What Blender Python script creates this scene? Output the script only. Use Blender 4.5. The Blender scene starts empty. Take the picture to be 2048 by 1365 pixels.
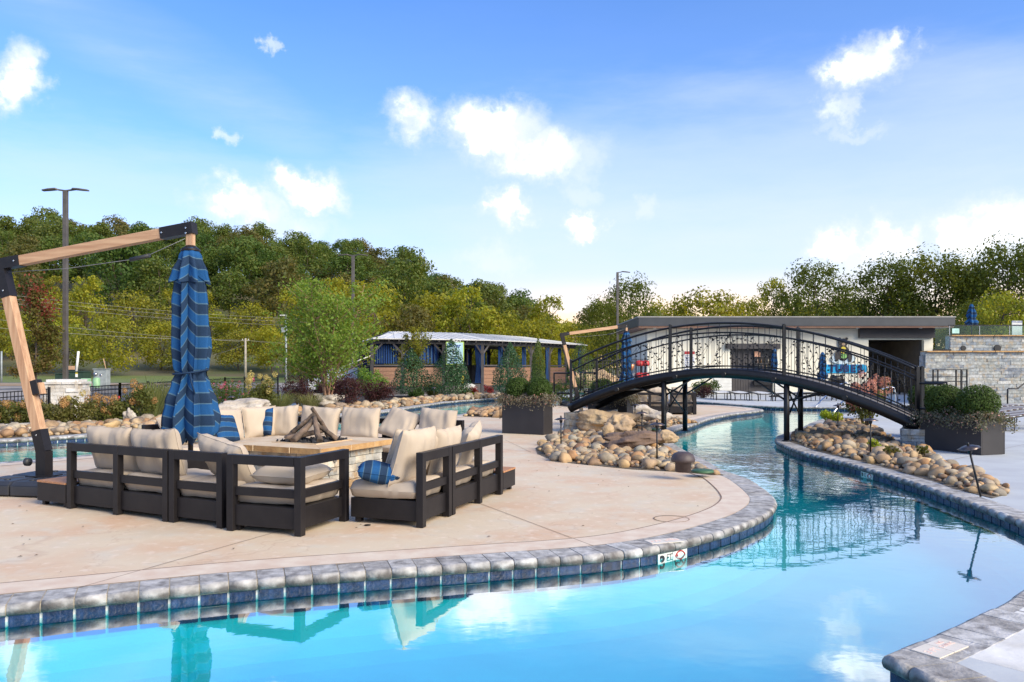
import bpy, bmesh, math, random, zlib
import numpy as np
from mathutils import Vector, Matrix, noise as mnoise
from mathutils.geometry import tessellate_polygon
random.seed(7); RNG = np.random.default_rng(7)
R = math.radians; PI = math.pi
SC = bpy.context.scene; COL = SC.collection

# ---------------------------------------------------------------- camera
EYE, F, CX, HY = 1.5, 1580.0, 1024.0, 735.0
cam_d = bpy.data.cameras.new('camera'); cam = bpy.data.objects.new('camera', cam_d); COL.objects.link(cam)
cam.location = (0, 0, EYE); cam.rotation_euler = (R(90), 0, 0)
cam_d.sensor_width = 36; cam_d.lens = F/2048*36; cam_d.shift_y = (HY-682.5)/2048
cam_d.clip_start = .05; cam_d.clip_end = 5000
SC.camera = cam
SC.view_settings.view_transform = 'Standard'; SC.view_settings.look = 'None'
SC.view_settings.exposure = 0.22; SC.view_settings.gamma = 1; SC.view_settings.use_curve_mapping = False
SC.cycles.max_bounces = 6; SC.cycles.diffuse_bounces = 3; SC.cycles.glossy_bounces = 3
SC.cycles.transmission_bounces = 4; SC.cycles.transparent_max_bounces = 12
SC.cycles.caustics_reflective = False; SC.cycles.caustics_refractive = False
SC.cycles.sample_clamp_indirect = 6

# ---------------------------------------------------------------- sun and sky
SUN_EL, SUN_AZ = 30, 130          # azimuth clockwise from +Y (the view direction)
sd = bpy.data.lights.new('sun', 'SUN'); sun = bpy.data.objects.new('sun', sd); COL.objects.link(sun)
sd.energy = 5.0; sd.angle = R(38); sd.color = (1, .87, .66)
_d = Vector((math.sin(R(SUN_AZ))*math.cos(R(SUN_EL)), math.cos(R(SUN_AZ))*math.cos(R(SUN_EL)), math.sin(R(SUN_EL))))
sun.rotation_euler = _d.to_track_quat('Z', 'Y').to_euler()

W = bpy.data.worlds.new('World'); SC.world = W; W.use_nodes = True
wn, wl = W.node_tree.nodes, W.node_tree.links
wn.clear()
def wm(op, a, b=None, c=None, clamp=False):
    n = wn.new('ShaderNodeMath'); n.operation = op; n.use_clamp = clamp
    for i, v in enumerate((a, b, c)):
        if v is None: continue
        if isinstance(v, (int, float)): n.inputs[i].default_value = v
        else: wl.new(v, n.inputs[i])
    return n.outputs[0]
def wrange(v, a, b, c=0., d=1., kind='SMOOTHSTEP'):
    n = wn.new('ShaderNodeMapRange'); n.interpolation_type = kind
    wl.new(v, n.inputs[0])
    for i, x in enumerate((a, b, c, d)): n.inputs[i+1].default_value = x
    return n.outputs[0]
def wmix(f, a, b):
    n = wn.new('ShaderNodeMix'); n.data_type = 'RGBA'
    for s, v in ((0, f), (6, a), (7, b)):
        if isinstance(v, (int, float)): n.inputs[s].default_value = v
        elif isinstance(v, tuple): n.inputs[s].default_value = (*v, 1)
        else: wl.new(v, n.inputs[s])
    return n.outputs[2]
def wnoise(vec, scale, detail=4, rough=.55):
    n = wn.new('ShaderNodeTexNoise'); n.inputs['Scale'].default_value = scale
    n.inputs['Detail'].default_value = detail; n.inputs['Roughness'].default_value = rough
    wl.new(vec, n.inputs['Vector']); return n.outputs['Fac']
BG = 0.12
sky = wn.new('ShaderNodeTexSky'); sky.sky_type = 'NISHITA'; sky.sun_disc = False
sky.sun_elevation = R(SUN_EL); sky.sun_rotation = R(SUN_AZ); sky.air_density = 1.0; sky.dust_density = .1; sky.ozone_density = 2.0
tc = wn.new('ShaderNodeTexCoord'); sx = wn.new('ShaderNodeSeparateXYZ'); wl.new(tc.outputs['Generated'], sx.inputs[0])
X_, Y_, Z_ = sx.outputs
az = wm('ARCTAN2', X_, Y_)
tel = wm('DIVIDE', Z_, wm('SQRT', wm('ADD', wm('MULTIPLY', X_, X_), wm('MULTIPLY', Y_, Y_))))
dirv = tc.outputs['Generated']
n_big = wnoise(dirv, 5, 5); n_mid = wnoise(dirv, 16, 6, .6); n_fine = wnoise(dirv, 45, 5, .65)
offm = wn.new('ShaderNodeVectorMath'); offm.operation = 'ADD'; wl.new(dirv, offm.inputs[0]); offm.inputs[1].default_value = (3.1, 1.7, 5.3)
n_mid2 = wnoise(offm.outputs[0], 16, 6, .6); n_fine2 = wnoise(offm.outputs[0], 45, 5, .65)
azd = wm('ADD', wm('ADD', az, wm('MULTIPLY', wm('SUBTRACT', n_mid, .5), .085)), wm('MULTIPLY', wm('SUBTRACT', n_fine, .5), .045))
teld = wm('ADD', wm('ADD', tel, wm('MULTIPLY', wm('SUBTRACT', n_mid2, .5), .075)), wm('MULTIPLY', wm('SUBTRACT', n_fine2, .5), .045))
cv = wn.new('ShaderNodeCombineXYZ'); wl.new(azd, cv.inputs[0]); wl.new(teld, cv.inputs[1])
PUFFS = [(35,155,42,60,.9),(825,235,60,46,.8),(985,255,95,55,1),(1070,310,100,50,1),(1155,320,60,45,.45),(480,415,80,40,1),(620,385,68,42,1),
 (540,450,120,30,.6),(1020,420,46,36,1),(1170,455,36,28,1),(1160,385,38,30,.4),(1290,400,24,27,.4),(990,515,65,38,.45),(1735,120,66,50,1),
 (1795,90,27,30,.8),(1675,215,27,34,.6),(1770,490,66,45,1),(1690,510,66,34,1),(1985,465,90,55,1),(1720,570,140,40,.6),(545,98,16,16,.55),
 (460,278,16,16,.55),(1160,610,45,28,.7),(1700,262,60,14,.35)]
puff = None
for (px, py, rx, ry, s) in PUFFS:
    a = math.atan((px-CX)/F); t = (HY-py)/F*math.cos(a)
    sub = wn.new('ShaderNodeVectorMath'); sub.operation = 'SUBTRACT'; wl.new(cv.outputs[0], sub.inputs[0]); sub.inputs[1].default_value = (a, t, 0)
    mul = wn.new('ShaderNodeVectorMath'); mul.operation = 'MULTIPLY'; wl.new(sub.outputs[0], mul.inputs[0]); mul.inputs[1].default_value = (F/rx*.90, F/ry*.90, 1)
    ln = wn.new('ShaderNodeVectorMath'); ln.operation = 'LENGTH'; wl.new(mul.outputs[0], ln.inputs[0])
    v = wrange(ln.outputs['Value'], 1.32, .32, 0, s)
    puff = v if puff is None else wm('MAXIMUM', puff, v)
# elsewhere round the sky the same kind of scattered cumulus
away = wrange(wm('ABSOLUTE', az), .62, .8)
other = wm('MULTIPLY', wm('MULTIPLY', wrange(wnoise(dirv, 3.2, 8, .6), .54, .63), away), wrange(tel, .02, .1))
high = wm('MULTIPLY', wrange(wnoise(dirv, 2.6, 8, .6), .50, .62), wrange(tel, .52, .75))
puff = wm('MAXIMUM', puff, wm('MAXIMUM', other, high))
# cirrus veil: thick near the horizon, thinning upward; reaches higher on the right
mapn = wn.new('ShaderNodeMapping'); mapn.inputs['Scale'].default_value = (1, 1, 4.5); wl.new(dirv, mapn.inputs['Vector'])
n_str = wnoise(mapn.outputs[0], 4.0, 7, .6)
edge = wrange(az, -.35, .05, -.05, .03)
vt = wm('ADD', wm('SUBTRACT', tel, edge), wm('MULTIPLY', wm('SUBTRACT', n_str, .5), .16))
veil = wm('ADD', wm('ADD', wrange(vt, .36, .23, 0, .42), wrange(vt, .27, .06, 0, .38)), wrange(vt, .60, .25, 0, .09))
# faint high streak on the left
streak_d = wm('ABSOLUTE', wm('ADD', wm('SUBTRACT', tel, .385), wm('MULTIPLY', wm('ADD', az, .5), .42)))
streak = wm('MULTIPLY', wrange(streak_d, .09, 0, 0, .34), wrange(n_str, .3, .7, .4, 1))
veil = wm('MAXIMUM', veil, wm('MULTIPLY', streak, wrange(az, -.1, -.3)))
tint = wn.new('ShaderNodeMix'); tint.data_type = 'RGBA'; tint.blend_type = 'MULTIPLY'; tint.inputs[0].default_value = 1
wl.new(sky.outputs[0], tint.inputs[6]); tint.inputs[7].default_value = (.80, 1.25, 1.95, 1)
def hdr(r, g, b): return (r/BG, g/BG, b/BG)
warmf = wm('MULTIPLY', wrange(tel, .125, .01), wm('MULTIPLY', wrange(az, -.12, .12), wrange(az, 1.5, .9)))
veilcol = wmix(warmf, hdr(.74, .83, .98), hdr(1.6, 1.05, .52))
c = wmix(veil, tint.outputs[2], veilcol)
c = wmix(wm('MULTIPLY', warmf, .75), c, hdr(1.55, 1.05, .58))
puff = wm('MULTIPLY', puff, wrange(n_fine2, .25, .5, .75, 1))
shade = wm('MULTIPLY', wrange(wm('ADD', n_mid, wm('MULTIPLY', n_fine, .35)), .58, .78), wrange(puff, .35, .95))
ccol = wmix(shade, hdr(.84, .90, .99), hdr(1.42, 1.42, 1.42))
c = wmix(wm('MULTIPLY', puff, .95), c, ccol)
bg = wn.new('ShaderNodeBackground'); wl.new(c, bg.inputs[0]); bg.inputs[1].default_value = BG
wo = wn.new('ShaderNodeOutputWorld'); wl.new(bg.outputs[0], wo.inputs[0])
W.cycles.sampling_method = 'MANUAL'; W.cycles.sample_map_resolution = 512

# ---------------------------------------------------------------- helpers
def G(px, py, z=0.0):
    """point at height z seen at photo pixel (px, py)"""
    y = F*(EYE-z)/(py-HY); return Vector(((px-CX)*y/F, y, z))
def P(px, py, y): return Vector(((px-CX)*y/F, y, EYE-(py-HY)*y/F))
def tag(o, label=None, cat=None, group=None, kind=None):
    if label: o['label'] = label
    if cat: o['category'] = cat
    if group: o['group'] = group
    if kind: o['kind'] = kind
    return o
def link(name, data, parent=None, mat=None):
    o = bpy.data.objects.new(name, data); COL.objects.link(o)
    if parent: o.parent = parent
    if mat is not None and data is not None and not data.materials: data.materials.append(mat)
    return o
def thing(name, label, cat, loc=(0, 0, 0), rz=0, group=None):
    o = bpy.data.objects.new(name, None); COL.objects.link(o); o.empty_display_size = .2
    o.location = loc; o.rotation_euler = (0, 0, rz)
    return tag(o, label, cat, group)
CH = {}
def copy_tree(o, parent=None, depth=0):
    c = o.copy(); COL.objects.link(c)
    if parent: c.parent = parent
    for k in list(o.children): copy_tree(k, c, depth+1)
    return c
class MB:
    def __init__(s): s.v = []; s.f = []; s.m = []; s.sm = []
    def add(s, vs, fs, mi=0, smooth=False):
        b = len(s.v); s.v.extend([tuple(v) for v in vs])
        for f in fs: s.f.append(tuple(i+b for i in f)); s.m.append(mi); s.sm.append(smooth)
        return s
    def box(s, c, d, rz=0, M=None, mi=0):
        hx, hy, hz = d[0]/2, d[1]/2, d[2]/2
        vs = [Vector((x, y, z)) for z in (-hz, hz) for y in (-hy, hy) for x in (-hx, hx)]
        if M is None: M = Matrix.Rotation(rz, 4, 'Z')
        vs = [M @ v + Vector(c) for v in vs]
        return s.add(vs, [(0,2,3,1),(4,5,7,6),(0,1,5,4),(2,6,7,3),(0,4,6,2),(1,3,7,5)], mi)
    def bar(s, p, q, w, h=None, mi=0, up=Vector((0, 0, 1))):
        p, q = Vector(p), Vector(q); h = h or w; d = (q-p)
        L = d.length; z = d.normalized(); x = up.cross(z)
        if x.length < 1e-4: x = Vector((1, 0, 0)) if abs(z.x) < .9 else Vector((0, 1, 0))
        x.normalize(); y = z.cross(x)
        M = Matrix((x, y, z)).transposed()
        vs = [M @ Vector((a*w/2, b*h/2, c*L/2)) + (p+q)/2 for c in (-1, 1) for b in (-1, 1) for a in (-1, 1)]
        return s.add(vs, [(0,2,3,1),(4,5,7,6),(0,1,5,4),(2,6,7,3),(0,4,6,2),(1,3,7,5)], mi)
    def tube(s, pts, r, n=8, mi=0, cap=True, smooth=True):
        pts = [Vector(p) for p in pts]; k = len(pts)
        rs = r if isinstance(r, (list, tuple)) else [r]*k
        vs = []; px = None
        for i, p in enumerate(pts):
            t = (pts[min(i+1, k-1)]-pts[max(i-1, 0)])
            t = t.normalized() if t.length > 1e-9 else Vector((0, 0, 1))
            if px is None: px = t.orthogonal().normalized()
            px = (px - t*px.dot(t)); px = px.normalized() if px.length > 1e-6 else t.orthogonal().normalized()
            py = t.cross(px)
            for j in range(n):
                a = 2*PI*j/n; vs.append(p + (px*math.cos(a)+py*math.sin(a))*rs[i])
        fs = [(i*n+j, i*n+(j+1)%n, (i+1)*n+(j+1)%n, (i+1)*n+j) for i in range(k-1) for j in range(n)]
        s.add(vs, fs, mi, smooth)
        if cap:
            b = len(s.v)-k*n
            s.f.append(tuple(b+j for j in reversed(range(n)))); s.m.append(mi); s.sm.append(False)
            s.f.append(tuple(b+(k-1)*n+j for j in range(n))); s.m.append(mi); s.sm.append(False)
        return s
    def lathe(s, prof, c=(0, 0, 0), n=16, mi=0, smooth=True):
        c = Vector(c)
        vs = [c+Vector((r*math.cos(2*PI*j/n), r*math.sin(2*PI*j/n), z)) for r, z in prof for j in range(n)]
        fs = [(i*n+j, i*n+(j+1)%n, (i+1)*n+(j+1)%n, (i+1)*n+j) for i in range(len(prof)-1) for j in range(n)]
        return s.add(vs, fs, mi, smooth)
    def prism(s, poly, z0, z1, mi=0):
        n = len(poly)
        vs = [(p[0], p[1], z0) for p in poly]+[(p[0], p[1], z1) for p in poly]
        fs = [tuple(range(n, 2*n)), tuple(reversed(range(n)))]+[(i, (i+1)%n, n+(i+1)%n, n+i) for i in range(n)]
        return s.add(vs, fs, mi)
    def mesh(s, name, mats):
        me = bpy.data.meshes.new(name); me.from_pydata(s.v, [], s.f)
        for m in (mats if isinstance(mats, (list, tuple)) else [mats]): me.materials.append(m)
        me.polygons.foreach_set('material_index', s.m); me.polygons.foreach_set('use_smooth', s.sm)
        bm = bmesh.new(); bm.from_mesh(me); bmesh.ops.recalc_face_normals(bm, faces=bm.faces); bm.to_mesh(me); bm.free()
        me.update(); return me
    def build(s, name, mats, parent=None, bevel=0):
        o = link(name, s.mesh(name, mats), parent)
        if bevel: bev(o, bevel)
        return o
def bev(o, w, seg=2):
    bm = bmesh.new(); bm.from_mesh(o.data)
    es = [e for e in bm.edges if len(e.link_faces) == 2 and e.calc_face_angle(0) > R(40)]
    bmesh.ops.bevel(bm, geom=es, offset=w, segments=seg, affect='EDGES', profile=.5)
    bm.to_mesh(o.data); bm.free(); return o
def flat(poly, z, name, mat, holes=(), kind='structure', parent=None):
    loops = [[Vector((p[0], p[1], 0)) for p in poly]]+[[Vector((p[0], p[1], 0)) for p in h] for h in holes]
    tri = tessellate_polygon(loops); vs = [(*v[:2], z) for l in loops for v in l]
    me = bpy.data.meshes.new(name); me.from_pydata(vs, [], [tuple(t) for t in tri]); me.materials.append(mat)
    bm = bmesh.new(); bm.from_mesh(me); bmesh.ops.recalc_face_normals(bm, faces=bm.faces)
    if bm.faces and sum(f.normal.z for f in bm.faces) < 0: bmesh.ops.reverse_faces(bm, faces=bm.faces)
    bm.to_mesh(me); bm.free()
    o = link(name, me, parent)
    if kind: o['kind'] = kind
    return o
def catmull(pts, closed=True, ds=.1):
    P_ = [Vector((p[0], p[1], 0)) for p in pts]; n = len(P_); out = []
    for i in range(n if closed else n-1):
        if closed: a, b, c_, d = P_[(i-1) % n], P_[i], P_[(i+1) % n], P_[(i+2) % n]
        else: a, b, c_, d = P_[max(i-1, 0)], P_[i], P_[i+1], P_[min(i+2, n-1)]
        t1 = (b-a).length**.5 or 1e-3; t2 = (c_-b).length**.5 or 1e-3; t3 = (d-c_).length**.5 or 1e-3
        m1 = (c_-b)+t2*((b-a)/t1-(c_-a)/(t1+t2)); m2 = (c_-b)+t2*((d-c_)/t3-(d-b)/(t2+t3))
        for k in range(12):
            t = k/12; h = t*t*t; q = t*t
            out.append(b*(2*h-3*q+1)+m1*(h-2*q+t)+c_*(-2*h+3*q)+m2*(h-q))
    if closed: out.append(out[0].copy())
    else: out.append(P_[-1].copy())
    L = [0]
    for i in range(1, len(out)): L.append(L[-1]+(out[i]-out[i-1]).length)
    k = max(3, round(L[-1]/ds)); res = []; j = 0
    for i in range(k if closed else k+1):
        s_ = L[-1]*i/k
        while j < len(L)-2 and L[j+1] < s_: j += 1
        u = (s_-L[j])/max(1e-9, L[j+1]-L[j]); res.append(out[j].lerp(out[j+1], u))
    return res
def area2(l): return sum(l[i].x*l[(i+1) % len(l)].y-l[(i+1) % len(l)].x*l[i].y for i in range(len(l)))
def offset(loop, d):
    """closed loop moved by d to its left side"""
    n = len(loop); out = []
    for i in range(n):
        t = (loop[(i+1) % n]-loop[i-1]).normalized(); out.append(loop[i]+Vector((-t.y, t.x, 0))*d)
    return out
def inside(p, poly):
    r = False; n = len(poly)
    for i in range(n):
        a, b = poly[i], poly[i-1]
        if (a[1] > p[1]) != (b[1] > p[1]) and p[0] < (b[0]-a[0])*(p[1]-a[1])/(b[1]-a[1])+a[0]: r = not r
    return r
def in_frame(p, m=40):
    if p[1] < 1: return False
    u = CX+p[0]*F/p[1]; v = HY+(EYE-p[2])*F/p[1]
    return -m < u < 2048+m and -m < v < 1365+m

# ---------------------------------------------------------------- materials
def newmat(name):
    m = bpy.data.materials.new(name); m.use_nodes = True; nt = m.node_tree; nt.nodes.clear()
    return m, nt.nodes, nt.links
def M(name, c1, c2=None, scale=4, rough=.6, bump=0, bscale=30, metal=0, ramp=None, var=.25, spec=.5, stretch=None, detail=5, coat=0, noise_lo=.35, noise_hi=.65, bdist=.01, island=False):
    m, N, L = newmat(name)
    out = N.new('ShaderNodeOutputMaterial'); b = N.new('ShaderNodeBsdfPrincipled'); L.new(b.outputs[0], out.inputs[0])
    b.inputs['Roughness'].default_value = rough; b.inputs['Metallic'].default_value = metal
    b.inputs['Specular IOR Level'].default_value = spec; b.inputs['Coat Weight'].default_value = coat
    g = N.new('ShaderNodeNewGeometry') if stretch is None else N.new('ShaderNodeTexCoord')
    src = g.outputs['Position'] if stretch is None else g.outputs['Object']
    if stretch is not None:
        mp = N.new('ShaderNodeMapping'); mp.inputs['Scale'].default_value = stretch; L.new(src, mp.inputs[0]); src = mp.outputs[0]
    n = N.new('ShaderNodeTexNoise'); n.inputs['Scale'].default_value = scale; n.inputs['Detail'].default_value = detail; L.new(src, n.inputs['Vector'])
    mr = N.new('ShaderNodeMapRange'); L.new(n.outputs['Fac'], mr.inputs[0]); mr.inputs[1].default_value = noise_lo; mr.inputs[2].default_value = noise_hi
    if ramp:
        oi = N.new('ShaderNodeObjectInfo'); ge = N.new('ShaderNodeNewGeometry')
        ad = N.new('ShaderNodeMath'); ad.operation = 'ADD'; L.new(oi.outputs['Random'], ad.inputs[0]); L.new(ge.outputs['Random Per Island'], ad.inputs[1])
        fr = N.new('ShaderNodeMath'); fr.operation = 'FRACT'; L.new(ad.outputs[0], fr.inputs[0])
        cr = N.new('ShaderNodeValToRGB'); L.new(fr.outputs[0], cr.inputs[0]); e = cr.color_ramp
        while len(e.elements) > 1: e.elements.remove(e.elements[-1])
        e.elements[0].position = 0; e.elements[0].color = (*ramp[0], 1)
        for i, c_ in enumerate(ramp[1:], 1): k = e.elements.new(i/len(ramp)); k.color = (*c_, 1)
        e.interpolation = 'LINEAR'
        hs = N.new('ShaderNodeMix'); hs.data_type = 'RGBA'; hs.blend_type = 'MULTIPLY'; hs.inputs[0].default_value = 1
        mr.inputs[3].default_value = 1-var; mr.inputs[4].default_value = 1+var
        cmb = N.new('ShaderNodeCombineColor')
        for i in range(3): L.new(mr.outputs[0], cmb.inputs[i])
        L.new(cr.outputs[0], hs.inputs[6]); L.new(cmb.outputs[0], hs.inputs[7]); col = hs.outputs[2]
        if c2:
            n2 = N.new('ShaderNodeTexNoise'); n2.inputs['Scale'].default_value = scale*.6; n2.inputs['Detail'].default_value = 6; L.new(src, n2.inputs['Vector'])
            r2 = N.new('ShaderNodeMapRange'); L.new(n2.outputs['Fac'], r2.inputs[0]); r2.inputs[1].default_value = .52; r2.inputs[2].default_value = .66
            mx2 = N.new('ShaderNodeMix'); mx2.data_type = 'RGBA'; L.new(r2.outputs[0], mx2.inputs[0]); L.new(col, mx2.inputs[6]); mx2.inputs[7].default_value = (*c2, 1); col = mx2.outputs[2]
    else:
        mx = N.new('ShaderNodeMix'); mx.data_type = 'RGBA'; L.new(mr.outputs[0], mx.inputs[0])
        c2 = c2 or tuple(x*(1-var) for x in c1)
        mx.inputs[6].default_value = (*c1, 1); mx.inputs[7].default_value = (*c2, 1); col = mx.outputs[2]
    L.new(col, b.inputs['Base Color'])
    if bump:
        nb = N.new('ShaderNodeTexNoise'); nb.inputs['Scale'].default_value = bscale; nb.inputs['Detail'].default_value = 5; L.new(src, nb.inputs['Vector'])
        bp = N.new('ShaderNodeBump'); bp.inputs['Strength'].default_value = bump; bp.inputs['Distance'].default_value = bdist
        L.new(nb.outputs['Fac'], bp.inputs['Height']); L.new(bp.outputs[0], b.inputs['Normal'])
    return m
def leafmat(name, ramp, trans=.35, rough=.55, patch=.0, patchcol=None, pscale=.4):
    m, N, L = newmat(name)
    out = N.new('ShaderNodeOutputMaterial'); b = N.new('ShaderNodeBsdfPrincipled'); b.inputs['Roughness'].default_value = rough
    b.inputs['Specular IOR Level'].default_value = .25
    t = N.new('ShaderNodeBsdfTranslucent'); mx = N.new('ShaderNodeMixShader'); mx.inputs[0].default_value = trans
    oi = N.new('ShaderNodeObjectInfo'); ge = N.new('ShaderNodeNewGeometry')
    a = N.new('ShaderNodeMath'); a.operation = 'MULTIPLY'; L.new(oi.outputs['Random'], a.inputs[0]); a.inputs[1].default_value = .55
    a2 = N.new('ShaderNodeMath'); a2.operation = 'MULTIPLY_ADD'; L.new(ge.outputs['Random Per Island'], a2.inputs[0]); a2.inputs[1].default_value = .45; L.new(a.outputs[0], a2.inputs[2])
    cr = N.new('ShaderNodeValToRGB'); L.new(a2.outputs[0], cr.inputs[0]); e = cr.color_ramp
    while len(e.elements) > 1: e.elements.remove(e.elements[-1])
    e.elements[0].position = 0; e.elements[0].color = (*ramp[0], 1)
    for i, c_ in enumerate(ramp[1:], 1): k = e.elements.new(i/(len(ramp)-1)); k.color = (*c_, 1)
    col = cr.outputs[0]
    if patchcol:
        n = N.new('ShaderNodeTexNoise'); n.inputs['Scale'].default_value = pscale; n.inputs['Detail'].default_value = 3; L.new(ge.outputs['Position'], n.inputs['Vector'])
        mr = N.new('ShaderNodeMapRange'); L.new(n.outputs['Fac'], mr.inputs[0]); mr.inputs[1].default_value = .5; mr.inputs[2].default_value = .66; mr.inputs[4].default_value = patch
        mc = N.new('ShaderNodeMix'); mc.data_type = 'RGBA'; L.new(mr.outputs[0], mc.inputs[0]); L.new(col, mc.inputs[6]); mc.inputs[7].default_value = (*patchcol, 1); col = mc.outputs[2]
    tc_ = N.new('ShaderNodeMix'); tc_.data_type = 'RGBA'; tc_.blend_type = 'MULTIPLY'; tc_.inputs[0].default_value = 1
    L.new(col, tc_.inputs[6]); tc_.inputs[7].default_value = (2.2, 1.9, .7, 1)
    L.new(col, b.inputs['Base Color']); L.new(tc_.outputs[2], t.inputs['Color'])
    L.new(b.outputs[0], mx.inputs[1]); L.new(t.outputs[0], mx.inputs[2]); L.new(mx.outputs[0], out.inputs[0])
    return m
# ---------------------------------------------------------------- material library
m_deck = M('stamped_concrete', (.63, .52, .375), (.60, .41, .27), scale=1.1, rough=.75, bump=.35, bscale=14, detail=8, noise_lo=.42, noise_hi=.7, bdist=.006)
def deck_detail(m, dark=(.42, .38, .31)):
    N, L = m.node_tree.nodes, m.node_tree.links
    b = next(n for n in N if n.type == 'BSDF_PRINCIPLED'); src = b.inputs['Base Color'].links[0].from_socket
    g = N.new('ShaderNodeNewGeometry')
    def layer(src, scale, lo, hi, colr, amt, det=8, dist=0.):
        n = N.new('ShaderNodeTexNoise'); n.inputs['Scale'].default_value = scale; n.inputs['Detail'].default_value = det; n.inputs['Distortion'].default_value = dist
        L.new(g.outputs['Position'], n.inputs['Vector'])
        r = N.new('ShaderNodeMapRange'); L.new(n.outputs['Fac'], r.inputs[0]); r.inputs[1].default_value = lo; r.inputs[2].default_value = hi; r.inputs[4].default_value = amt
        x = N.new('ShaderNodeMix'); x.data_type = 'RGBA'; L.new(r.outputs[0], x.inputs[0]); L.new(src, x.inputs[6]); x.inputs[7].default_value = (*colr, 1); return x.outputs[2]
    src = layer(src, 3.2, .52, .68, (.60, .53, .42), .8)
    src = layer(src, 9, .56, .72, (.74, .62, .50), .6)
    src = layer(src, .5, .58, .75, dark, .45)
    src = layer(src, 26, .60, .74, (.46, .33, .23), .35, 6, 1.5)
    v = N.new('ShaderNodeTexVoronoi'); v.feature = 'DISTANCE_TO_EDGE'; v.inputs['Scale'].default_value = .9
    nd = N.new('ShaderNodeTexNoise'); nd.inputs['Scale'].default_value = 2.2; nd.inputs['Detail'].default_value = 7; L.new(g.outputs['Position'], nd.inputs['Vector'])
    va = N.new('ShaderNodeVectorMath'); va.operation = 'MULTIPLY_ADD'; L.new(nd.outputs['Color'], va.inputs[0]); va.inputs[1].default_value = (1.1, 1.1, 0); L.new(g.outputs['Position'], va.inputs[2])
    L.new(va.outputs[0], v.inputs['Vector'])
    r = N.new('ShaderNodeMapRange'); L.new(v.outputs['Distance'], r.inputs[0]); r.inputs[1].default_value = .012; r.inputs[2].default_value = 0; r.inputs[4].default_value = .28
    x = N.new('ShaderNodeMix'); x.data_type = 'RGBA'; L.new(r.outputs[0], x.inputs[0]); L.new(src, x.inputs[6]); x.inputs[7].default_value = (.40, .24, .16, 1)
    L.new(x.outputs[2], b.inputs['Base Color'])
deck_detail(m_deck)
m_band = M('concrete_band', (.68, .58, .46), (.60, .46, .35), scale=5, rough=.75, bump=.2, bscale=30, detail=8)
m_groove = M('groove', (.26, .17, .12), rough=.9, scale=9)
m_grey = M('grey_deck', (.50, .53, .54), (.42, .44, .46), scale=1.5, rough=.8, bump=.15, bscale=40, detail=8)
m_curb = M('curb_concrete', (.62, .58, .52), (.48, .44, .38), scale=3, rough=.8, bump=.2)
m_coping = M('coping_block', (.4,)*3, None, scale=11, rough=.8, bump=.7, bscale=55, bdist=.008, var=.3,
    ramp=[(.36,.35,.34), (.43,.42,.41), (.30,.285,.27), (.39,.385,.375), (.33,.315,.295), (.45,.445,.435), (.36,.345,.325)])
def coping_wear(m):
    N, L = m.node_tree.nodes, m.node_tree.links
    b = next(n for n in N if n.type == 'BSDF_PRINCIPLED'); src = b.inputs['Base Color'].links[0].from_socket
    g = N.new('ShaderNodeNewGeometry')
    n = N.new('ShaderNodeTexNoise'); n.inputs['Scale'].default_value = 8; n.inputs['Detail'].default_value = 8; L.new(g.outputs['Position'], n.inputs['Vector'])
    s = N.new('ShaderNodeSeparateXYZ'); L.new(g.outputs['Position'], s.inputs[0])
    zf = N.new('ShaderNodeMapRange'); L.new(s.outputs[2], zf.inputs[0]); zf.inputs[1].default_value = -.012; zf.inputs[2].default_value = -.05   # nose is stained by splashing
    a = N.new('ShaderNodeMath'); a.operation = 'MULTIPLY_ADD'; L.new(zf.outputs[0], a.inputs[0]); a.inputs[1].default_value = .24; L.new(n.outputs['Fac'], a.inputs[2])
    r = N.new('ShaderNodeMapRange'); L.new(a.outputs[0], r.inputs[0]); r.inputs[1].default_value = .50; r.inputs[2].default_value = .74; r.inputs[4].default_value = .88
    x = N.new('ShaderNodeMix'); x.data_type = 'RGBA'; L.new(r.outputs[0], x.inputs[0]); L.new(src, x.inputs[6]); x.inputs[7].default_value = (.075, .065, .060, 1)
    n2 = N.new('ShaderNodeTexNoise'); n2.inputs['Scale'].default_value = 17; n2.inputs['Detail'].default_value = 6; L.new(g.outputs['Position'], n2.inputs['Vector'])
    r2 = N.new('ShaderNodeMapRange'); L.new(n2.outputs['Fac'], r2.inputs[0]); r2.inputs[1].default_value = .50; r2.inputs[2].default_value = .75; r2.inputs[4].default_value = .16
    y = N.new('ShaderNodeMix'); y.data_type = 'RGBA'; L.new(r2.outputs[0], y.inputs[0]); L.new(x.outputs[2], y.inputs[6]); y.inputs[7].default_value = (.62, .61, .59, 1)
    L.new(y.outputs[2], b.inputs['Base Color'])
coping_wear(m_coping)
m_mortar = M('mortar', (.44, .38, .29), scale=20, rough=.95)
m_tile = M('slate_blue_tile', (.03, .06, .14), None, scale=16, rough=.35, bump=.6, bscale=40, var=.5, ramp=[(.010,.026,.075), (.016,.038,.10), (.007,.020,.06), (.024,.050,.12)], spec=.35)
m_grout = M('white_grout', (.72, .76, .76), scale=10, rough=.7)
m_basin = M('pool_plaster', (.72, .78, .78), (.62, .70, .70), scale=2, rough=.7, bump=.1)
m_white = M('white_marker_tile', (.82, .82, .78), (.74, .74, .68), scale=15, rough=.3)
m_faded = M('faded_marker_tile', (.66, .60, .50), (.72, .65, .56), scale=12, rough=.4)
m_fadedred = M('faded_red_paint', (.80, .45, .36), (.86, .70, .60), scale=40, rough=.5)
m_black = M('black_paint', (.012, .012, .014), scale=5, rough=.4)
m_red = M('red_paint', (.42, .03, .03), scale=5, rough=.4)
m_dark = M('dark_bronze_metal', (.012, .0105, .012), (.017, .015, .016), scale=6, spec=.3, rough=.45, bump=.06, bscale=180)
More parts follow.
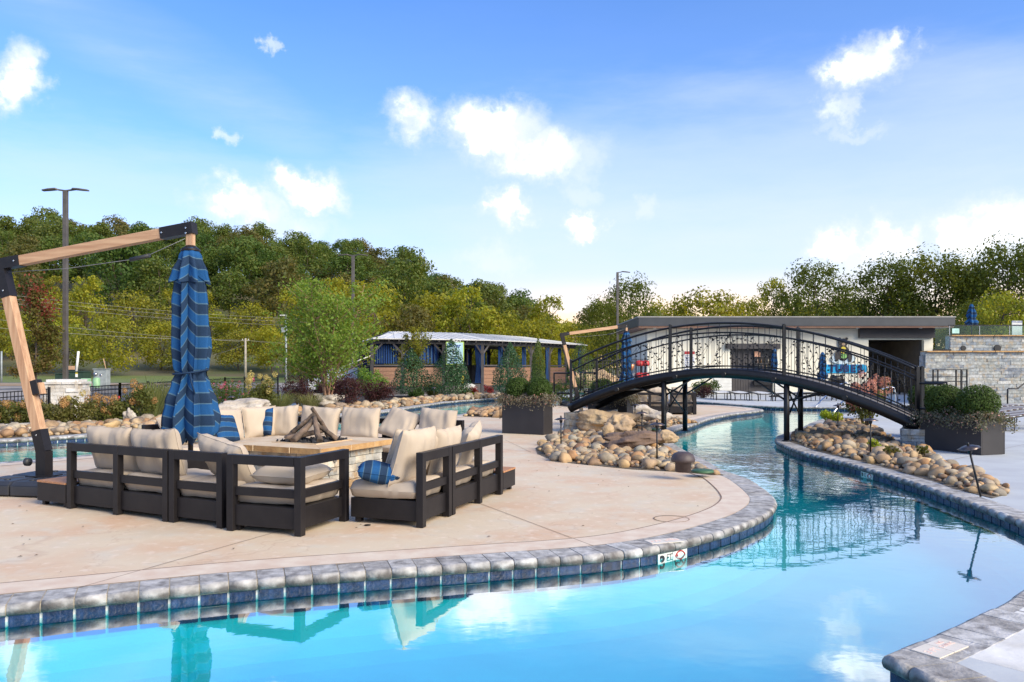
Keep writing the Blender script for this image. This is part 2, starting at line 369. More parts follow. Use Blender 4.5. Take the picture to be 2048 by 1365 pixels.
m_cush = M('beige_fabric', (.52, .435, .34), (.46, .38, .295), scale=3, rough=.95, bump=.5, bscale=420, bdist=.002, spec=.15)
m_teak = M('teak_slats', (.50, .25, .12), (.36, .17, .08), scale=8, rough=.6, stretch=(2, 30, 30), bump=.2)
m_beam = M('oak_look_beam', (.56, .36, .21), (.40, .22, .12), scale=2.2, rough=.55, stretch=(12, 12, .9), bump=.15, bscale=6, detail=8)
m_beam_h = M('oak_look_arm', (.56, .36, .21), (.40, .22, .12), scale=2.2, rough=.55, stretch=(.9, 12, 12), bump=.15, bscale=6, detail=8)
m_plastic = M('black_plastic', (.022, .024, .03), (.03, .032, .038), scale=4, rough=.5, bump=.2, bscale=120)
m_steel = M('steel', (.6, .6, .62), scale=5, rough=.25, metal=1)
m_cable = M('cable', (.35, .35, .36), rough=.4, metal=.6)
m_iron = M('black_iron', (.006, .006, .0075), (.010, .010, .012), scale=8, spec=.4, rough=.36, bump=.08, bscale=150)
m_stone = M('ledger_stone', (.4,)*3, (.36, .30, .22), scale=9, rough=.85, bump=.9, bscale=26, bdist=.02, var=.28, detail=8,
    ramp=[(.30,.32,.32), (.20,.23,.26), (.40,.40,.36), (.26,.28,.29), (.34,.36,.35), (.16,.18,.21), (.46,.46,.43), (.27,.28,.26)])
m_pitstone = M('fire_pit_stone', (.4,)*3, (.40, .27, .14), scale=7, rough=.85, bump=.9, bscale=26, bdist=.02, var=.3, detail=8,
    ramp=[(.52,.47,.38), (.28,.31,.33), (.60,.54,.44), (.40,.40,.36), (.46,.42,.34), (.34,.34,.31)])
m_whitestone = M('whitewashed_stone', (.4,)*3, (.50, .44, .36), scale=6, rough=.9, bump=.9, bscale=22, bdist=.02, var=.12,
    ramp=[(.66,.64,.60), (.56,.54,.50), (.72,.70,.66), (.50,.47,.42)])
m_sand = M('sandstone_slab', (.62, .50, .34), (.55, .37, .20), scale=3, rough=.8, bump=.5, bscale=18, bdist=.008, detail=8)
m_sandedge = M('sandstone_edge', (.50, .31, .13), (.36, .20, .08), scale=6, rough=.85, bump=.8, bscale=20, bdist=.015, detail=8)
m_river = M('river_stone', (.4,)*3, None, scale=7, rough=.75, bump=.45, bscale=24, bdist=.01, var=.3, detail=8,
    ramp=[(.36,.27,.17), (.24,.21,.16), (.42,.23,.09), (.44,.37,.26), (.17,.14,.11), (.36,.19,.08), (.28,.26,.20), (.48,.33,.16), (.22,.12,.07), (.36,.30,.22), (.40,.28,.15), (.30,.20,.11)])
m_bould = M('boulder_tan', (.50, .36, .20), (.34, .24, .16), scale=2.2, rough=.85, bump=1, bscale=7, bdist=.05, detail=9)
m_bould2 = M('boulder_grey', (.33, .29, .25), (.52, .47, .40), scale=2.4, rough=.85, bump=1, bscale=7, bdist=.05, detail=9)
m_bould3 = M('boulder_brown', (.13, .085, .06), (.20, .13, .09), scale=2.4, rough=.85, bump=1, bscale=8, bdist=.04, detail=9)
m_soil = M('soil', (.07, .055, .04), (.20, .16, .11), scale=22, rough=.95, bump=.5)
m_mulch = M('dark_mulch', (.018, .014, .013), (.035, .027, .024), scale=20, rough=.95, bump=1, bscale=60, bdist=.03)
m_char = M('charred_wood', (.06, .045, .035), (.20, .14, .10), scale=6, rough=.9, bump=1, bscale=22, bdist=.02, detail=8)
m_lava = M('lava_rock', (.015, .015, .017), (.03, .03, .035), scale=20, rough=.9, bump=.6)
m_planter = M('planter_panel', (.020, .018, .020), (.027, .024, .026), scale=3, rough=.55, bump=.05)

# water: clear surface over the plaster; blue-green absorption
def water_mat():
    m, N, L = newmat('pool_water')
    out = N.new('ShaderNodeOutputMaterial')
    gl = N.new('ShaderNodeBsdfGlossy'); gl.inputs['Roughness'].default_value = .025; gl.inputs['Color'].default_value = (1, 1, 1, 1)
    tr = N.new('ShaderNodeBsdfTransparent'); tr.inputs['Color'].default_value = WATER_TINT
    fr = N.new('ShaderNodeLayerWeight'); fr.inputs['Blend'].default_value = .5
    mx = N.new('ShaderNodeMixShader'); g = N.new('ShaderNodeNewGeometry')
    def wav(scale, stretch, det, dist_):
        mp = N.new('ShaderNodeMapping'); mp.inputs['Scale'].default_value = stretch; mp.inputs['Rotation'].default_value = (0, 0, R(-12)); L.new(g.outputs['Position'], mp.inputs[0])
        n = N.new('ShaderNodeTexNoise'); n.inputs['Scale'].default_value = scale; n.inputs['Detail'].default_value = det; n.inputs['Distortion'].default_value = dist_; L.new(mp.outputs[0], n.inputs['Vector']); return n.outputs['Fac']
    a = wav(1.6, (1, 1, 1), 3, .3); b = wav(7, (1, 1.3, 1), 2, .2)
    s = N.new('ShaderNodeSeparateXYZ'); L.new(g.outputs['Position'], s.inputs[0])
    ag = N.new('ShaderNodeMapRange'); L.new(s.outputs[1], ag.inputs[0]); ag.inputs[1].default_value = 6.5; ag.inputs[2].default_value = 14; ag.inputs[3].default_value = .10; ag.inputs[4].default_value = .9  # a jet stirs the far reach
    ad = N.new('ShaderNodeMath'); ad.operation = 'MULTIPLY_ADD'; L.new(b, ad.inputs[0]); ad.inputs[1].default_value = .22; L.new(a, ad.inputs[2])
    ml = N.new('ShaderNodeMath'); ml.operation = 'MULTIPLY'; L.new(ad.outputs[0], ml.inputs[0]); L.new(ag.outputs[0], ml.inputs[1])
    bp = N.new('ShaderNodeBump'); bp.inputs['Strength'].default_value = .5; bp.inputs['Distance'].default_value = .03
    L.new(ml.outputs[0], bp.inputs['Height']); L.new(bp.outputs[0], gl.inputs['Normal'])
    bf = N.new('ShaderNodeMath'); bf.operation = 'SUBTRACT'; bf.inputs[0].default_value = 1; L.new(g.outputs['Backfacing'], bf.inputs[1])
    cp = N.new('ShaderNodeMath'); cp.operation = 'MULTIPLY'; L.new(fr.outputs['Facing'], cp.inputs[0]); cp.inputs[1].default_value = .84
    fm = N.new('ShaderNodeMath'); fm.operation = 'MULTIPLY'; L.new(cp.outputs[0], fm.inputs[0]); L.new(bf.outputs[0], fm.inputs[1])   # from below the surface is clear
    L.new(fm.outputs[0], mx.inputs[0]); L.new(tr.outputs[0], mx.inputs[1]); L.new(gl.outputs[0], mx.inputs[2]); L.new(mx.outputs[0], out.inputs[0])
    return m
WATER_TINT = (.07, .78, .84, 1); WATER_IOR = 3.2
m_water = water_mat()

# ---------------------------------------------------------------- shorelines
WZ = -.120; CB = -.08; CD = .29          # water level, underside of the coping, coping depth
ISL = [(-13.2, 7.2), (-11, 4.4), (-8, 3.7), (-5, 4.25), G(0,1237,CB), G(500,1184,CB), G(1000,1144.5,CB), G(1205,1128,CB), G(1307,1114,CB), G(1379,1098.5,CB),
 G(1461,1075,CB), G(1512,1055,CB), G(1543,1037,CB), (2.98, 8.88), (3.09, 9.44), (3.18, 10.3), (3.2, 10.8), (3.10, 11.56), (3.14, 12.54), (3.15, 14.5), (3.36, 16.9), (4.0, 19.2), (4.64, 20.5),
 (5.86, 23.3), (7.4, 25.9), (8.3, 27.0), (8.95, 28.1), (8.9, 29.4), (8.4, 31.0), (7.6, 31.8), (5.5, 32.6), (3.5, 32.7), (1.3, 31.5), (-.5, 29.2), (-1.25, 27), (-1.9, 24.6),
 (-3.35, 20.4), (-5.3, 16.9), (-7.1, 13.9), G(0,924,0), (-9.7, 11.3), (-12, 9.8)]
OUT = [(1.93, 4.13), (1.955, 4.02), (1.99, 3.9), (2.1, 3.4), (2.1, 2.4), (1.2, 1.4), (-2, 1.1), (-8, 1.1), (-14, 2.0), (-17, 6.5), (-15.8, 11.3), (-12.8, 14.6),
 (-10.6, 16.3), (-9.62, 17.3), (-8.2, 19.4), (-6.3, 22.8), (-4.45, 26.6), (-3.65, 30.3), (-2.63, 34.7), (-.5, 38.4), (2.8, 39.4), (6, 37.6), (8.3, 34.4), (9.0, 31.9), (9.8, 30.6),
 (10.7, 30.0), (11.8, 29.7), (12.9, 29.2), (13.2, 27.8), (12.3, 26.5), (10.6, 25.5), (9.56, 23.9), (8.36, 21.9), (6.8, 18.96), (5.85, 17.4), (5.42, 16.3), (5.28, 15.5), (5.15, 14.2), (5.22, 13.1),
 (5.27, 12.1), (5.27, 11.1), (5.25, 10.27), (5.16, 9.42), (5.0, 7.92), (4.87, 7.4), (4.6, 6.7), (4.15, 6.05), (3.6, 5.5), (3.1, 5.03), (2.76, 4.76), (2.51, 4.56), (2.27, 4.38), (2.03, 4.21), (1.96, 4.165)]
isl = catmull(ISL, True, .19); outl = catmull(OUT, True, .19)
if area2(isl) < 0: isl.reverse()
if area2(outl) < 0: outl.reverse()
# for both: left side of a CCW loop is its inside
def shore(loop, sgn, name, label):
    """coping, waterline tiles and wall along a loop; sgn +1: land on the left (island), -1: land outside"""
    n = len(loop)
    nrm = []
    for i in range(n):
        t = (loop[(i+1) % n]-loop[i-1]).normalized(); nrm.append(Vector((-t.y, t.x, 0))*sgn)
    # smooth the normals a little so that neighbouring blocks fan evenly
    root = thing(name, None, None); root['kind'] = 'structure'; del root['kind']; root['kind'] = 'structure'
    bed = MB(); wall = MB(); rest = MB(); trest = MB(); prof = []
    prof = [(0, -.078), (0, -.004), (.004, 0), (CD-.035, 0), (CD-.014, -.008), (CD-.003, -.026), (CD, -.045), (CD-.008, -.068), (CD-.03, -.08)]
    def pt(i, f, d, z):   # point at loop param i+f, distance d seaward from the land edge of the coping
        a, b = loop[i % n], loop[(i+1) % n]; na, nb = nrm[i % n], nrm[(i+1) % n]
        p = a.lerp(b, f); q = na.lerp(nb, f).normalized()
        w = p+q*(CD-d); return Vector((w.x, w.y, z))
    near = []
    for i in range(n):
        c = loop[i]
        vis = in_frame((c.x, c.y, 0), 60) and c.y < 21.5
        near.append(vis)
        jz = random.uniform(-.0025, .002); jd = random.uniform(-.004, .004)
        g0, g1 = .022, .978
        k = len(prof); vs = [pt(i, g0, d+(jd if d > .1 else 0), z+jz) for d, z in prof]+[pt(i, g1, d+(jd if d > .1 else 0), z+jz) for d, z in prof]
        fs = [(j, (j+1) % k, k+(j+1) % k, k+j) for j in range(k)]+[tuple(range(k-1, -1, -1)), tuple(range(k, 2*k))]
        if vis:
            b = MB(); b.add(vs, fs, 0)
            for j in range(3, 8): b.sm[j] = True
            b.build('brick', m_coping, root)
        else: rest.add(vs, fs, 0)
        # mortar bed
        bp = [(0.002, -.076), (.002, -.005), (CD-.040, -.005), (CD-.016, -.022), (CD-.010, -.05), (CD-.022, -.076)]; k2 = len(bp)
        bed.add([pt(i, 0, *q) for q in bp]+[pt(i, 1, *q) for q in bp], [(j, (j+1) % k2, k2+(j+1) % k2, k2+j) for j in range(k2)], 0)
        # wall (grout then plaster)
        wall.add([pt(i, 0, CD-.05, -.081), pt(i, 1, CD-.05, -.081), pt(i, 1, CD-.05, -.30), pt(i, 0, CD-.05, -.30)], [(0, 1, 2, 3)], 0)
        cove = [(CD-.05, -.30), (CD-.02, -.36), (CD+.06, -.45), (CD+.20, -.52), (CD+.42, -.555), (CD+.42, -1.1)]
        for (d0, z0), (d1, z1) in zip(cove[:-1], cove[1:]): wall.add([pt(i, 0, d0, z0), pt(i, 1, d0, z0), pt(i, 1, d1, z1), pt(i, 0, d1, z1)], [(0, 1, 2, 3)], 1, True)
        if not any(skip(c) for skip in MARK_SKIP):
            tv = [pt(i, f, d, z) for f in (.05, .95) for d in (CD-.049, CD-.038) for z in (-.083, -.265)]
            tf = [(0, 1, 3, 2), (4, 6, 7, 5), (0, 4, 5, 1), (2, 3, 7, 6), (0, 2, 6, 4), (1, 5, 7, 3)]
            if vis: MB().add(tv, tf).build('tile', m_tile, root)
            else: trest.add(tv, tf)
    o = rest.build('brick', m_coping, root); o['kind'] = 'stuff'
    o = trest.build('tile', m_tile, root); o['kind'] = 'stuff'
    bed.build('mortar_bed', m_mortar, root); wall.build('wall_face', [m_grout, m_basin], root)
    return root, nrm
# depth markers: where they sit on the walls (no slate tile there)
mk1 = G(1343.5, 1117, -.12); mk2 = G(1731, 950, -.12)
def _skip(m, r=.155): return lambda c: (Vector((c.x, c.y, 0))-Vector((m.x, m.y, 0))).length < r
MARK_SKIP = []
i1 = min(range(len(isl)), key=lambda i: (isl[i]-Vector((mk1.x, mk1.y, 0))).length)
i2 = min(range(len(outl)), key=lambda i: (outl[i]-Vector((mk2.x, mk2.y, 0))).length)
_s = [isl[i1], isl[i1-1], outl[i2], outl[i2-1]]
MARK_SKIP = [lambda c: any((c-q).length < 1e-4 for q in _s)]
root_i, nrm_i = shore(isl, 1, 'pool_coping', '')
root_o, nrm_o = shore(outl, -1, 'pool_coping', '')
isl_in = offset(isl, CD-.001); out_in = offset(outl, -(CD-.001))
water_poly = offset(outl, -.12)
flat(water_poly, WZ, 'water', m_water)
flat(water_poly, -.55, 'pool_floor', m_basin)
flat(isl_in, -.004, 'island_deck', m_deck)
def strip(loop, d0, d1, z, name, mat):
    a, b = offset(loop, d0), offset(loop, d1); n = len(loop)
    m = MB().add([(p.x, p.y, z) for p in a]+[(p.x, p.y, z) for p in b], [(i, (i+1) % n, n+(i+1) % n, n+i) for i in range(n)])
    o = m.build(name, mat); o['kind'] = 'structure'; return o
strip(isl, CD+.004, CD+.31, .0, 'island_border', m_band)
strip(isl, CD+.31, CD+.325, .0005, 'border_groove', m_groove)
DECK = [(-24, -10), (60, -10), (60, 60), (14, 60), (-3, 54), (-7.5, 44), (-8.5, 36), (-9.6, 29), (-10.8, 23), (-12.2, 18.9), (-18, 15), (-24, 12)]
flat(DECK, -.004, 'pool_deck', m_grey, [out_in])

# depth markers
def text(body, size, mat, parent, name='lettering', ext=.0008, align='CENTER', bold=0.):
    cu = bpy.data.curves.new(name, 'FONT'); cu.body = body; cu.size = size; cu.extrude = ext; cu.align_x = align; cu.align_y = 'CENTER'
    cu.materials.append(mat); cu.resolution_u = 3; cu.offset = bold
    o = link(name, cu, None); bpy.context.view_layer.update()
    me = bpy.data.meshes.new_from_object(o.evaluated_get(bpy.context.evaluated_depsgraph_get())); bpy.data.objects.remove(o)
    return link(name, me, parent)
def marker(loop, nrm, i, label):
    a, b, c = loop[i-1], loop[i], loop[(i+1) % len(loop)]
    mid = b; t = (c-a).normalized(); sea = -nrm[i]
    xdir = Vector((0, 0, 1)).cross(sea)      # reading direction for someone in the water
    M4 = Matrix((xdir, Vector((0, 0, 1)), sea)).transposed().to_4x4()
    base = mid+nrm[i]*(.05-.013); M4.translation = Vector((base.x, base.y, -.155))
    e = thing('depth_marker', label, 'depth marker'); e.matrix_world = M4
    for s, kind in ((-1, 0), (1, 1)):
        MB().box((s*.096, 0, .002), (.185, .18, .012)).build('tile', m_white, e)
    o = text('3', .15, m_black, e, bold=.006); o.location = (-.135, .0, .0095)
    o = text('FT', .075, m_black, e); o.location = (-.045, .035, .0095)
    ring = MB(); pts = [Vector((.096+.07*math.cos(k*PI/12), .0+.07*math.sin(k*PI/12), .009)) for k in range(25)]
    ring.tube(pts, .007, 5, cap=False); ring.bar((.096-.05, .05, .009), (.096+.05, -.05, .009), .012, .004); ring.build('no_diving_ring', m_red, e)
    d = MB(); d.tube([(.06, -.02, .009), (.085, -.035, .009), (.11, -.005, .009), (.14, .02, .009)], .005, 5); d.lathe([(0, .008), (.012, .008), (.012, .012), (0, .012)], (.05, -.03, 0), 8)
    d.build('diver_figure', m_black, e)
marker(isl, nrm_i, i1, 'white 3 FT no-diving tiles on the near curved pool wall below the coping')
marker(outl, nrm_o, i2, 'small white depth marker tiles on the right pool wall below the long rock bed')
def top_marker(px, py, ang, label, ztop=.003):
    p = G(px, py); e = thing('deck_marker', label, 'depth marker', (p.x, p.y, ztop), ang)
    for s in (-1, 1):
        MB().box((s*.077, 0, 0), (.15, .15, .006)).build('tile', m_faded, e)
        o = text('3 FT' if s < 0 else 'NO\nDIVING', .06 if s < 0 else .04, m_fadedred, e); o.location = (s*.077, 0 if s < 0 else .02, .0035)
top_marker(1328, 1083, R(18), 'pair of faded cream marker tiles set in the coping above the 3 FT sign')
top_marker(1880, 1298, R(35), 'pair of faded cream marker tiles in the coping at the near right corner', .003)
# pale flagstones behind the near right corner
flag = thing('flagstone_paving', None, None); flag['kind'] = 'structure'
m_flag = M('flagstone', (.60, .61, .60), (.50, .48, .44), scale=3, rough=.75, bump=.4, bscale=16, ramp=[(.60,.61,.60), (.54,.55,.56), (.64,.63,.60)], var=.15)
flat([(2.3, 3.2), (3.2, 2.6), (7, 5.8), (6.2, 7.2), (3.3, 4.9)], -.0032, 'paving_joints', m_groove, kind=None, parent=flag)
fx = [(2.35, 3.3), (2.62, 4.16), (3.1, 4.62), (3.75, 5.15), (4.6, 5.75), (5.4, 5.3)]
dirf = Vector((.78, .62, 0)).normalized(); nf = Vector((.62, -.78, 0))
for r_ in range(-1, 5):
    s_ = -1.6
    while s_ < 3.6:
        l = random.uniform(.7, 1.1)
        c0 = Vector((2.62, 3.98, 0))+dirf*(s_+l/2)+nf*(.30+r_*.47)
        if c0.x > 2.2 and not inside(c0, outl):
            o = MB().box((0, 0, 0), (l-.015, .45, .03)).build('slab', m_flag, flag, .006); o.location = (c0.x, c0.y, -.0175+random.uniform(0, .001)); o.rotation_euler.z = math.atan2(dirf.y, dirf.x)
        s_ += l

def joint(a, b, name='saw_cut_joint', w=.007, z=.0008):
    a, b = Vector(a), Vector(b); m = MB(); n_ = 10; d = (b-a).normalized(); t = Vector((-d.y, d.x, 0))*w/2; ps = [a.lerp(b, i/n_) for i in range(n_+1)]
    m.add([p-t for p in ps]+[p+t for p in ps], [(i, i+1, n_+2+i, n_+1+i) for i in range(n_)]); m.v = [(x, y, z) for x, y, _ in m.v]
    m.build(name, m_groove)['kind'] = 'structure'
joint(G(957, 1006), G(1186, 1092)); joint(G(560, 1062), G(150, 1178)); joint(G(1062, 905), G(1010, 880)); joint((6.2, 15.6, 0), (12.5, 12.6, 0)); joint((6.9, 12.6, 0), (14, 19, 0)); joint((12, 27.0, 0), (13, 36, 0)); joint((9, 35.5, 0), (9, 45, 0))
_l = random.Random(21); lm = MB()
for _ in range(170):
    x, y = _l.uniform(-6, 4), _l.uniform(5.2, 15)
    if inside((x, y), offset(isl, .5)):
        s_ = _l.uniform(.008, .022); a_ = _l.random()*6.28; c_, q_ = math.cos(a_)*s_, math.sin(a_)*s_
        lm.add([(x-c_, y-q_, .004), (x+q_*.5, y-c_*.5, .009), (x+c_, y+q_, .004), (x-q_*.5, y+c_*.5, .009)], [(0, 1, 2, 3)])
o = lm.build('leaf_litter', M('dry_leaf', (.10, .055, .025), scale=30)); o['kind'] = 'stuff'
# ================================================================ lounge sofas
def cushion_mesh(w, h, t, seed, p=4, pinch=.06, wr=.020, n=22, name='cushion'):
    vs = []; fs = []; q = [-1+2*i/n for i in range(n+1)]
    sq = lambda x: math.copysign(abs(x)**.8, x)
    def base(u, v):
        x = w/2*u*(1-pinch*(1-v*v)); y = h/2*v*(1-pinch*(1-u*u)); return x, y
    for side in (1, -1):
        for j, v in enumerate(q):
            for i, u in enumerate(q):
                u_, v_ = sq(u), sq(v); x, y = base(u_, v_)
                th = ((1-abs(u_)**p)*(1-abs(v_)**p))**(.5 if p < 8 else .3)
                s = t/2*th
                nn = mnoise.noise(Vector((x*5+seed*3.1, y*5, side*2.))); n2 = mnoise.noise(Vector((x*16+seed, y*5+abs(u)*2, side*1.7)))
                edge = max(abs(u_), abs(v_))
                s *= 1+.26*nn
                s += wr*n2*th*(.4+edge)
                vs.append((x+.01*nn*edge, y+.01*n2*edge, side*s))
    N1 = (n+1)*(n+1)
    for j in range(n):
        for i in range(n):
            a = j*(n+1)+i; fs.append((a, a+1, a+n+2, a+n+1)); fs.append((N1+a, N1+a+n+1, N1+a+n+2, N1+a+1))
    me = bpy.data.meshes.new(name); me.from_pydata(vs, [], fs)
    bm = bmesh.new(); bm.from_mesh(me); bmesh.ops.remove_doubles(bm, verts=bm.verts, dist=.0015); bmesh.ops.recalc_face_normals(bm, faces=bm.faces)
    for f in bm.faces: f.smooth = True
    bm.to_mesh(me); bm.free(); return me
def seat_mesh(w, d, t, seed):
    me = cushion_mesh(w, d, t, seed, p=14, pinch=.0, wr=.003, n=22, name='seat_cushion'); return me
PWM = .072
def sofa(origin, deg, segs, label, depth=.80, corner=False, group='sofa units round the fire pit', front_open=True):
    e = thing('sofa', label, 'outdoor sofa', (origin[0], origin[1], 0), R(deg), group)
    L = sum(segs); m = m_dark; t = PWM
    b = MB(); b.box((L/2, depth/2+.01, .145), (L-.05, depth-.05, .19)); o = b.build('base', m, e, .004)
    for fx_ in (.08, L-.08): MB().box((fx_, depth-.08, .03), (.06, .06, .05)).build('foot', m, e)
    xs = [0]; 
    for s in segs: xs.append(xs[-1]+s)
    posts = [min(max(x, t/2), L-t/2) for x in xs]
    for x in posts: MB().box((x, t/2-.004, .35), (t, t, .70)).build('leg', m, e, .003)
    for a, c in zip(posts[:-1], posts[1:]):
        w = c-a-t; cx = (a+c)/2
        MB().box((cx, t/2-.004, .7-.044), (w-.001, t-.006, .085)).build('top_rail', m, e)
        MB().box((cx, t/2+.008, .365), (w-.001, t-.03, .075)).build('lower_rail', m, e)
    if corner:
        MB().box((t/2-.004, depth-t/2, .35), (t, t, .70)).build('leg', m, e, .003)
        MB().box((t/2-.004, depth/2, .7-.044), (t-.006, depth-2*t-.001, .085)).build('top_rail', m, e)
        MB().box((t/2+.008, depth/2, .365), (t-.03, depth-2*t-.001, .075)).build('lower_rail', m, e)
    for i, s in enumerate(segs):
        x0 = xs[i]+(.085 if i == 0 and corner else .012); x1 = xs[i+1]-.012; dd = depth-.085
        me = seat_mesh(x1-x0, dd, .17, i+deg); me.materials.append(m_cush)
        o = link('seat_cushion', me, e); o.location = ((x0+x1)/2, .08+dd/2, .322)
    return e
def pillow(e, x, y, z, w=.64, h=.50, t=.20, tilt=14, yaw=0, roll=0, label='', name='back_cushion', cat='cushion', mat=None, seed=0, group='loose back cushions on the sofas'):
    """stands on the seat of sofa e, leaning toward its back rail"""
    me = cushion_mesh(w, h, t, seed, pinch=.045); me.materials.append(mat or m_cush)
    o = link(name, me); tag(o, label, cat, group)
    Mw = Matrix.Translation(e.location) @ e.rotation_euler.to_matrix().to_4x4()
    o.matrix_world = Mw @ Matrix.Translation((x, y, z)) @ Matrix.Rotation(R(yaw), 4, 'Z') @ Matrix.Rotation(R(90+tilt), 4, 'X') @ Matrix.Rotation(R(roll), 4, 'Z')
    m = MB(); q = [-1+2*i/16 for i in range(17)]; pin = .045
    rim = [(u, -1) for u in q]+[(1, v) for v in q[1:]]+[(u, 1) for u in reversed(q[:-1])]+[(-1, v) for v in reversed(q[1:-1])]; pts = []
    for u, v in rim+rim[:1]:
        x_, y_ = w/2*u*(1-pin*(1-v*v)), h/2*v*(1-pin*(1-u*u)); nn = mnoise.noise(Vector((x_*5+seed*3.1, y_*5, 2.))); n2 = mnoise.noise(Vector((x_*16+seed, y_*5+abs(u)*2, 1.7)))
        pts.append((x_+.01*nn, y_+.01*n2, 0))
    m.tube(pts, .0045, 5, cap=False).build('piping', mat or m_cush, o)
    return o
# the blue striped fabric
def striped(name, coord='UV', s1=.05, a=(.013, .078, .215), b=(.015, .036, .078), c=(.07, .14, .21), freq=9.):
    m, N, L = newmat(name); out = N.new('ShaderNodeOutputMaterial'); p = N.new('ShaderNodeBsdfPrincipled'); L.new(p.outputs[0], out.inputs[0])
    p.inputs['Roughness'].default_value = .85; p.inputs['Specular IOR Level'].default_value = .2; p.inputs['Sheen Weight'].default_value = .0
    tc = N.new('ShaderNodeTexCoord'); s = N.new('ShaderNodeSeparateXYZ'); L.new(tc.outputs[coord], s.inputs[0])
    ml = N.new('ShaderNodeMath'); ml.operation = 'MULTIPLY'; L.new(s.outputs[1], ml.inputs[0]); ml.inputs[1].default_value = freq
    fr = N.new('ShaderNodeMath'); fr.operation = 'FRACT'; L.new(ml.outputs[0], fr.inputs[0])
    cr = N.new('ShaderNodeValToRGB'); L.new(fr.outputs[0], cr.inputs[0]); e = cr.color_ramp; e.interpolation = 'CONSTANT'
    e.elements[0].position = 0; e.elements[0].color = (*a, 1); e.elements[1].position = .46; e.elements[1].color = (*c, 1)
    k = e.elements.new(.51); k.color = (*b, 1); k = e.elements.new(.95); k.color = (*c, 1)
    n = N.new('ShaderNodeTexNoise'); n.inputs['Scale'].default_value = 90; g = N.new('ShaderNodeNewGeometry'); L.new(g.outputs['Position'], n.inputs['Vector'])
    mr = N.new('ShaderNodeMapRange'); L.new(n.outputs['Fac'], mr.inputs[0]); mr.inputs[3].default_value = .75; mr.inputs[4].default_value = 1.25
    mx = N.new('ShaderNodeVectorMath'); mx.operation = 'SCALE'; L.new(cr.outputs[0], mx.inputs[0]); L.new(mr.outputs[0], mx.inputs['Scale']); L.new(mx.outputs[0], p.inputs['Base Color'])
    bp = N.new('ShaderNodeBump'); bp.inputs['Strength'].default_value = .25; bp.inputs['Distance'].default_value = .002; L.new(n.outputs['Fac'], bp.inputs['Height']); L.new(bp.outputs[0], p.inputs['Normal'])
    return m
m_canopy = striped('blue_striped_canvas', freq=1/.26)
m_pillow = striped('blue_striped_pillow', 'Object', freq=1/.15)

sl = sofa((-4.74, 8.41), -28, [.80, .78], 'black-framed two-seat sofa on the left, nearest the umbrella base', group='sofa units round the fire pit')
q0 = sl.location+Vector((math.cos(R(-28)), math.sin(R(-28)), 0))*1.60
sl1 = sofa((q0.x, q0.y), -26, [.70], 'black-framed single sofa seat between the left two-seater and the front corner unit')
sc = sofa((-1.872, 6.99), 70, [.80], 'front corner sofa unit with railing on two sides and a cushion lying flat', corner=True)
sr1 = sofa((-.835, 7.37), 70, [.66], 'single sofa seat with open near end right of the front corner unit')
q1 = sr1.location+Vector((math.cos(R(70)), math.sin(R(70)), 0))*.68
sr2 = sofa((q1.x, q1.y), 70, [.76, .68], 'two-seat sofa at the right end of the near ring beside a low side table')
sfl = sofa((-4.05, 12.95), 241, [.78, .78, .7], 'sofa behind the fire pit on its left, partly hidden by the closed umbrella')
sfc = sofa((-1.95, 12.42), 162, [.72, .72, .70], 'sofa behind the fire pit facing the camera, below the birch tree')
sfr = sofa((-.72, 11.95), 156, [.66, .66], 'short sofa at the back right of the ring with tilted cushions')
L_ = lambda s: s
B = .40
pillow(sl, .42, .26, .63, .70, .50, .22, 16, 2, 0, 'beige back cushion at the far left of the left sofa', seed=1)
pillow(sl, 1.12, .26, .63, .72, .50, .22, 14, -3, 2, 'beige back cushion second from the left on the left sofa', seed=2)
pillow(sl1, .40, .36, .58, .70, .50, .22, 30, -14, -10, 'slumped beige cushion sagging on the single left seat', seed=3)
o = pillow(sc, .48, .42, .49, .66, .52, .20, -88, 8, 0, 'beige cushion lying flat on the front corner unit', seed=4)
pillow(sr1, .30, .26, .64, .60, .56, .20, 18, -4, 0, 'beige cushion standing upright at the near end of the right sofas', seed=5)
pillow(sr1, .62, .40, .62, .62, .52, .20, 22, -30, -6, 'beige cushion leaning behind the front one on the right sofas', seed=6)
pillow(sr2, .32, .24, .62, .60, .50, .20, 12, 0, 0, 'beige back cushion in the middle of the right sofas', seed=7)
pillow(sr2, 1.05, .28, .60, .58, .48, .19, 20, 14, 12, 'beige cushion tipped on its corner at the far end of the right sofas', seed=8)
pillow(sr1, .10, .52, .485, .36, .40, .19, -80, 30, 0, 'blue striped pillow lying flat beside the right cushions', 'throw_pillow', 'pillow', m_pillow, 9, 'blue throw pillows')
for i, (s, x, lab, w, tl, rl) in enumerate([(sfl, .35, 'upright beige cushion right of the leaning blue pillow behind the umbrella', .66, 10, 0), (sfl, 1.05, 'beige cushion left of the blue pillow behind the umbrella', .66, 12, 3), (sfl, 1.85, 'beige cushion at the far left end of the back sofas behind the canopy', .62, 22, -12),
    (sfc, .34, 'wide beige cushion at the right end of the back sofa', .70, 10, 0), (sfc, 1.06, 'beige cushion directly behind the fire pit logs', .70, 10, 3), (sfc, 1.78, 'beige cushion in the back corner right of the blue pillow', .62, 12, -4),
    (sfr, .32, 'tall beige cushion at the right end of the far right sofa', .66, 10, 3), (sfr, .98, 'crumpled beige cushion leaning left on the far right sofa', .60, 35, 14)]):
    pillow(s, x, .27, .63, w, .50, .20, tl, (i % 3-1)*5, rl, lab, seed=20+i)
pillow(sfl, 1.25, .52, .60, .46, .44, .15, 24, 12, 6, 'blue striped pillow leaning at the left behind the umbrella canopy', 'throw_pillow', 'pillow', m_pillow, 31, 'blue throw pillows')
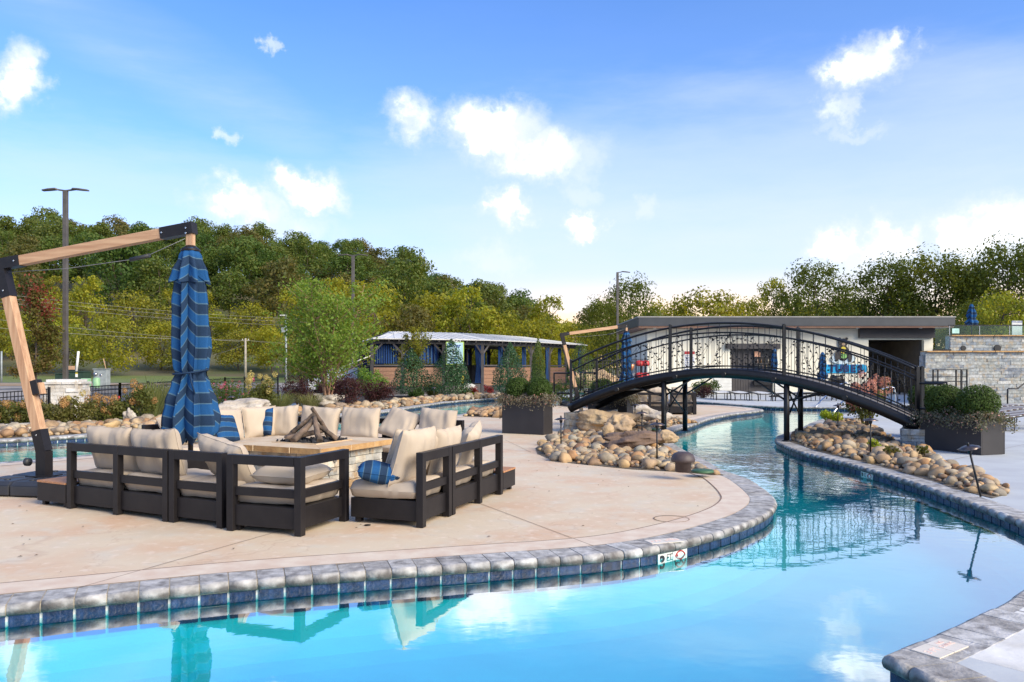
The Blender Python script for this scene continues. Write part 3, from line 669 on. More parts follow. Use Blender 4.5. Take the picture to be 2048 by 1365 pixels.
pillow(sfc, 1.98, .50, .61, .46, .44, .15, 16, -10, -10, 'blue striped pillow leaning in the back corner of the sofas', 'throw_pillow', 'pillow', m_pillow, 32, 'blue throw pillows')
def side_table(x, y, deg, label, w=.50, d=.66):
    e = thing('side_table', label, 'side table', (x, y, 0), R(deg), 'low wooden topped side tables')
    MB().box((w/2, d/2, .145), (w, d, .20)).build('base', m_dark, e, .004)
    for a in (.06, w-.06):
        for c in (.06, d-.06): MB().box((a, c, .022), (.05, .05, .044)).build('foot', m_dark, e)
    n = 7
    for i in range(n): MB().box((w/2/n*(2*i+1), d/2, .256), (w/n-.006, d+.01, .02)).build('slat', m_teak, e)
    return e
side_table(-4.76-.50*math.cos(R(28)), 8.42+.50*math.sin(R(28)), -28, 'low side table with slatted wood top beside the umbrella base')
side_table(-.835+2.14*math.cos(R(70)), 7.37+2.14*math.sin(R(70)), 70, 'low side table with slatted wood top at the right end of the near sofas', .42, .62)

# ================================================================ fire pit
fp = thing('fire_pit', 'square stone fire pit table with sandstone top in the ring of sofas', 'fire pit', (-2.58, 10.22, 0), R(-26))
FW, FH = 1.30, .47
MB().box((0, 0, FH/2), (FW-.12, FW-.12, FH-.002)).build('core', m_soil, fp)
_unit = None
def unit_block():
    global _unit
    if _unit is None:
        o = MB().box((0, 0, 0), (1, 1, 1)).build('stone', []); bev(o, .035, 2); _unit = o.data; _unit.materials.clear(); bpy.data.objects.remove(o)
    return _unit
_um = {}
def block(name, mat, parent, loc, dim, rz=0, tilt=0):
    me = _um.get(mat.name)
    if me is None: me = unit_block().copy(); me.materials.append(mat); _um[mat.name] = me
    o = bpy.data.objects.new(name, me); COL.objects.link(o); o.parent = parent; o.location = loc; o.rotation_euler = (tilt, 0, rz); o.scale = dim; return o
def ledger(parent, a, b, z0, z1, rows, lens, depth, mat, nrm, jit=.015, name='stone'):
    """stones laid in rows on the face from a to b (local xy), protruding toward nrm"""
    a, b = Vector((*a, 0)), Vector((*b, 0)); L = (b-a).length; d = (b-a)/L; ang = math.atan2(d.y, d.x); z = z0; n = Vector((*nrm, 0)).normalized()
    rh = (z1-z0)/rows
    for r in range(rows):
        h = rh; s = -random.uniform(0, lens[0]*.6)
        while s < L-.01:
            l = random.uniform(*lens); s0 = max(s, 0); s1 = min(s+l, L)
            if L-s1 < lens[0]*.4: s1 = L; l = L
            if s1-s0 > .03:
                hh = h*(1 if random.random() > .25 else random.choice((.5, 1)))
                pr = random.uniform(0, jit)
                c = a+d*((s0+s1)/2)+n*(pr-depth/2+.02)
                if hh < h*.9:
                    block(name, mat, parent, (c.x, c.y, z+h*.25), (s1-s0-.006, depth, h*.5-.006), ang); c2 = c+n*random.uniform(-.008, .008)
                    block(name, mat, parent, (c2.x, c2.y, z+h*.75), (s1-s0-.006, depth, h*.5-.006), ang)
                else: block(name, mat, parent, (c.x, c.y, z+h/2), (s1-s0-.006, depth, h-.006), ang)
            s = s1 if l == L else s+l
        z += rh
hw = FW/2-.03
for (a, b, n) in (((-hw, -hw), (hw, -hw), (0, -1)), ((hw, -hw), (hw, hw), (1, 0)), ((hw, hw), (-hw, hw), (0, 1)), ((-hw, hw), (-hw, -hw), (-1, 0))):
    ledger(fp, a, b, .004, FH, 5, (.14, .32), .07, m_pitstone, n, .02)
TW = .76   # half width of the top
def slab(poly, nm='top_slab'):
    m = MB(); n = len(poly); vs = [(*p, FH+.003) for p in poly]+[(*p, FH+.075) for p in poly]
    m.add(vs, [tuple(range(n, 2*n))], 0); m.add(vs, [tuple(reversed(range(n)))]+[(i, (i+1) % n, n+(i+1) % n, n+i) for i in range(n)], 1)
    o = m.build(nm, [m_sand, m_sandedge], fp); bev(o, .006, 1)
inn = .36; g_ = .004
cuts = [-TW, -.36, .12, .50, TW]
for k in range(4):
    Rk = Matrix.Rotation(k*PI/2, 2); pts_ = []
    sx_ = [-TW, -.28+.1*k % .3, .30, TW]
    polys = [[(sx_[0]+.01, -TW+.006*(k % 2)), (sx_[1]-g_, -TW), (sx_[1]-g_, -inn), (-inn, -inn)], [(sx_[1]+g_, -TW+.004), (sx_[2]-g_, -TW-.006), (sx_[2]-g_, -inn), (sx_[1]+g_, -inn)], [(sx_[2]+g_, -TW), (sx_[3]-.004, -TW+.002), (inn, -inn), (sx_[2]+g_, -inn)]]
    for p in polys: slab([tuple(Rk @ Vector(q)) for q in p])
b = MB(); 
for sx2, sy2, dx, dy in ((0, -1, inn, .02), (0, 1, inn, .02), (-1, 0, .02, inn), (1, 0, .02, inn)): b.box((sx2*(inn-.02), sy2*(inn-.02), FH+.079), (2*dx, 2*dy-.0 if sx2 == 0 else 2*dy-.08, .012))
b.build('burner_rim', m_sand, fp)
MB().box((0, 0, FH+.03), (2*inn-.01, 2*inn-.01, .03)).build('burner_tray', m_black, fp)
MB().lathe([(0, 0), (.028, 0), (.028, .015), (.018, .022), (0, .022)], (0, 0, 0), 12).build('gas_knob', m_steel, fp).matrix_local = Matrix.Translation((hw+.045, -.38, .38)) @ Matrix.Rotation(R(90), 4, 'Y')
def rock_mesh(name, seed, sub=2, amp=.16, sq=(1, .8, .6), mats=(), flatb=False):
    bm = bmesh.new(); bmesh.ops.create_icosphere(bm, subdivisions=sub, radius=.5)
    for v in bm.verts:
        p = v.co.copy(); n = mnoise.fractal(p*1.7+Vector((seed*7.3, seed*1.9, 3)), 1.0, 2.0, 3)
        v.co = Vector((p.x*sq[0], p.y*sq[1], p.z*sq[2]))*(1+amp*n*1.6)
    for f in bm.faces: f.smooth = True
    me = bpy.data.meshes.new(name); bm.to_mesh(me); bm.free()
    for m in mats: me.materials.append(m)
    return me
lv = MB(); rng = random.Random(5)
base = rock_mesh('lump', 3, 1, .35)
bv = [v.co.copy() for v in base.vertices]; bf = [tuple(p.vertices) for p in base.polygons]
for i in range(150):
    x, y = rng.uniform(-.32, .32), rng.uniform(-.32, .32); s = rng.uniform(.04, .075); q = Matrix.Rotation(rng.random()*6, 3, Vector((rng.random(), rng.random(), rng.random())))
    lv.add([q @ (v*s)+Vector((x, y, FH+.06+rng.random()*.045)) for v in bv], bf)
o = lv.build('lava_rocks', m_lava, fp); o['kind'] = 'stuff'
def world_of(e, v): return Matrix.Translation(e.location) @ e.rotation_euler.to_matrix().to_4x4() @ Vector(v)
logs = [((-.34, -.12, .57), (.02, .02, .90), .035, 'charred log leaning up from the left of the fire pit'), ((.28, -.20, .57), (.02, .0, .86), .038, 'charred log leaning from the right of the fire pit'),
        ((-.02, -.34, .57), (.03, .02, .84), .042, 'thick charred log standing at the front of the stack'), ((.02, .32, .57), (.0, .0, .97), .033, 'tallest charred log at the back of the stack'),
        ((-.22, -.26, .585), (.10, .10, .68), .04, 'short charred log lying low in the lava rocks'), ((.30, .12, .57), (-.02, .03, .80), .03, 'thin charred log behind the right side of the stack')]
for i, (a, c, r, lab) in enumerate(logs):
    p, q = world_of(fp, a), world_of(fp, c); pts = []; rs = []
    for k in range(9):
        t = k/8; w = p.lerp(q, t)+Vector((mnoise.noise(Vector((k*.6, i*3, 0))), mnoise.noise(Vector((k*.6, i*3, 5))), 0))*.025
        pts.append(w); rs.append(r*(1.1-.35*t)*(1+.18*mnoise.noise(Vector((k, i, 9)))))
    tag(MB().tube(pts, rs, 9).build('log', m_char), lab, 'log', 'charred logs stacked in the fire pit')

# ================================================================ cantilever umbrella
def canopy_mesh(prof, lobes=8, nz=70, nt=160, seed=0, hem=.10):
    """folded canvas; prof: list of (z from top, radius)"""
    import bisect
    zs = [p[0] for p in prof]; Ltot = zs[-1]
    def rad(z):
        i = min(max(bisect.bisect_right(zs, z)-1, 0), len(zs)-2); t = (z-zs[i])/(zs[i+1]-zs[i]); t = t*t*(3-2*t)
        return prof[i][1]*(1-t)+prof[i+1][1]*t
    vs = []; uv = []
    for j in range(nz+1):
        for i in range(nt):
            th = 2*PI*i/nt; f = (th*lobes/(2*PI)) % 1; tri = abs(f*2-1)           # 1 at the rib, 0 in the fold
            L = int(th*lobes/(2*PI)); hemz = Ltot*(1-hem*(1-tri)*(.6+.4*math.sin(L*2.3+seed)))
            z = hemz*j/nz; r = rad(z)
            amp = min(1, z/.25)*(.55+.12*mnoise.noise(Vector((L*1.7, z*1.3, seed))))
            depth = 1-amp*(1-tri)**.8*.85
            tw = .30*mnoise.noise(Vector((L*2.1+seed, z*.9, 1.)))*min(1, z/.3)
            rr = r*depth*(1+.10*mnoise.noise(Vector((math.cos(th)*2, math.sin(th)*2, z*3+seed))))
            a = th+tw*(1-tri)+.1*math.sin(z*2+L)
            vs.append((rr*math.cos(a), rr*math.sin(a), -z)); uv.append((th, z*1.0+(1-tri)*(.12 if L % 3 == 0 else (.0 if L % 3 == 1 else -.05))*min(1, z/.4)))
    fs = [(j*nt+i, j*nt+(i+1) % nt, (j+1)*nt+(i+1) % nt, (j+1)*nt+i) for j in range(nz) for i in range(nt)]
    me = bpy.data.meshes.new('canopy'); me.from_pydata(vs, [], fs); me.polygons.foreach_set('use_smooth', [True]*len(fs))
    ul = me.uv_layers.new(name='UVMap'); me.materials.append(m_canopy)
    for k, lp in enumerate(me.loops): ul.data[k].uv = uv[lp.vertex_index]
    return me
def umbrella(loc, rz, label):
    e = thing('cantilever_umbrella', label, 'umbrella', loc, rz, 'closed cantilever umbrellas with wooden arms')
    # weighted base: four ribbed tanks
    for (sx_, sy_) in ((-1, -1), (-1, 1), (1, -1), (1, 1)):
        m = MB(); cx, cy = sx_*.27, sy_*.27
        m.prism([(cx-.26, cy-.26), (cx+.26, cy-.26), (cx+.26, cy+.26), (cx-.26, cy+.26)], .012, .13); 
        m.v[-4:] = [(cx+(x-cx)*1, cy+(y-cy)*1, z) for x, y, z in m.v[-4:]]
        tv = [(cx-.26, cy-.26, .13), (cx+.26, cy-.26, .13), (cx+.26, cy+.26, .13), (cx-.26, cy+.26, .13)]
        m2 = [(cx+(x-cx)*.86-sx_*.02, cy+(y-cy)*.86-sy_*.02, .172) for x, y, z in tv]
        m.add(tv+m2, [(4, 5, 6, 7), (0, 1, 5, 4), (1, 2, 6, 5), (2, 3, 7, 6), (3, 0, 4, 7)])
        o = m.build('base_tank', m_plastic, e); bev(o, .012, 2)
        b = MB(); b.box((cx, cy, .174), (.34, .03, .012), R(45*sx_*sy_)); b.lathe([(0, .165), (.035, .165), (.035, .185), (0, .185)], (cx-.1*sx_, cy+.1*sy_, 0), 12); b.build('filler_cap', m_plastic, o)
    for (a, c) in ((-.45, -.545), (.45, -.545), (-.545, .3)):
        MB().tube([(a-.015, c, .03), (a+.015, c, .03)], .03, 12).build('caster', m_plastic, e)
    MB().box((0, 0, .178), (.30, .26, .012)).build('base_plate', m_dark, e)
    foot, knee, el, end = Vector((0, 0, .18)), Vector((0, 0, .47)), Vector((-.61, 0, 2.77)), Vector((1.98, 0, 3.13))
    dm = (el-knee).normalized(); da = (end-el).normalized(); Wd, Dp = .105, .132
    up = Vector((0, 1, 0))
    MB().bar(foot, knee+Vector((0, 0, .01)), Dp+.004, Wd+.02, up=up).bar(knee, knee+dm*.27, Dp+.003, Wd+.019, up=up).build('lower_bracket', m_dark, e)
    MB().bar(knee+dm*.26, el-dm*.40, Dp-.01, Wd, up=up).build('mast', m_beam, e, .006)
    MB().bar(el-dm*.42, el+dm*.05, Dp+.006, Wd+.012, up=up).bar(el-da*.05, el+da*.30, Dp+.002, Wd+.014, up=up).build('elbow_bracket', m_dark, e)
    MB().bar(el+da*.29, end-da*.36, Dp-.012, Wd, up=up).build('arm', m_beam_h, e, .006)
    MB().bar(end-da*.37, end+da*.05, Dp+.002, Wd+.014, up=up).build('end_bracket', m_dark, e)
    MB().bar(end+Vector((0, 0, .06)), end-Vector((0, 0, .22)), .075, .075).build('hanger', m_beam, e)
    MB().lathe([(0, .0), (.05, 0), (.11, -.05), (.11, -.07), (0, -.07)], end-Vector((0, 0, .20)), 12).build('hub', m_dark, e)
    MB().lathe([(0, 0), (.05, 0), (.05, .05), (.03, .06), (0, .06)], (0, 0, 0), 10).build('lock_knob', m_plastic, e).matrix_local = Matrix.Translation((-.19, -.02, .34)) @ Matrix.Rotation(R(-90), 4, 'Y')
    MB().tube([(-.06, 0, .34), (-.2, -.02, .34)], .008, 6).build('knob_stem', m_steel, e)
    c0 = knee+dm*.72
    MB().bar(c0+Vector((.10, 0, 0)), c0+Vector((.10, 0, 0))+dm*.18, .11, .10, up=up).build('crank_housing', m_dark, e, .008)
    MB().bar(c0+Vector((.17, 0, .01)), c0+Vector((.17, 0, .01))+dm*.14, .025, .08, up=up).build('crank_plate', m_beam, e)
    for p in (knee+dm*.21, el-dm*.34, el+da*.24, end-da*.34, end-da*.02, end-da*.02+Vector((0, 0, -.06))):
        for s in (-1, 1): MB().tube([p+Vector((0, s*.06, 0)), p+Vector((0, s*.072, 0))], .010, 8).build('bolt', m_steel, e)
    c1, c2 = el+Vector((.06, -.02, -.10)), end-Vector((.06, .02, .12))
    g0, g1 = c1.lerp(c2, .72)-Vector((0, 0, .13)), c1.lerp(c2, .80)-Vector((0, 0, .12))
    MB().tube([c1, c1.lerp(g0, .5)-Vector((0, 0, .03)), g0, g1, c2], .004, 5).build('cable', m_cable, e)
    MB().tube([g0-da*.03, g1+da*.03], .024, 10).build('cable_grip', m_plastic, e)
    top = end-Vector((0, 0, .24))
    prof = [(0, .085), (.10, .12), (.32, .178), (.70, .205), (1.15, .232), (1.38, .20), (1.46, .170), (1.56, .21), (1.80, .29), (2.0, .33), (2.15, .32), (2.30, .17)]
    o = link('canopy', canopy_mesh(prof, 8, seed=int(label.count('e'))), e); o.location = top
    prof2 = [(0, .088), (.10, .135), (.28, .20), (.42, .235)]
    o = link('vent_flap', canopy_mesh(prof2, 8, 16, 120, 4, .25), e); o.location = top+Vector((0, 0, .008))
    pts = [Vector((math.cos(a)*(.188+.008*math.sin(5*a)), math.sin(a)*(.188+.008*math.sin(5*a)), -1.44+.03*math.sin(a+.6))) for a in np.linspace(0, 2*PI, 41)]
    o = MB().tube(pts, .012, 6, cap=False).tube([(.10, -.16, -1.45), (.14, -.20, -1.56), (.18, -.19, -1.70)], .010, 5).build('tie_strap', m_canopy, e); o.location = top
    uvl = o.data.uv_layers.new(name='UVMap')
    for d in uvl.data: d.uv = (0, .75*.26)
    MB().tube([(0, 0, 0), (0, 0, -2.42)], .03, 8).build('inner_pole', m_dark, e).location = top
    return e
umb1 = umbrella((-5.72, 9.66, 0), R(-11), 'large closed blue striped cantilever umbrella by the left sofa')
umb2 = copy_tree(umb1); a_ = P(1253, 655, 31)
umb2.location = (a_.x-1.98*math.cos(R(8)), 31-1.98*math.sin(R(8)), 0); umb2.rotation_euler.z = R(8)
umb2['label'] = 'distant closed blue cantilever umbrella seen through the left half of the footbridge railing'
# ================================================================ leaf clouds and plants
def leaf_obj(name, C_, size, mat, parent=None, jitter=.35, upbias=.3, aspect=.6, normals=None, nspread=.6):
    n = len(C_); C_ = np.asarray(C_, dtype=np.float32)
    N_ = RNG.normal(size=(n, 3)).astype(np.float32)
    if normals is not None: N_ = N_*nspread+np.asarray(normals, dtype=np.float32)
    N_[:, 2] += upbias; N_ /= np.linalg.norm(N_, axis=1, keepdims=True)+1e-6
    T = RNG.normal(size=(n, 3)).astype(np.float32); T -= N_*(T*N_).sum(1, keepdims=True); T /= np.linalg.norm(T, axis=1, keepdims=True)+1e-6
    Bv = np.cross(N_, T); s = (size*(1+jitter*RNG.uniform(-1, 1, (n, 1)))).astype(np.float32)
    V = np.empty((n, 4, 3), np.float32)
    V[:, 0] = C_-T*s*.5; V[:, 1] = C_+Bv*s*.5*aspect+N_*s*.06; V[:, 2] = C_+T*s*.5; V[:, 3] = C_-Bv*s*.5*aspect+N_*s*.06
    me = bpy.data.meshes.new(name); me.vertices.add(4*n); me.vertices.foreach_set('co', V.reshape(-1))
    me.loops.add(4*n); me.loops.foreach_set('vertex_index', np.arange(4*n, dtype=np.int32))
    me.polygons.add(n); me.polygons.foreach_set('loop_start', np.arange(0, 4*n, 4, dtype=np.int32)); me.update(calc_edges=True); me.validate()
    me.materials.append(mat)
    return link(name, me, parent)
def blob_pts(n, blobs, shell=.45):
    """points in the outer shell of a set of (x,y,z,r,squash) blobs"""
    B_ = np.array(blobs, dtype=np.float32); w = B_[:, 3]**2; k = RNG.choice(len(B_), n, p=w/w.sum())
    d = RNG.normal(size=(n, 3)); d[:, 2] = np.abs(d[:, 2])*.9+d[:, 2]*.1 if False else d[:, 2]; d /= np.linalg.norm(d, axis=1, keepdims=True)
    r = B_[k, 3]*(1-shell*RNG.random(n)**1.6)
    c = B_[k, :3]+d*r[:, None]*np.stack([np.ones(n), np.ones(n), B_[k, 4]], 1); return c, d
m_bark = M('bark', (.12, .09, .065), (.07, .052, .04), scale=8, rough=.9, stretch=(6, 6, 1.2), bump=.8)
m_birchbark = M('peeling_birch_bark', (.42, .25, .16), (.22, .12, .08), scale=14, rough=.85, bump=.8)
GREEN_D = [(.016,.035,.014), (.026,.052,.017), (.042,.070,.020), (.035,.055,.028)]
l_dark = leafmat('dark_broadleaf', [(0.0379,0.0814,0.0178), (0.0575,0.1071,0.0208), (0.0889,0.1342,0.0228), (0.1282,0.1443,0.0287), (0.0720,0.1157,0.0337)], .32)
l_yel = leafmat('yellow_green_leaves', [(0.1685,0.2156,0.0188), (0.2450,0.2726,0.0218), (0.3203,0.2907,0.0238), (0.1601,0.1878,0.0238), (0.2826,0.2254,0.0297)], .38, patch=.6, patchcol=(.055,.085,.018), pscale=.25)
l_autumn = leafmat('autumn_broadleaf', [(0.1225,0.1148,0.0348), (0.1625,0.1323,0.0372), (0.0900,0.1094,0.0312), (0.1950,0.1404,0.0348)], .35, patch=.5, patchcol=(.05,.07,.02), pscale=.2)
l_right = leafmat('backlit_oak_leaves', [(0.0566,0.0826,0.0167), (0.0898,0.1209,0.0211), (0.1197,0.1377,0.0194), (0.0699,0.0918,0.0229)], .42)
l_birch = leafmat('birch_leaves', [(0.0805,0.2040,0.0330), (0.1138,0.2112,0.0363), (0.1644,0.2508,0.0363), (0.2024,0.2640,0.0424), (0.1012,0.1716,0.0363), (0.2150,0.1980,0.0484)], .35)
l_maple = leafmat('maple_leaves', [(.08,.11,.02), (.11,.12,.025), (.14,.09,.03), (.07,.11,.02)], .35)
l_red = leafmat('red_leaves', [(.22,.02,.03), (.30,.04,.05), (.20,.05,.03), (.16,.06,.03)], .3)
l_holly = leafmat('holly_leaves', [(.016,.052,.019), (.026,.072,.023), (.039,.091,.033), (.065,.117,.052)], .12, rough=.3)
l_box = leafmat('clipped_conifer', [(0.0255,0.0564,0.0092), (0.0410,0.0774,0.0108), (0.0592,0.1001,0.0139), (0.0273,0.0501,0.0092)], .2)
l_trail = leafmat('trailing_sedum', [(.13,.13,.09), (.20,.17,.13), (.10,.12,.07), (.17,.13,.11)], .2)
l_ninebark = leafmat('purple_ninebark', [(.035,.012,.016), (.055,.02,.022), (.08,.03,.028), (.045,.02,.015)], .25)
l_hyd = leafmat('hydrangea_leaves', [(.06,.085,.02), (.09,.11,.025), (.12,.12,.03), (.10,.08,.03)], .3)
l_bloomt = leafmat('tan_blossom', [(.38,.22,.08), (.46,.28,.10), (.30,.16,.07), (.40,.30,.12)], .25)
l_bloomy = leafmat('yellow_blossom', [(.42,.36,.12), (.50,.42,.16), (.36,.26,.10)], .25)
l_bloomp = leafmat('pink_blossom', [(.46,.20,.18), (.55,.30,.26), (.36,.14,.12), (.48,.32,.22)], .25)
l_rose = leafmat('pink_rose', [(.62,.05,.16), (.75,.12,.25), (.60,.20,.28)], .2)
l_grass = leafmat('grass_blades', [(.10,.13,.04), (.16,.18,.06), (.22,.20,.09), (.08,.11,.03)], .3)
l_yshrub = leafmat('yellow_needles', [(.22,.28,.02), (.30,.36,.03), (.16,.24,.02)], .3)
l_hedge = leafmat('artificial_hedge', [(.010,.035,.012), (.02,.05,.016), (.015,.04,.016)], .1)
l_loosegreen = leafmat('loose_green', [(.05,.08,.02), (.08,.12,.025), (.11,.13,.03)], .3)

def crown_blobs(w, h, z0, k, seed, flat_=.8, top=1.0):
    r = random.Random(seed); bl = [(0, 0, z0+h*.5, min(w, h)*.30, .9)]
    for i in range(k):
        a = r.random()*2*PI; t = r.random()**.8; z = z0+h*(.12+.80*t)
        rr = (w/2)*(math.sin(PI*min(1, .16+.78*t))**.7)*r.uniform(.5, .86)
        s = w*r.uniform(.10, .19); bl.append((math.cos(a)*rr, math.sin(a)*rr, z, s, flat_))
    return bl
def tree_proto(name, w, h, crown_frac, n, leaf, mat, seed, k=34, bark=m_bark, tr=.16, shell=.55):
    e = thing(name, '', 'tree'); z0 = h*(1-crown_frac); bl = crown_blobs(w, h*crown_frac*.93, z0, k, seed)
    c, d = blob_pts(n, bl, shell); o = leaf_obj('crown', c, leaf, mat, e, normals=d, nspread=.38, upbias=.15)
    r = random.Random(seed+1); b = MB(); top = h*.8; pts = [(mnoise.noise(Vector((seed, z*.3, 0)))*.5*z/h*2, mnoise.noise(Vector((seed, z*.3, 7)))*.5*z/h*2, z) for z in np.linspace(-1.2, top, 8)]
    b.tube(pts, [tr*(1-.85*i/7) for i in range(8)], 7)
    for i in range(9):
        q = bl[1+i*2 % (len(bl)-1)]; s = pts[min(7, 3+i % 4)]; mid = ((s[0]+q[0])/2, (s[1]+q[1])/2, (s[2]+q[2])/2-.1)
        b.tube([s, mid, q[:3]], [tr*.4, tr*.25, tr*.08], 5)
    b.build('trunk', bark, e); return e
_cp = [0]
def place(proto, x, y, z, s=1, label='', group=None, rz=None, sz=None, first=set()):
    if proto.name not in first: first.add(proto.name); c = proto
    else: c = copy_tree(proto)
    c.location = (x, y, z); c.rotation_euler = (0, 0, random.random()*6.28 if rz is None else rz); c.scale = (s, s, sz or s)
    c['label'] = label
    if group: c['group'] = group
    return c

# ================================================================ terrain and wooded hill
RIDGE = [(-3000, 440), (-400, 445), (0, 450), (100, 450), (300, 458), (420, 458), (480, 470), (600, 482), (700, 487), (780, 510), (850, 540), (900, 568), (950, 584), (1010, 598), (1060, 615), (1150, 668), (1250, 700), (1400, 690),
         (1600, 690), (1800, 650), (2050, 610), (2600, 600), (5000, 600)]
def ridge(u):
    for (a, b), (c, d) in zip(RIDGE[:-1], RIDGE[1:]):
        if a <= u <= c: return b+(d-b)*(u-a)/(c-a)
    return RIDGE[-1][1]
def smooth(a, b, x): t = min(1, max(0, (x-a)/(b-a))); return t*t*(3-2*t)
def hill(x, y):
    z = -.28*smooth(17, 22, y)*(1-smooth(40, 75, y))*smooth(-9.5, -11.5, x+(y-25)*-.25) if y < 80 else 0
    if y > 30:
        u = CX+F*x/y; top = EYE+(HY-ridge(u))*235/F-13
        z += max(0, top)*smooth(92, 235, y)*(1-.35*smooth(250, 420, y))
        z += 1.6*smooth(40, 60, y)*smooth(12, 26, x)*(1-smooth(90, 140, y))
    z += .25*mnoise.noise(Vector((x*.03, y*.03, 0)))*smooth(60, 90, y)
    return z
def build_terrain():
    xs = sorted(set(list(np.arange(-60, 61, 3.))+list(np.arange(-600, -60, 15.))+list(np.arange(61, 600, 15.))+[-2500, -1500, -1000, 1000, 1500, 2500])); ys = sorted(set(list(np.arange(-60, 110, 3.))+list(np.arange(110, 500, 10.))+[-2500, -1000, -300, -120, 600, 900, 1500, 3000]))
    inset = [(p[0]*1.0, p[1]) for p in DECK]; vs = []
    for y in ys:
        for x in xs:
            z = hill(x, y) if y > 10 else 0
            if inside((x, y), inset):
                d = min(abs(x-60), abs(y+10)); z = -1.6
            else: z -= .03
            vs.append((x, y, z))
    n = len(xs); fs = [(j*n+i, j*n+i+1, (j+1)*n+i+1, (j+1)*n+i) for j in range(len(ys)-1) for i in range(n-1)]
    me = bpy.data.meshes.new('ground'); me.from_pydata(vs, [], fs); me.polygons.foreach_set('use_smooth', [True]*len(fs))
    m = M('rough_ground', (.075, .095, .035), (.13, .11, .06), scale=.12, rough=.95, detail=10, bump=.4, bscale=3)
    me.materials.append(m); return tag(link('ground', me), kind='structure')
build_terrain()
def drape(poly, name, mat, dz, kind='structure', step=3.):
    x0, x1 = min(p[0] for p in poly), max(p[0] for p in poly); y0, y1 = min(p[1] for p in poly), max(p[1] for p in poly)
    nx, ny = max(2, int((x1-x0)/step)), max(2, int((y1-y0)/step)); m = MB(); vs = []; ok = {}
    for j in range(ny+1):
        for i in range(nx+1): 
            x, y = x0+(x1-x0)*i/nx, y0+(y1-y0)*j/ny; vs.append((x, y, hill(x, y)+dz))
    fs = []
    for j in range(ny):
        for i in range(nx):
            c = (x0+(x1-x0)*(i+.5)/nx, y0+(y1-y0)*(j+.5)/ny)
            if inside(c, poly): a = j*(nx+1)+i; fs.append((a, a+1, a+nx+2, a+nx+1))
    m.add(vs, fs, 0, True); o = m.build(name, mat); o['kind'] = kind; return o
m_grassgnd = M('mown_grass', (.10, .15, .03), (.15, .17, .045), scale=.5, rough=.95, detail=9, bump=.5, bscale=8)
m_asph = M('asphalt', (.10, .10, .105), (.14, .14, .14), scale=1.5, rough=.9, detail=9, bump=.2, bscale=30)
m_gravel = M('gravel', (.22, .21, .20), (.32, .29, .25), scale=2, rough=.95, detail=10, bump=.6, bscale=25)
m_dirt = M('bare_dirt', (.34, .22, .13), (.26, .20, .12), scale=.5, rough=.95, detail=9)
drape([(-34, 20), (-14, 22), (-14, 60), (-50, 60)], 'street', m_asph, .02, step=2)
drape([(-60, 30), (-27, 42), (-24, 56), (-60, 56)], 'gravel_lot', m_gravel, .04, step=2)
drape([(-60, 58), (-14, 60), (-10, 76), (-60, 76)], 'gravel_strip', m_gravel, .03, step=2)
drape([(-48, 64), (-30, 64), (-28, 71), (-48, 71)], 'dirt_patch', m_dirt, .06, step=1.5)
drape([(-120, 74), (-12, 74), (-8, 100), (-160, 100)], 'grass_field', m_grassgnd, .05, step=4)

# tree prototypes for the hill and its foot
K_ = {}
protos_d = [tree_proto('broadleaf_tree', 10.5, 14, .82, 3600, .50, l_dark, 10+i, 40) for i in range(3)]
protos_a = [tree_proto('broadleaf_tree', 9.5, 13, .82, 3200, .48, l_autumn, 20+i, 36) for i in range(2)]
protos_y = [tree_proto('bushy_tree', 9, 8.5, .96, 4000, .34, l_yel, 30+i, 44) for i in range(3)]
protos_o = [tree_proto('young_tree', 6.5, 11, .86, 2300, .33, l_yel, 40+i, 26, shell=.9) for i in range(2)]
rt = random.Random(11)
rows = [(104, 'y'), (122, 'y'), (142, 'm'), (160, 'd'), (178, 'd'), (196, 'd'), (214, 'd'), (232, 'd')]
MARKS = [(-250, 'far left ground'), (-60, 'left picture edge'), (20, 'umbrella elbow'), (72, 'red-topped maple'), (131, 'tall left lamp post'), (200, 'inner umbrella arm'), (265, 'outer umbrella arm'), (322, 'umbrella cable grip'), (380, 'closed umbrella canopy'),
 (440, 'gap right of the canopy'), (491, 'pale utility pole'), (545, 'gap left of the birch'), (600, 'left half of the birch'), (655, 'birch trunk'), (706, 'birch-side lamp post'), (765, 'pavilion left end'), (824, 'left holly'), (903, 'pale blue sign'), (960, 'pavilion roof hip'), (1020, 'left planter'), (1076, 'narrow conifer'), (1140, 'left bridge post'), (1205, 'far umbrella arm')]
def hill_label(px, row, sp):
    mk = min(MARKS, key=lambda q: abs(q[0]-px))[1]
    kind = {'y': 'yellow-green bushy tree', 'o': 'slender pale tree', 'a': 'olive-brown tree', 'd': 'dark green tree'}[sp]
    return '%s %s above the %s' % (kind, ['at the foot of the hill', 'on the lowest slope', 'low on the slope', 'halfway up the slope', 'on the middle slope', 'high on the slope', 'just below the skyline', 'on the skyline'][row], mk)
HILL = []
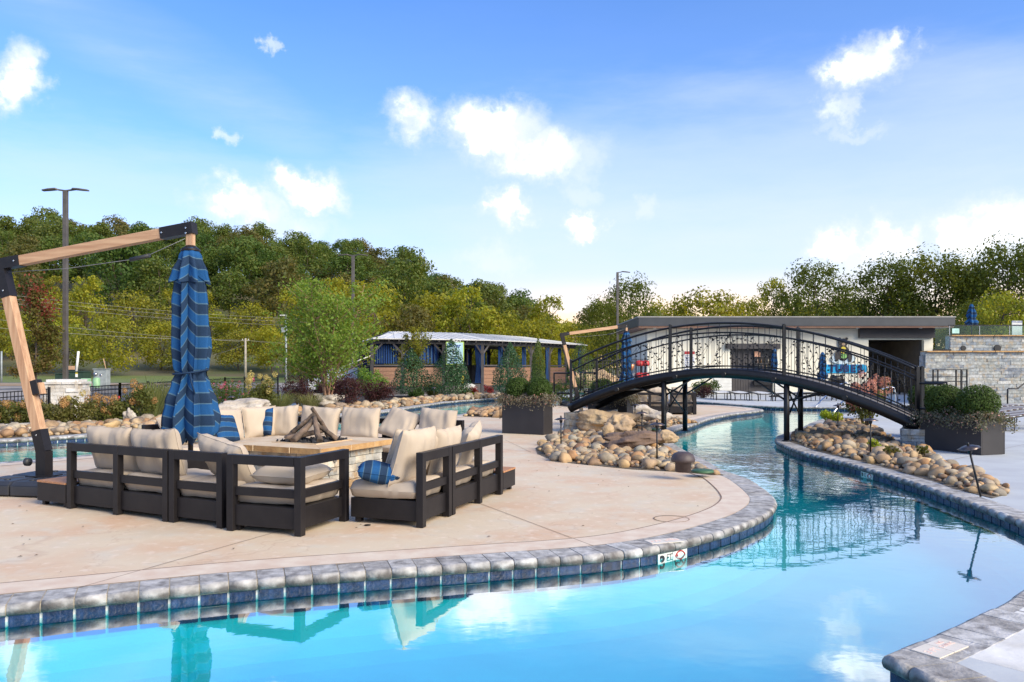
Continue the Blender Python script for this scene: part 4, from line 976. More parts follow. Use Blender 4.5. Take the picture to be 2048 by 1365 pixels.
for ri, (Y0, kind) in enumerate(rows):
    u = -260+rt.uniform(0, 60)
    umax = 1210 if Y0 < 150 else 1100
    while u < umax:
        Y = Y0+rt.uniform(-6, 6); x = (u-CX)/F*Y; g = hill(x, Y)
        if Y0 < 150:
            p = rt.choice(protos_y+(protos_y if kind == 'y' else protos_d[:2]+protos_a)); 
            s = rt.uniform(.75, 1.15); sp = 'y' if p in protos_y else ('a' if p in protos_a else 'd')
            if rt.random() < .14: p = rt.choice(protos_o); sp = 'o'; s = rt.uniform(.9, 1.2)
        else:
            p = rt.choice(protos_d*2+protos_a); s = rt.uniform(.78, 1.12); sp = 'a' if p in protos_a else 'd'
        top_px = HY-(g+14*s-EYE)*F/Y
        HILL.append((hill_label(u, ri, sp), u, place(p, x, Y, g-.3, s, '', 'trees on and below the wooded hill', sz=s*rt.uniform(.88, 1.12))))
        u += F/Y*(6.6 if Y0 >= 150 else 6.0)*s*rt.uniform(.75, 1.2)
_by = {}
for l_, u_, o_ in HILL: _by.setdefault(l_, []).append((u_, o_))
for l_, q_ in _by.items():
    q_.sort(key=lambda t: t[0]); nn_ = {1: [''], 2: [', left one', ', right one'], 3: [', leftmost', ', middle one', ', rightmost']}.get(len(q_), [', %s from left' % ['first', 'second', 'third', 'fourth', 'fifth', 'sixth', 'seventh', 'eighth'][k] for k in range(len(q_))])
    for (u_, o_), sfx in zip(q_, nn_): o_['label'] = l_+sfx
# middle distance: behind the pavilion
for (px, py, Y, h, kind, lab) in [(745, 556, 88, 10.5, 'y', 'bright yellow-green tree behind the tall lamp post'), (935, 548, 84, 11.5, 'o', 'tall airy yellow tree behind the middle of the pavilion roof'), (880, 575, 90, 10, 'y', 'yellow tree behind the left part of the pavilion roof'),
    (1000, 600, 86, 9, 'y', 'olive bushy tree behind the right half of the pavilion'), (1100, 570, 84, 10, 'o', 'thin sparse tree against the sky right of the pavilion'), (1060, 625, 80, 8, 'y', 'low bushy tree at the right end behind the pavilion'), (820, 600, 84, 9, 'a', 'brownish tree behind the pavilion left of centre'),
    (1150, 640, 92, 7, 'y', 'small round tree in the gap at the end of the hill')]:
    p = {'y': protos_y, 'o': protos_o, 'a': protos_a}[kind][len(lab) % (3 if kind == 'y' else 2)]; base = {'y': 8.5, 'o': 11, 'a': 13}[kind]
    top = EYE+(HY-py)*Y/F; z = hill((px-CX)/F*Y, Y); s = (top-z)/base
    place(p, (px-CX)/F*Y, Y, z, s, lab)
# right side: backlit trees behind the pool house
protos_r = [tree_proto('oak_tree', 9, 10, .94, 7600, .25, l_right, 50+i, 62, shell=.85) for i in range(2)]
protos_b = [tree_proto('bushy_tree', 7, 6.5, .97, 5600, .24, l_yel, 60+i, 40, shell=.6) for i in range(2)]
for (px, py, Y, wpx, kind, lab) in [(1205, 600, 70, 110, 'r', 'dark backlit tree behind the left umbrella arm'), (1262, 558, 74, 120, 'r', 'backlit tree behind the single-arm lamp post'), (1330, 596, 78, 130, 'b', 'yellow-green tree over the left end of the pool house roof'), (1420, 588, 76, 160, 'b', 'wide yellow-green tree behind the pool house roof'),
    (1500, 596, 80, 110, 'b', 'low yellow tree behind the middle of the pool house roof'), (1548, 556, 82, 70, 'o', 'sparse upright tree left of the big round oak'), (1632, 528, 78, 150, 'r', 'big round dark oak behind the middle of the pool house'), (1702, 585, 86, 90, 'r', 'smaller dark tree in the dip between two big oaks'),
    (1775, 520, 78, 160, 'r', 'dark oak left of the tallest oak behind the pool house'), (1870, 500, 76, 190, 'r', 'tallest dark oak behind the right end of the pool house'), (1945, 530, 84, 130, 'r', 'dark oak behind the closed terrace umbrella'), (2015, 478, 72, 170, 'r', 'dark oak at the right edge behind the terrace'),
    (2110, 470, 74, 190, 'r', 'dark oak beyond the right edge of the terrace'), (2230, 470, 78, 190, 'r', 'outer dark oak far beyond the terrace'), (1595, 600, 90, 90, 'b', 'low tree between the sparse tree and the round oak'), (1800, 600, 92, 200, 'r', 'lower dark trees behind the two largest oaks'), (1660, 610, 92, 180, 'r', 'dark undergrowth tree behind the round oak'),
    (1960, 600, 66, 120, 'r', 'dark tree low behind the terrace glass'), (2005, 590, 58, 130, 'b', 'light green bush tree behind the terrace sign'), (1290, 640, 86, 140, 'b', 'low tree under the backlit lamp-side tree'), (1905, 640, 70, 110, 'b', 'shrubby tree between pool house roof and terrace')]:
    p = {'r': protos_r, 'b': protos_b, 'o': protos_o}[kind][len(lab) % 2]; x = (px-CX)/F*Y; z = hill(x, Y); top = EYE+(HY-py)*Y/F
    bw, bh = {'r': (9, 10), 'b': (7, 6.5), 'o': (6.5, 11)}[kind]; place(p, x, Y, z-.2, wpx*Y/F/bw*1.20, lab, sz=(top-z+.2)/bh*1.10)
# ================================================================ rock beds
stone_meshes = [rock_mesh('stone', 100+i, 2, random.uniform(.14, .36), (1, random.uniform(.55, .88), random.uniform(.38, .70)), [m_river]) for i in range(16)]
def rock_bed(name, label, poly, smin, smax, spacing, nobj, mound=.12, zb=0., seed=1, layers=2, soil=True, avoid=()):
    r = random.Random(seed); e = thing(name, label, 'rock bed'); poly = [(p[0], p[1]) for p in poly]
    if soil: flat(poly, zb+.003, 'bed_soil', m_soil, kind=None, parent=e)
    x0, x1 = min(p[0] for p in poly), max(p[0] for p in poly); y0, y1 = min(p[1] for p in poly), max(p[1] for p in poly)
    pts = []; cells = {}
    cs = spacing
    def edge(x, y):
        best = 9
        for i in range(len(poly)):
            a, b = Vector(poly[i]), Vector(poly[i-1]); p = Vector((x, y)); ab = b-a; t = max(0, min(1, (p-a).dot(ab)/max(ab.length_squared, 1e-9))); best = min(best, (p-(a+ab*t)).length)
        return best
    for ly in range(layers):
        tries = int((x1-x0)*(y1-y0)/spacing**2*9); cells = {}
        for _ in range(tries):
            x, y = r.uniform(x0, x1), r.uniform(y0, y1)
            if not inside((x, y), poly): continue
            d = edge(x, y)
            if d < .04+ly*.10: continue
            s = smin*.8+(smax*1.2-smin*.8)*r.random()**2.0; q = (int(x/cs), int(y/cs)); ok = True
            for i in (-1, 0, 1):
                for j in (-1, 0, 1):
                    for (X2, Y2, S2) in cells.get((q[0]+i, q[1]+j), ()):
                        if (x-X2)**2+(y-Y2)**2 < (.37*(s+S2))**2: ok = False
            if any((x-ax)**2+(y-ay)**2 < ar*ar for ax, ay, ar in avoid): continue
            if ok: cells.setdefault(q, []).append((x, y, s)); pts.append((x, y, zb+s*.14+mound*min(1, d/.6)*(.5+.5*ly)+ly*smin*.22, s))
    pts.sort(key=lambda p: -p[3]*F/max(1, p[1]) if in_frame((p[0], p[1], 0)) else 0)
    rest = MB()
    for i, (x, y, z, s) in enumerate(pts):
        me = stone_meshes[r.randrange(16)]
        rot = Matrix.Rotation(r.random()*6.28, 3, 'Z') @ Matrix.Rotation(r.gauss(0, .28), 3, 'X') @ Matrix.Rotation(r.gauss(0, .28), 3, 'Y')
        if i < nobj:
            o = bpy.data.objects.new('stone', me); COL.objects.link(o); o.parent = e; o.location = (x, y, z); o.rotation_euler = rot.to_euler(); o.scale = (s, s, s)
        else:
            if not hasattr(rock_bed, 'lo'): l = rock_mesh('lo', 3, 1, .13, (1, .75, .55)); rock_bed.lo = ([v.co.copy() for v in l.vertices], [tuple(p.vertices) for p in l.polygons])
            rest.add([rot @ (v*s)+Vector((x, y, z)) for v in rock_bed.lo[0]], rock_bed.lo[1], 0, True)
    if rest.v: o = rest.build('stone', m_river, e); o['kind'] = 'stuff'
    return e
bed1 = [G(1071,897), G(1075,908), G(1105,921), G(1145,927), G(1185,931), G(1264,939), G(1356,944), G(1422,951), G(1449,951), (2.86, 11.6), (2.84, 12.6), (2.84, 14.5), (2.95, 16.6), (3.5, 18.9), (4.3, 20.7), G(1400,846), G(1370,842), G(1330,838), (2.6, 19.2), (2.0, 17.4), G(1120,868), G(1090,882)]
AV1 = [(G(1215, 872).x, G(1215, 872).y+.35, .5), (G(1262, 900).x, G(1262, 900).y+.1, .42)]
rb1 = rock_bed('rock_bed', 'river stone bed with boulders at the left foot of the footbridge', bed1, .10, .25, .23, 300, .03, seed=1, avoid=AV1)
bed2 = [(5.60, 15.9), (5.56, 15.2), (5.45, 14.2), (5.50, 13.1), (5.56, 12.1), (5.56, 11.1), (5.54, 10.3), (5.45, 9.75), G(1985,997), G(2018,988), G(2019,975), G(1975,957), G(1925,941), G(1890,925), (7.35, 13.6), (7.3, 15.0), (8.0, 16.5), (8.6, 18.5), (9.6, 21.5), (9.2, 22.4), (8.5, 21.2), (7.1, 18.8), (6.1, 17.2)]
rb2 = rock_bed('rock_bed', 'long river stone bed on the right bank below the right planter', bed2, .12, .25, .25, 300, .05, seed=2)
bed3 = [(-13.0, 14.8), (-10.95, 16.45), (-10.0, 17.4), (-8.6, 19.6), (-6.75, 22.9), (-5.6, 25.2), (-6.8, 25.8), (-8.7, 23.2), (-10.5, 20.8), (-12.0, 18.6), (-14.2, 16.2)]
rb3 = rock_bed('rock_bed', 'river stone bed between the left pool edge and the pale curb', bed3, .15, .36, .30, 280, .03, seed=3)
bed4 = [(-5.4, 25.6), (-4.85, 26.7), (-4.05, 30.3), (-3.03, 34.7), (-.9, 38.5), (1.0, 39.6), (.6, 40.8), (-1.5, 40.0), (-4.3, 36.0), (-5.3, 31.5), (-6.6, 27.0)]
rb4 = rock_bed('rock_bed', 'far strip of tan river stones behind the blue channel', bed4, .16, .40, .34, 250, .05, seed=4)
bed5 = [G(925,833), G(1003,836), (0.9, 21.5), (1.3, 26), (.3, 28.4), (-.7, 27.6), (-1.2, 25.6)]
rb5 = rock_bed('rock_bed', 'small pile of stones on the deck edge left of the left planter', bed5, .16, .42, .32, 90, .08, seed=5)
for (lst, nm) in (([ (5.62,15.2),(5.60,13.1),(5.66,11.1),(5.5,9.6) ], 'x'),): pass
def boulder(px, py, w, d, h, rz, mat, label, seed, z=0, tilt=0, name='boulder', amp=.34, sub=5):
    p = G(px, py); me = rock_mesh(name, seed, sub, amp, (w, d, h), [mat])
    # strata and chipped facets
    for v in me.vertices:
        n = mnoise.noise(Vector((v.co.x*3, v.co.y*3, v.co.z*11+seed))); n2 = mnoise.noise(v.co*9+Vector((seed, 0, 0))); c_ = mnoise.cell(Vector((v.co.x*4, v.co.y*4, v.co.z*7+seed*3))); v.co *= 1+.10*n+.035*n2+.05*(c_-.5)
    o = link(name, me); o.location = (p.x, p.y+d*.35, z+h*.36); o.rotation_euler = (tilt, 0, rz)
    return tag(o, label, 'boulder')
boulder(1222, 869, 1.25, .8, .46, R(-14), m_bould, 'large layered tan boulder in the stones under the left bridge ramp', 1, .12)
boulder(1240, 884, .68, .5, .46, R(10), m_bould, 'round golden boulder in front of the large layered one', 2, .12)
boulder(1218, 889, .20, .16, .28, 0, m_bould, 'small upright stone against the golden boulder', 3, .16, sub=3)
boulder(1264, 906, 1.25, .7, .30, R(8), m_bould3, 'dark brown flat slab of rock below the golden boulder', 4, .10)
boulder(1332, 897, .45, .35, .26, R(-20), m_bould, 'tan boulder at the pool side of the left stone bed', 5, .10)
boulder(1300, 845, 1.1, .6, .42, R(-8), m_bould2, 'grey pointed boulder behind the left bridge pillars', 6, .05)
boulder(1210, 849, .32, .2, .14, 0, m_bould, 'flat stone lying on top of the large layered boulder', 7, .62, sub=3)
boulder(1163, 852, .16, .14, .42, 0, m_bould, 'tall upright stone beside the left bridge abutment', 8, .12, sub=3)
boulder(475, 838, 1.7, .8, .55, R(12), m_bould2, 'long pale boulder behind the left back sofa cushions', 9, .1)
boulder(640, 812, 1.6, 1.0, .5, R(0), m_bould2, 'flat pale boulder at the foot of the birch tree', 10, .05)
boulder(256, 848, .35, .3, .45, R(30), m_bould2, 'pointed grey rock at the fence behind the left sofa', 11, 0)
boulder(1218, 806, 2.4, 1.0, .5, 0, m_bould2, 'big flat boulder of the rock waterfall behind the far sofas', 12, .2)
boulder(1195, 790, 2.8, 1.2, .8, R(5), m_bould, 'stacked slab at the top of the rock waterfall', 13, .6)
boulder(1280, 800, 1.5, 1.0, 1.1, R(5), m_bould2, 'tall boulder beside the rock waterfall', 14, .2)
boulder(975, 786, 1.2, .8, .6, R(5), m_bould, 'tan boulder in the mulch in front of the pavilion', 15, .2)
MB().lathe([(0, 0), (.105, 0), (.105, .13), (.155, .135), (.16, .17), (.135, .235), (.08, .265), (0, .27)], n=28).build('vent_cap', M('bronze_plastic', (.075,.055,.055), rough=.55, scale=20)).location = tuple(G(1366, 944, .10))
tag(bpy.data.objects['vent_cap'], 'brown domed vent cap sticking out of the left stone bed', 'vent')
def valve_lid(px, py, z, label):
    o = MB().lathe([(0, 0), (.15, 0), (.155, .02), (.14, .035), (0, .035)], n=20).build('valve_lid', M('green_plastic', (.05,.13,.06), rough=.5)); o.location = tuple(G(px, py, z)); tag(o, label, 'valve lid'); return o
valve_lid(1405, 945, .06, 'round green valve lid among the stones beside the vent cap')
valve_lid(1306, 860, .06, 'green valve lid behind the left stone bed boulders')
MB().lathe([(0, 0), (.03, 0), (.03, .006), (0, .008)], n=14).build('round_drain', m_black).location = tuple(G(735, 1051))
tag(bpy.data.objects['round_drain'], 'small black drain cap in the deck in front of the sofas', 'drain')
o = MB().lathe([(.168, 0), (.176, 0), (.176, .002), (.168, .002)], n=28).build('deck_ring', m_groove); o.location = tuple(G(1343, 1038)); tag(o, 'round valve cover outline in the deck near the pool curve', 'drain')

# low voltage path lights
def path_light():
    e = thing('path_light', '', 'path light', group='path lights in the stone beds')
    MB().tube([(0, 0, -.08), (0, 0, .46)], .012, 8).build('stem', m_iron, e)
    b = MB(); b.lathe([(.018, .42), (.03, .455), (.03, .475), (.018, .48)], n=14).build('collar', m_iron, e)
    sh = MB(); n = 16; pr = [(.012, .515), (.06, .505), (.118, .478), (.116, .474), (.05, .495), (.012, .50)]
    sh.v = []; ks = len(pr); vs = []
    for (r, z) in pr:
        for j in range(n): a = 2*PI*j/n; rr = r*(1+(.06*math.cos(a*8) if r > .1 else 0)); vs.append((rr*math.cos(a), rr*math.sin(a), z))
    MB().add(vs, [(i*n+j, i*n+(j+1) % n, (i+1)*n+(j+1) % n, (i+1)*n+j) for i in range(ks-1) for j in range(n)], 0, True).build('shade', m_lampmetal, e)
    MB().lathe([(0, .505), (.014, .51), (.014, .545), (0, .55)], n=8).build('finial', m_iron, e)
    return e
m_lampmetal = M('path_light_metal', (.22, .17, .15), (.10, .08, .075), scale=14, rough=.35, metal=.9)
pl0 = path_light(); firstpl = True
for (px, py, z, s, tilt, lab) in [(1122, 894, .10, 1, 0, 'path light at the left end of the left stone bed'), (1314, 916, .12, 1.05, 0, 'path light in front of the boulders right of the dark slab'), (1284, 876, .12, 1, 0, 'path light between the large boulder and the bridge pillar'),
    (1270, 848, .1, .95, 0, 'path light behind the large boulder under the bridge'), (1741, 902, .12, 1.05, 0, 'path light beside the pink hydrangea on the right bank'), (1676, 852, .1, 1, 0, 'path light by the yellow shrub on the right bank'), (1958, 980, .13, 1.0, 14, 'tilted path light at the near end of the right stone bed'),
    (464, 826, .1, 1, 0, 'path light behind the back left sofa cushions'), (868, 798, .1, 1, 0, 'path light between the two holly bushes'), (970, 790, .1, 1, 0, 'path light in front of the pavilion entrance'), (988, 791, .1, 1, 0, 'path light right of the pavilion entrance light'), (1000, 832, .1, 1.1, 0, 'path light in the small pile of stones by the left planter')]:
    o = pl0 if firstpl else copy_tree(pl0); firstpl = False
    o.location = tuple(G(px, py, z)); o.scale = (s, s, s); o.rotation_euler = (0, R(-tilt), R(random.uniform(0, 30))); o['label'] = lab

# ================================================================ planters and shrubs
def ball(r, n=2600, leaf=.045, mat=None, sq=.92, name='ball_shrub'):
    d = RNG.normal(size=(n, 3)); d /= np.linalg.norm(d, axis=1, keepdims=True); d = d[d[:, 2] > -.75]
    k = np.array([1+.07*mnoise.noise(Vector(q)*3.1) for q in d.tolist()])
    rr = r*k*(1-.35*RNG.random(len(d))**1.8); c = d*rr[:, None]*np.array([1, 1, sq]); return c, d
def shrub(name, label, cat, x, y, z, rx, rz_, n, leaf, mat, group=None, profile=None, lumps=9, stems=5, flowers=None, shell=.7, ry=None):
    e = thing(name, label, cat, (x, y, z), 0, group); ry = ry or rx; r = random.Random(zlib.crc32(label.encode()) % 9999)
    if profile:
        t = RNG.random(n); a = RNG.random(n)*2*PI; pr = np.interp(t, [p[0] for p in profile], [p[1] for p in profile])
        keep = RNG.random(n) < pr/pr.max()*.9+.1; t, a, pr = t[keep], a[keep], pr[keep]
        nz = np.array([1+.22*mnoise.noise(Vector((math.cos(b)*1.6, math.sin(b)*1.6, s*6+x))) for s, b in zip(t, a)])
        q = pr*nz*(1-.5*RNG.random(len(t))**1.7); c = np.stack([np.cos(a)*q*rx, np.sin(a)*q*rx, t*rz_], 1); d = np.stack([np.cos(a), np.sin(a), np.full(len(a), .4)], 1)
    else:
        bl = [(0, 0, rz_*.45, min(rx, rz_)*.62, .9)]
        for i in range(lumps):
            a = r.random()*6.28; q = r.uniform(.3, .75); bl.append((math.cos(a)*rx*q, math.sin(a)*ry*q, rz_*r.uniform(.25, .78), min(rx, rz_)*r.uniform(.25, .42), .95))
        c, d = blob_pts(n, bl, shell); c = c[c[:, 2] > .01] if True else c; d = None
    leaf_obj('foliage', c, leaf, mat, e, normals=d)
    b = MB()
    for i in range(stems):
        a = r.random()*6.28; q = r.uniform(.2, .7); b.tube([(math.cos(a)*.03, math.sin(a)*.03, -.05), (math.cos(a)*rx*q*.5, math.sin(a)*rx*q*.5, rz_*.4), (math.cos(a)*rx*q, math.sin(a)*rx*q, rz_*.8)], [.014, .009, .004], 5)
    o = b.build('stem', m_bark, e); o['kind'] = 'stuff'
    if flowers:
        k, fr, fm, fn = flowers
        for i in range(k):
            a = r.random()*6.28; q = r.uniform(.35, .98); zz = rz_*r.uniform(.45, 1.05); dd = RNG.normal(size=(fn, 3)); dd /= np.linalg.norm(dd, axis=1, keepdims=True)
            s = fr*r.uniform(.75, 1.2); cc = dd*s*np.array([1, 1, 1.15])*(1-.3*RNG.random((fn, 1)))+np.array([math.cos(a)*rx*q, math.sin(a)*ry*q, zz])
            leaf_obj('blossom', cc, s*.42, fm, e, normals=dd, nspread=.4)
    return e
def planter(corner, deg, L, Wd, H, label, plant_label, balls):
    e = thing('planter_box', label, 'planter', (corner[0], corner[1], 0), R(deg)); t = .03
    for (cx, cy, w, d) in ((L/2, t/2, L, t), (L/2, Wd-t/2, L, t), (t/2, Wd/2, t, Wd-2*t), (L-t/2, Wd/2, t, Wd-2*t)): MB().box((cx, cy, H/2), (w, d, H)).build('side_panel', m_planter, e, .004)
    MB().box((L/2, Wd/2, H-.06), (L-2*t-.002, Wd-2*t-.002, .04)).build('soil', m_soil, e)
    Mw = Matrix.Translation(e.location) @ Matrix.Rotation(R(deg), 4, 'Z')
    # trailing plants spilling over the rim
    n = 5200; u = RNG.random(n)*(L+.3)-.15; v = RNG.random(n)*(Wd+.34)-.17
    out = np.maximum(np.maximum(-v, v-Wd), np.maximum(-u, u-L)); hgt = np.array([.12+.16*mnoise.noise(Vector((a*4, b*4, deg))) for a, b in zip(u, v)])
    z = H+hgt*RNG.random(n)**.6-np.clip(out, 0, 1)*1.6*RNG.random(n)-.02
    c = np.stack([u, v, z], 1); keep = (out > -.5) & ~((out > 0.14) & (RNG.random(n) < .5)); c = c[keep]; 
    t_ = thing('trailing_plants', plant_label, 'plant', e.location, R(deg)); leaf_obj('foliage', c, .042, l_trail, t_)
    o = leaf_obj('blossom', c[RNG.random(len(c)) < .06]+np.array([0, 0, .02]), .035, l_bloomp, t_)
    for (bx, by, r, lab) in balls:
        s = thing('ball_shrub', lab, 'shrub', Mw @ Vector((bx, by, H-.06)), 0, 'clipped ball shrubs in the planters'); c, d = ball(r, int(5200*(r/.35)), .05); c += np.array([0, 0, r*.95])
        leaf_obj('foliage', c, .05, l_box, s, normals=d, nspread=.5, aspect=.35); 
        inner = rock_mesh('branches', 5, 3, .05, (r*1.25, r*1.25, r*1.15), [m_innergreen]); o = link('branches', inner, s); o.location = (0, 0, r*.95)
    return e
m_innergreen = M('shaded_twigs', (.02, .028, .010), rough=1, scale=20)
p_ = G(1004, 866.5)
planter((p_.x, p_.y), -29, 1.06, .46, .77, 'dark planter box at the left foot of the footbridge', 'trailing pale plants spilling from the left front planter', [(.28, .25, .30, 'left of the two ball shrubs in the left front planter'), (.82, .25, .30, 'right ball shrub in the left front planter, nearest the bridge post')])
planter((1.95, 20.3), -29, 1.06, .46, .70, 'dark planter box behind the left bridge ramp', 'trailing plants in the planter behind the left ramp', [(.3, .25, .31, 'ball shrub seen behind the left bridge post'), (.8, .25, .28, 'ball shrub seen through the left end of the railing')])
p_ = G(1840, 896.5)
planter((p_.x, p_.y), -71, 1.28, .55, .60, 'dark planter box at the right foot of the footbridge', 'trailing pale plants spilling over the right front planter', [(.28, .30, .345, 'left ball shrub in the right front planter'), (.98, .28, .35, 'right ball shrub in the right front planter')])
planter((8.55, 17.3), -71, 1.1, .5, .60, 'dark planter box behind the right bridge ramp', 'trailing plants in the planter behind the right ramp', [(.35, .25, .33, 'ball shrub seen through the right end of the railing'), (.8, .25, .30, 'ball shrub behind the right front planter')])
p_ = G(1975, 903); e = thing('stone_step', 'low grey stone step right of the right planter', 'step', (p_.x-.05, p_.y+.1, 0), R(-20))
MB().box((0, 0, .16), (.40, .5, .06)).build('tread', m_coping, e, .008); 
for i in range(2): block('stone', m_stone, e, (-.09+.18*i, 0, .065), (.175, .42, .125))
# ================================================================ arched footbridge
bridge = thing('footbridge', 'black arched steel footbridge with vine railings over the pool channel', 'bridge')
BA, BB = Vector((1.36, 18.5, 0)), Vector((7.62, 14.8, 0)); BD = (BB-BA).normalized(); BN = Vector((-BD.y, BD.x, 0)); BL = (BB-BA).length; BWID = 1.45
def arcz(t): return .54+(.376-.54)*t+.915*4*t*(1-t)
def bp_(t, w=0, h=0): p = BA+BD*(BL*t)+BN*w; return Vector((p.x, p.y, arcz(t)+h))
ts = np.linspace(0, 1, 49)
for w in (0, BWID):
    MB().tube([bp_(t, w) for t in ts], .105, 16).build('arch_tube', m_iron, bridge)
    MB().tube([bp_(t, w, 1.06) for t in ts], .024, 10).build('handrail', m_iron, bridge)
    MB().tube([bp_(t, w, .86) for t in ts], .017, 8).build('mid_rail', m_iron, bridge)
    MB().tube([bp_(t, w, .155) for t in ts], .014, 8).build('bottom_rail', m_iron, bridge)
    for t in (0.003, .335, .665, .997):
        MB().bar(bp_(t, w, -.02), bp_(t, w, 1.12), .062, .062).lathe([(.036, 0), (.036, .012), (0, .02)], bp_(t, w, 1.12), 8).build('post', m_iron, bridge)
    n = 62
    for i in range(1, n):
        t = i/n
        if min(abs(t-q) for q in (0, .335, .665, 1)) < .008: continue
        MB().tube([bp_(t, w, .08), bp_(t, w, 1.05 if i % 2 == 0 else .86)], .0058, 6).build('baluster', m_iron, bridge)
    # end rails that turn outward
    for t, sgn in ((0, -1), (1, 1)):
        for h, l in ((.82, .42), (.35, .32)):
            if t == 0: h -= .0
            p = bp_(t, w, h); q = p+BD*sgn*l; MB().tube([p, q-BD*sgn*.05, q, q+Vector((0, 0, -.05))] + ([q+Vector((0, 0, -.45))] if h > .5 else []), .02, 8).build('end_rail', m_iron, bridge)
rv = random.Random(3)
leafq = []
def vine(w, t0, t1, kind, seed):
    r = random.Random(seed); m = MB(); pts = []
    if kind == 'v':
        for k in range(22):
            s = k/21; t = t0+(t1-t0)*s; a = 3.5*2*PI*s*.6; pts.append(bp_(t+.0042*math.sin(a), w+.0, .14+.74*s)+BN*(.012*math.cos(a)))
    else:
        ph = r.random()*6; fr = r.uniform(1.5, 2.6)
        for k in range(34):
            s = k/33; t = t0+(t1-t0)*s; h = .50+.30*math.sin(ph+fr*s*PI)+.05*math.sin(9*s+ph); pts.append(bp_(t, w, max(.16, min(.86, h)))+BN*.012*math.cos(s*12))
    m.tube(pts, .0045 if kind == 'v' else .0032, 5)
    for k in range(2, len(pts)-1, 3 if kind == 'v' else 4):
        p = pts[k]; up = BD*r.choice((-1, 1))*r.uniform(.02, .04)+Vector((0, 0, r.uniform(-.02, .03))); q = p+up
        a = up.normalized(); s = a.cross(BN).normalized()
        lv = [q-a*.028, q+s*.020+BN*.004, q+a*.030, q-s*.020-BN*.004]; m.add(lv, [(0, 1, 2, 3)]); m.add([v+BN*.004 for v in lv], [(3, 2, 1, 0)])
        m.tube([p, q], .003, 4, cap=False)
    m.build('vine', m_iron, bridge)
for w in (0, BWID):
    for i, t in enumerate((.05, .085, .18, .265, .31, .36, .42, .475, .52, .58, .63, .70, .715, .79, .85, .87, .93)):
        vine(w, t, t+rv.uniform(-.006, .006), 'v', 10+i+int(w*10))
    for i, (a, b) in enumerate(((.02, .16), (.10, .30), (.20, .33), (.345, .50), (.40, .58), (.50, .655), (.45, .62), (.68, .80), (.72, .90), (.82, .985))): vine(w, a, b, 'h', 60+i+int(w*10))
# deck boards and cross beams
m_board = M('grey_deck_board', (.10, .09, .085), (.16, .145, .13), scale=5, rough=.8, bump=.3)
nb = 58
for i in range(nb):
    t = (i+.5)/nb; p = bp_(t, BWID/2, .055); sl_ = (arcz(t+.01)-arcz(t-.01))/(BL*.02)
    Mx = Matrix.Rotation(math.atan2(BD.y, BD.x), 4, 'Z') @ Matrix.Rotation(-math.atan(sl_), 4, 'Y')
    MB().box((0, 0, 0), (BL/nb*1.02*math.sqrt(1+sl_*sl_)-.008, BWID-.22, .03)).build('board', m_board, bridge).matrix_local = Matrix.Translation(p) @ Mx
for t in (.168, .355, .5, .64, .825):
    MB().tube([bp_(t, -.15, -.02), bp_(t, BWID+.15, -.02)], .05, 12).build('cross_beam', m_iron, bridge)
for t, zf in ((.315, 0), (.672, 0)):
    for w in (0.0, BWID):
        p = bp_(t, w); foot = Vector((p.x, p.y, 0))
        if w: foot.z = -.0
        MB().tube([(foot.x, foot.y, zf-.005), (p.x, p.y, p.z)], .058, 14).build('pillar', m_iron, bridge)
        MB().lathe([(0, 0), (.10, 0), (.10, .015), (.07, .03), (0, .03)], (foot.x, foot.y, zf), 14).build('pillar_base', m_iron, bridge)
        for s in (-1, 1):
            MB().tube([(p.x, p.y, p.z-.42), bp_(t+s*.095, w, -.07)], .02, 8).build('brace', m_iron, bridge)
    a_, b_ = bp_(t, 0), bp_(t, BWID)
    for s in (-1, 1): MB().tube([(a_.x if s < 0 else b_.x, a_.y if s < 0 else b_.y, .42), (b_.x if s < 0 else a_.x, b_.y if s < 0 else a_.y, a_.z-.15)], .018, 8).build('brace', m_iron, bridge)
# stone abutments
for k, (t, lab, z) in enumerate(((-.005, 'stone abutment carrying the left end of the footbridge', .43), (.965, 'stone abutment carrying the right end of the footbridge', .33))):
    c = BA+BD*(BL*t+.25)+BN*BWID/2; e = thing('stone_abutment', lab, 'abutment', (c.x, c.y, 0), math.atan2(BD.y, BD.x))
    MB().box((0, 0, z/2), (.5, BWID+.3, z)).build('core', m_soil, e)
    hx, hy = .27, BWID/2+.17
    for a, b, n_ in (((-hx, -hy), (hx, -hy), (0, -1)), ((hx, -hy), (hx, hy), (1, 0)), ((-hx, hy), (-hx, -hy), (-1, 0))): ledger(e, a, b, .0, z+.02, 3, (.18, .4), .06, m_stone, n_, .015)

# ================================================================ pool house
m_stucco = M('cream_stucco', (.82, .78, .64), (.77, .73, .59), scale=1.2, rough=.9, bump=.15, bscale=60)
m_fascia = M('charcoal_fascia', (.040, .044, .050), (.05, .054, .06), scale=2, rough=.45)
m_soffit = M('brown_soffit', (.30, .16, .10), (.24, .12, .08), scale=3, rough=.6)
m_roofedge = M('grey_roof_edge', (.32, .31, .29), rough=.6, scale=3)
m_char2 = M('charcoal_board', (.045, .040, .042), (.055, .05, .05), scale=3, rough=.6)
m_whiteboard = M('white_board', (.70, .70, .66), (.62, .62, .58), scale=3, rough=.7)
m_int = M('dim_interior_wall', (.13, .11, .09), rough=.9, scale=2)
PY = 45.0; s45 = PY/F
def X45(px): return (px-CX)*s45
def Z45(py): return EYE-(py-HY)*s45
ph = thing('pool_house', 'long cream pool house with flat charcoal roof behind the footbridge', 'building')
x0, x1 = X45(1295), X45(1866); z1 = 3.70; xo0, xo1 = X45(1737), X45(1848); zo = Z45(680)
D_ = 7.0
wallm = m_stucco
xd0, xd1 = X45(1462), X45(1547); zd = Z45(697)
pw = .30
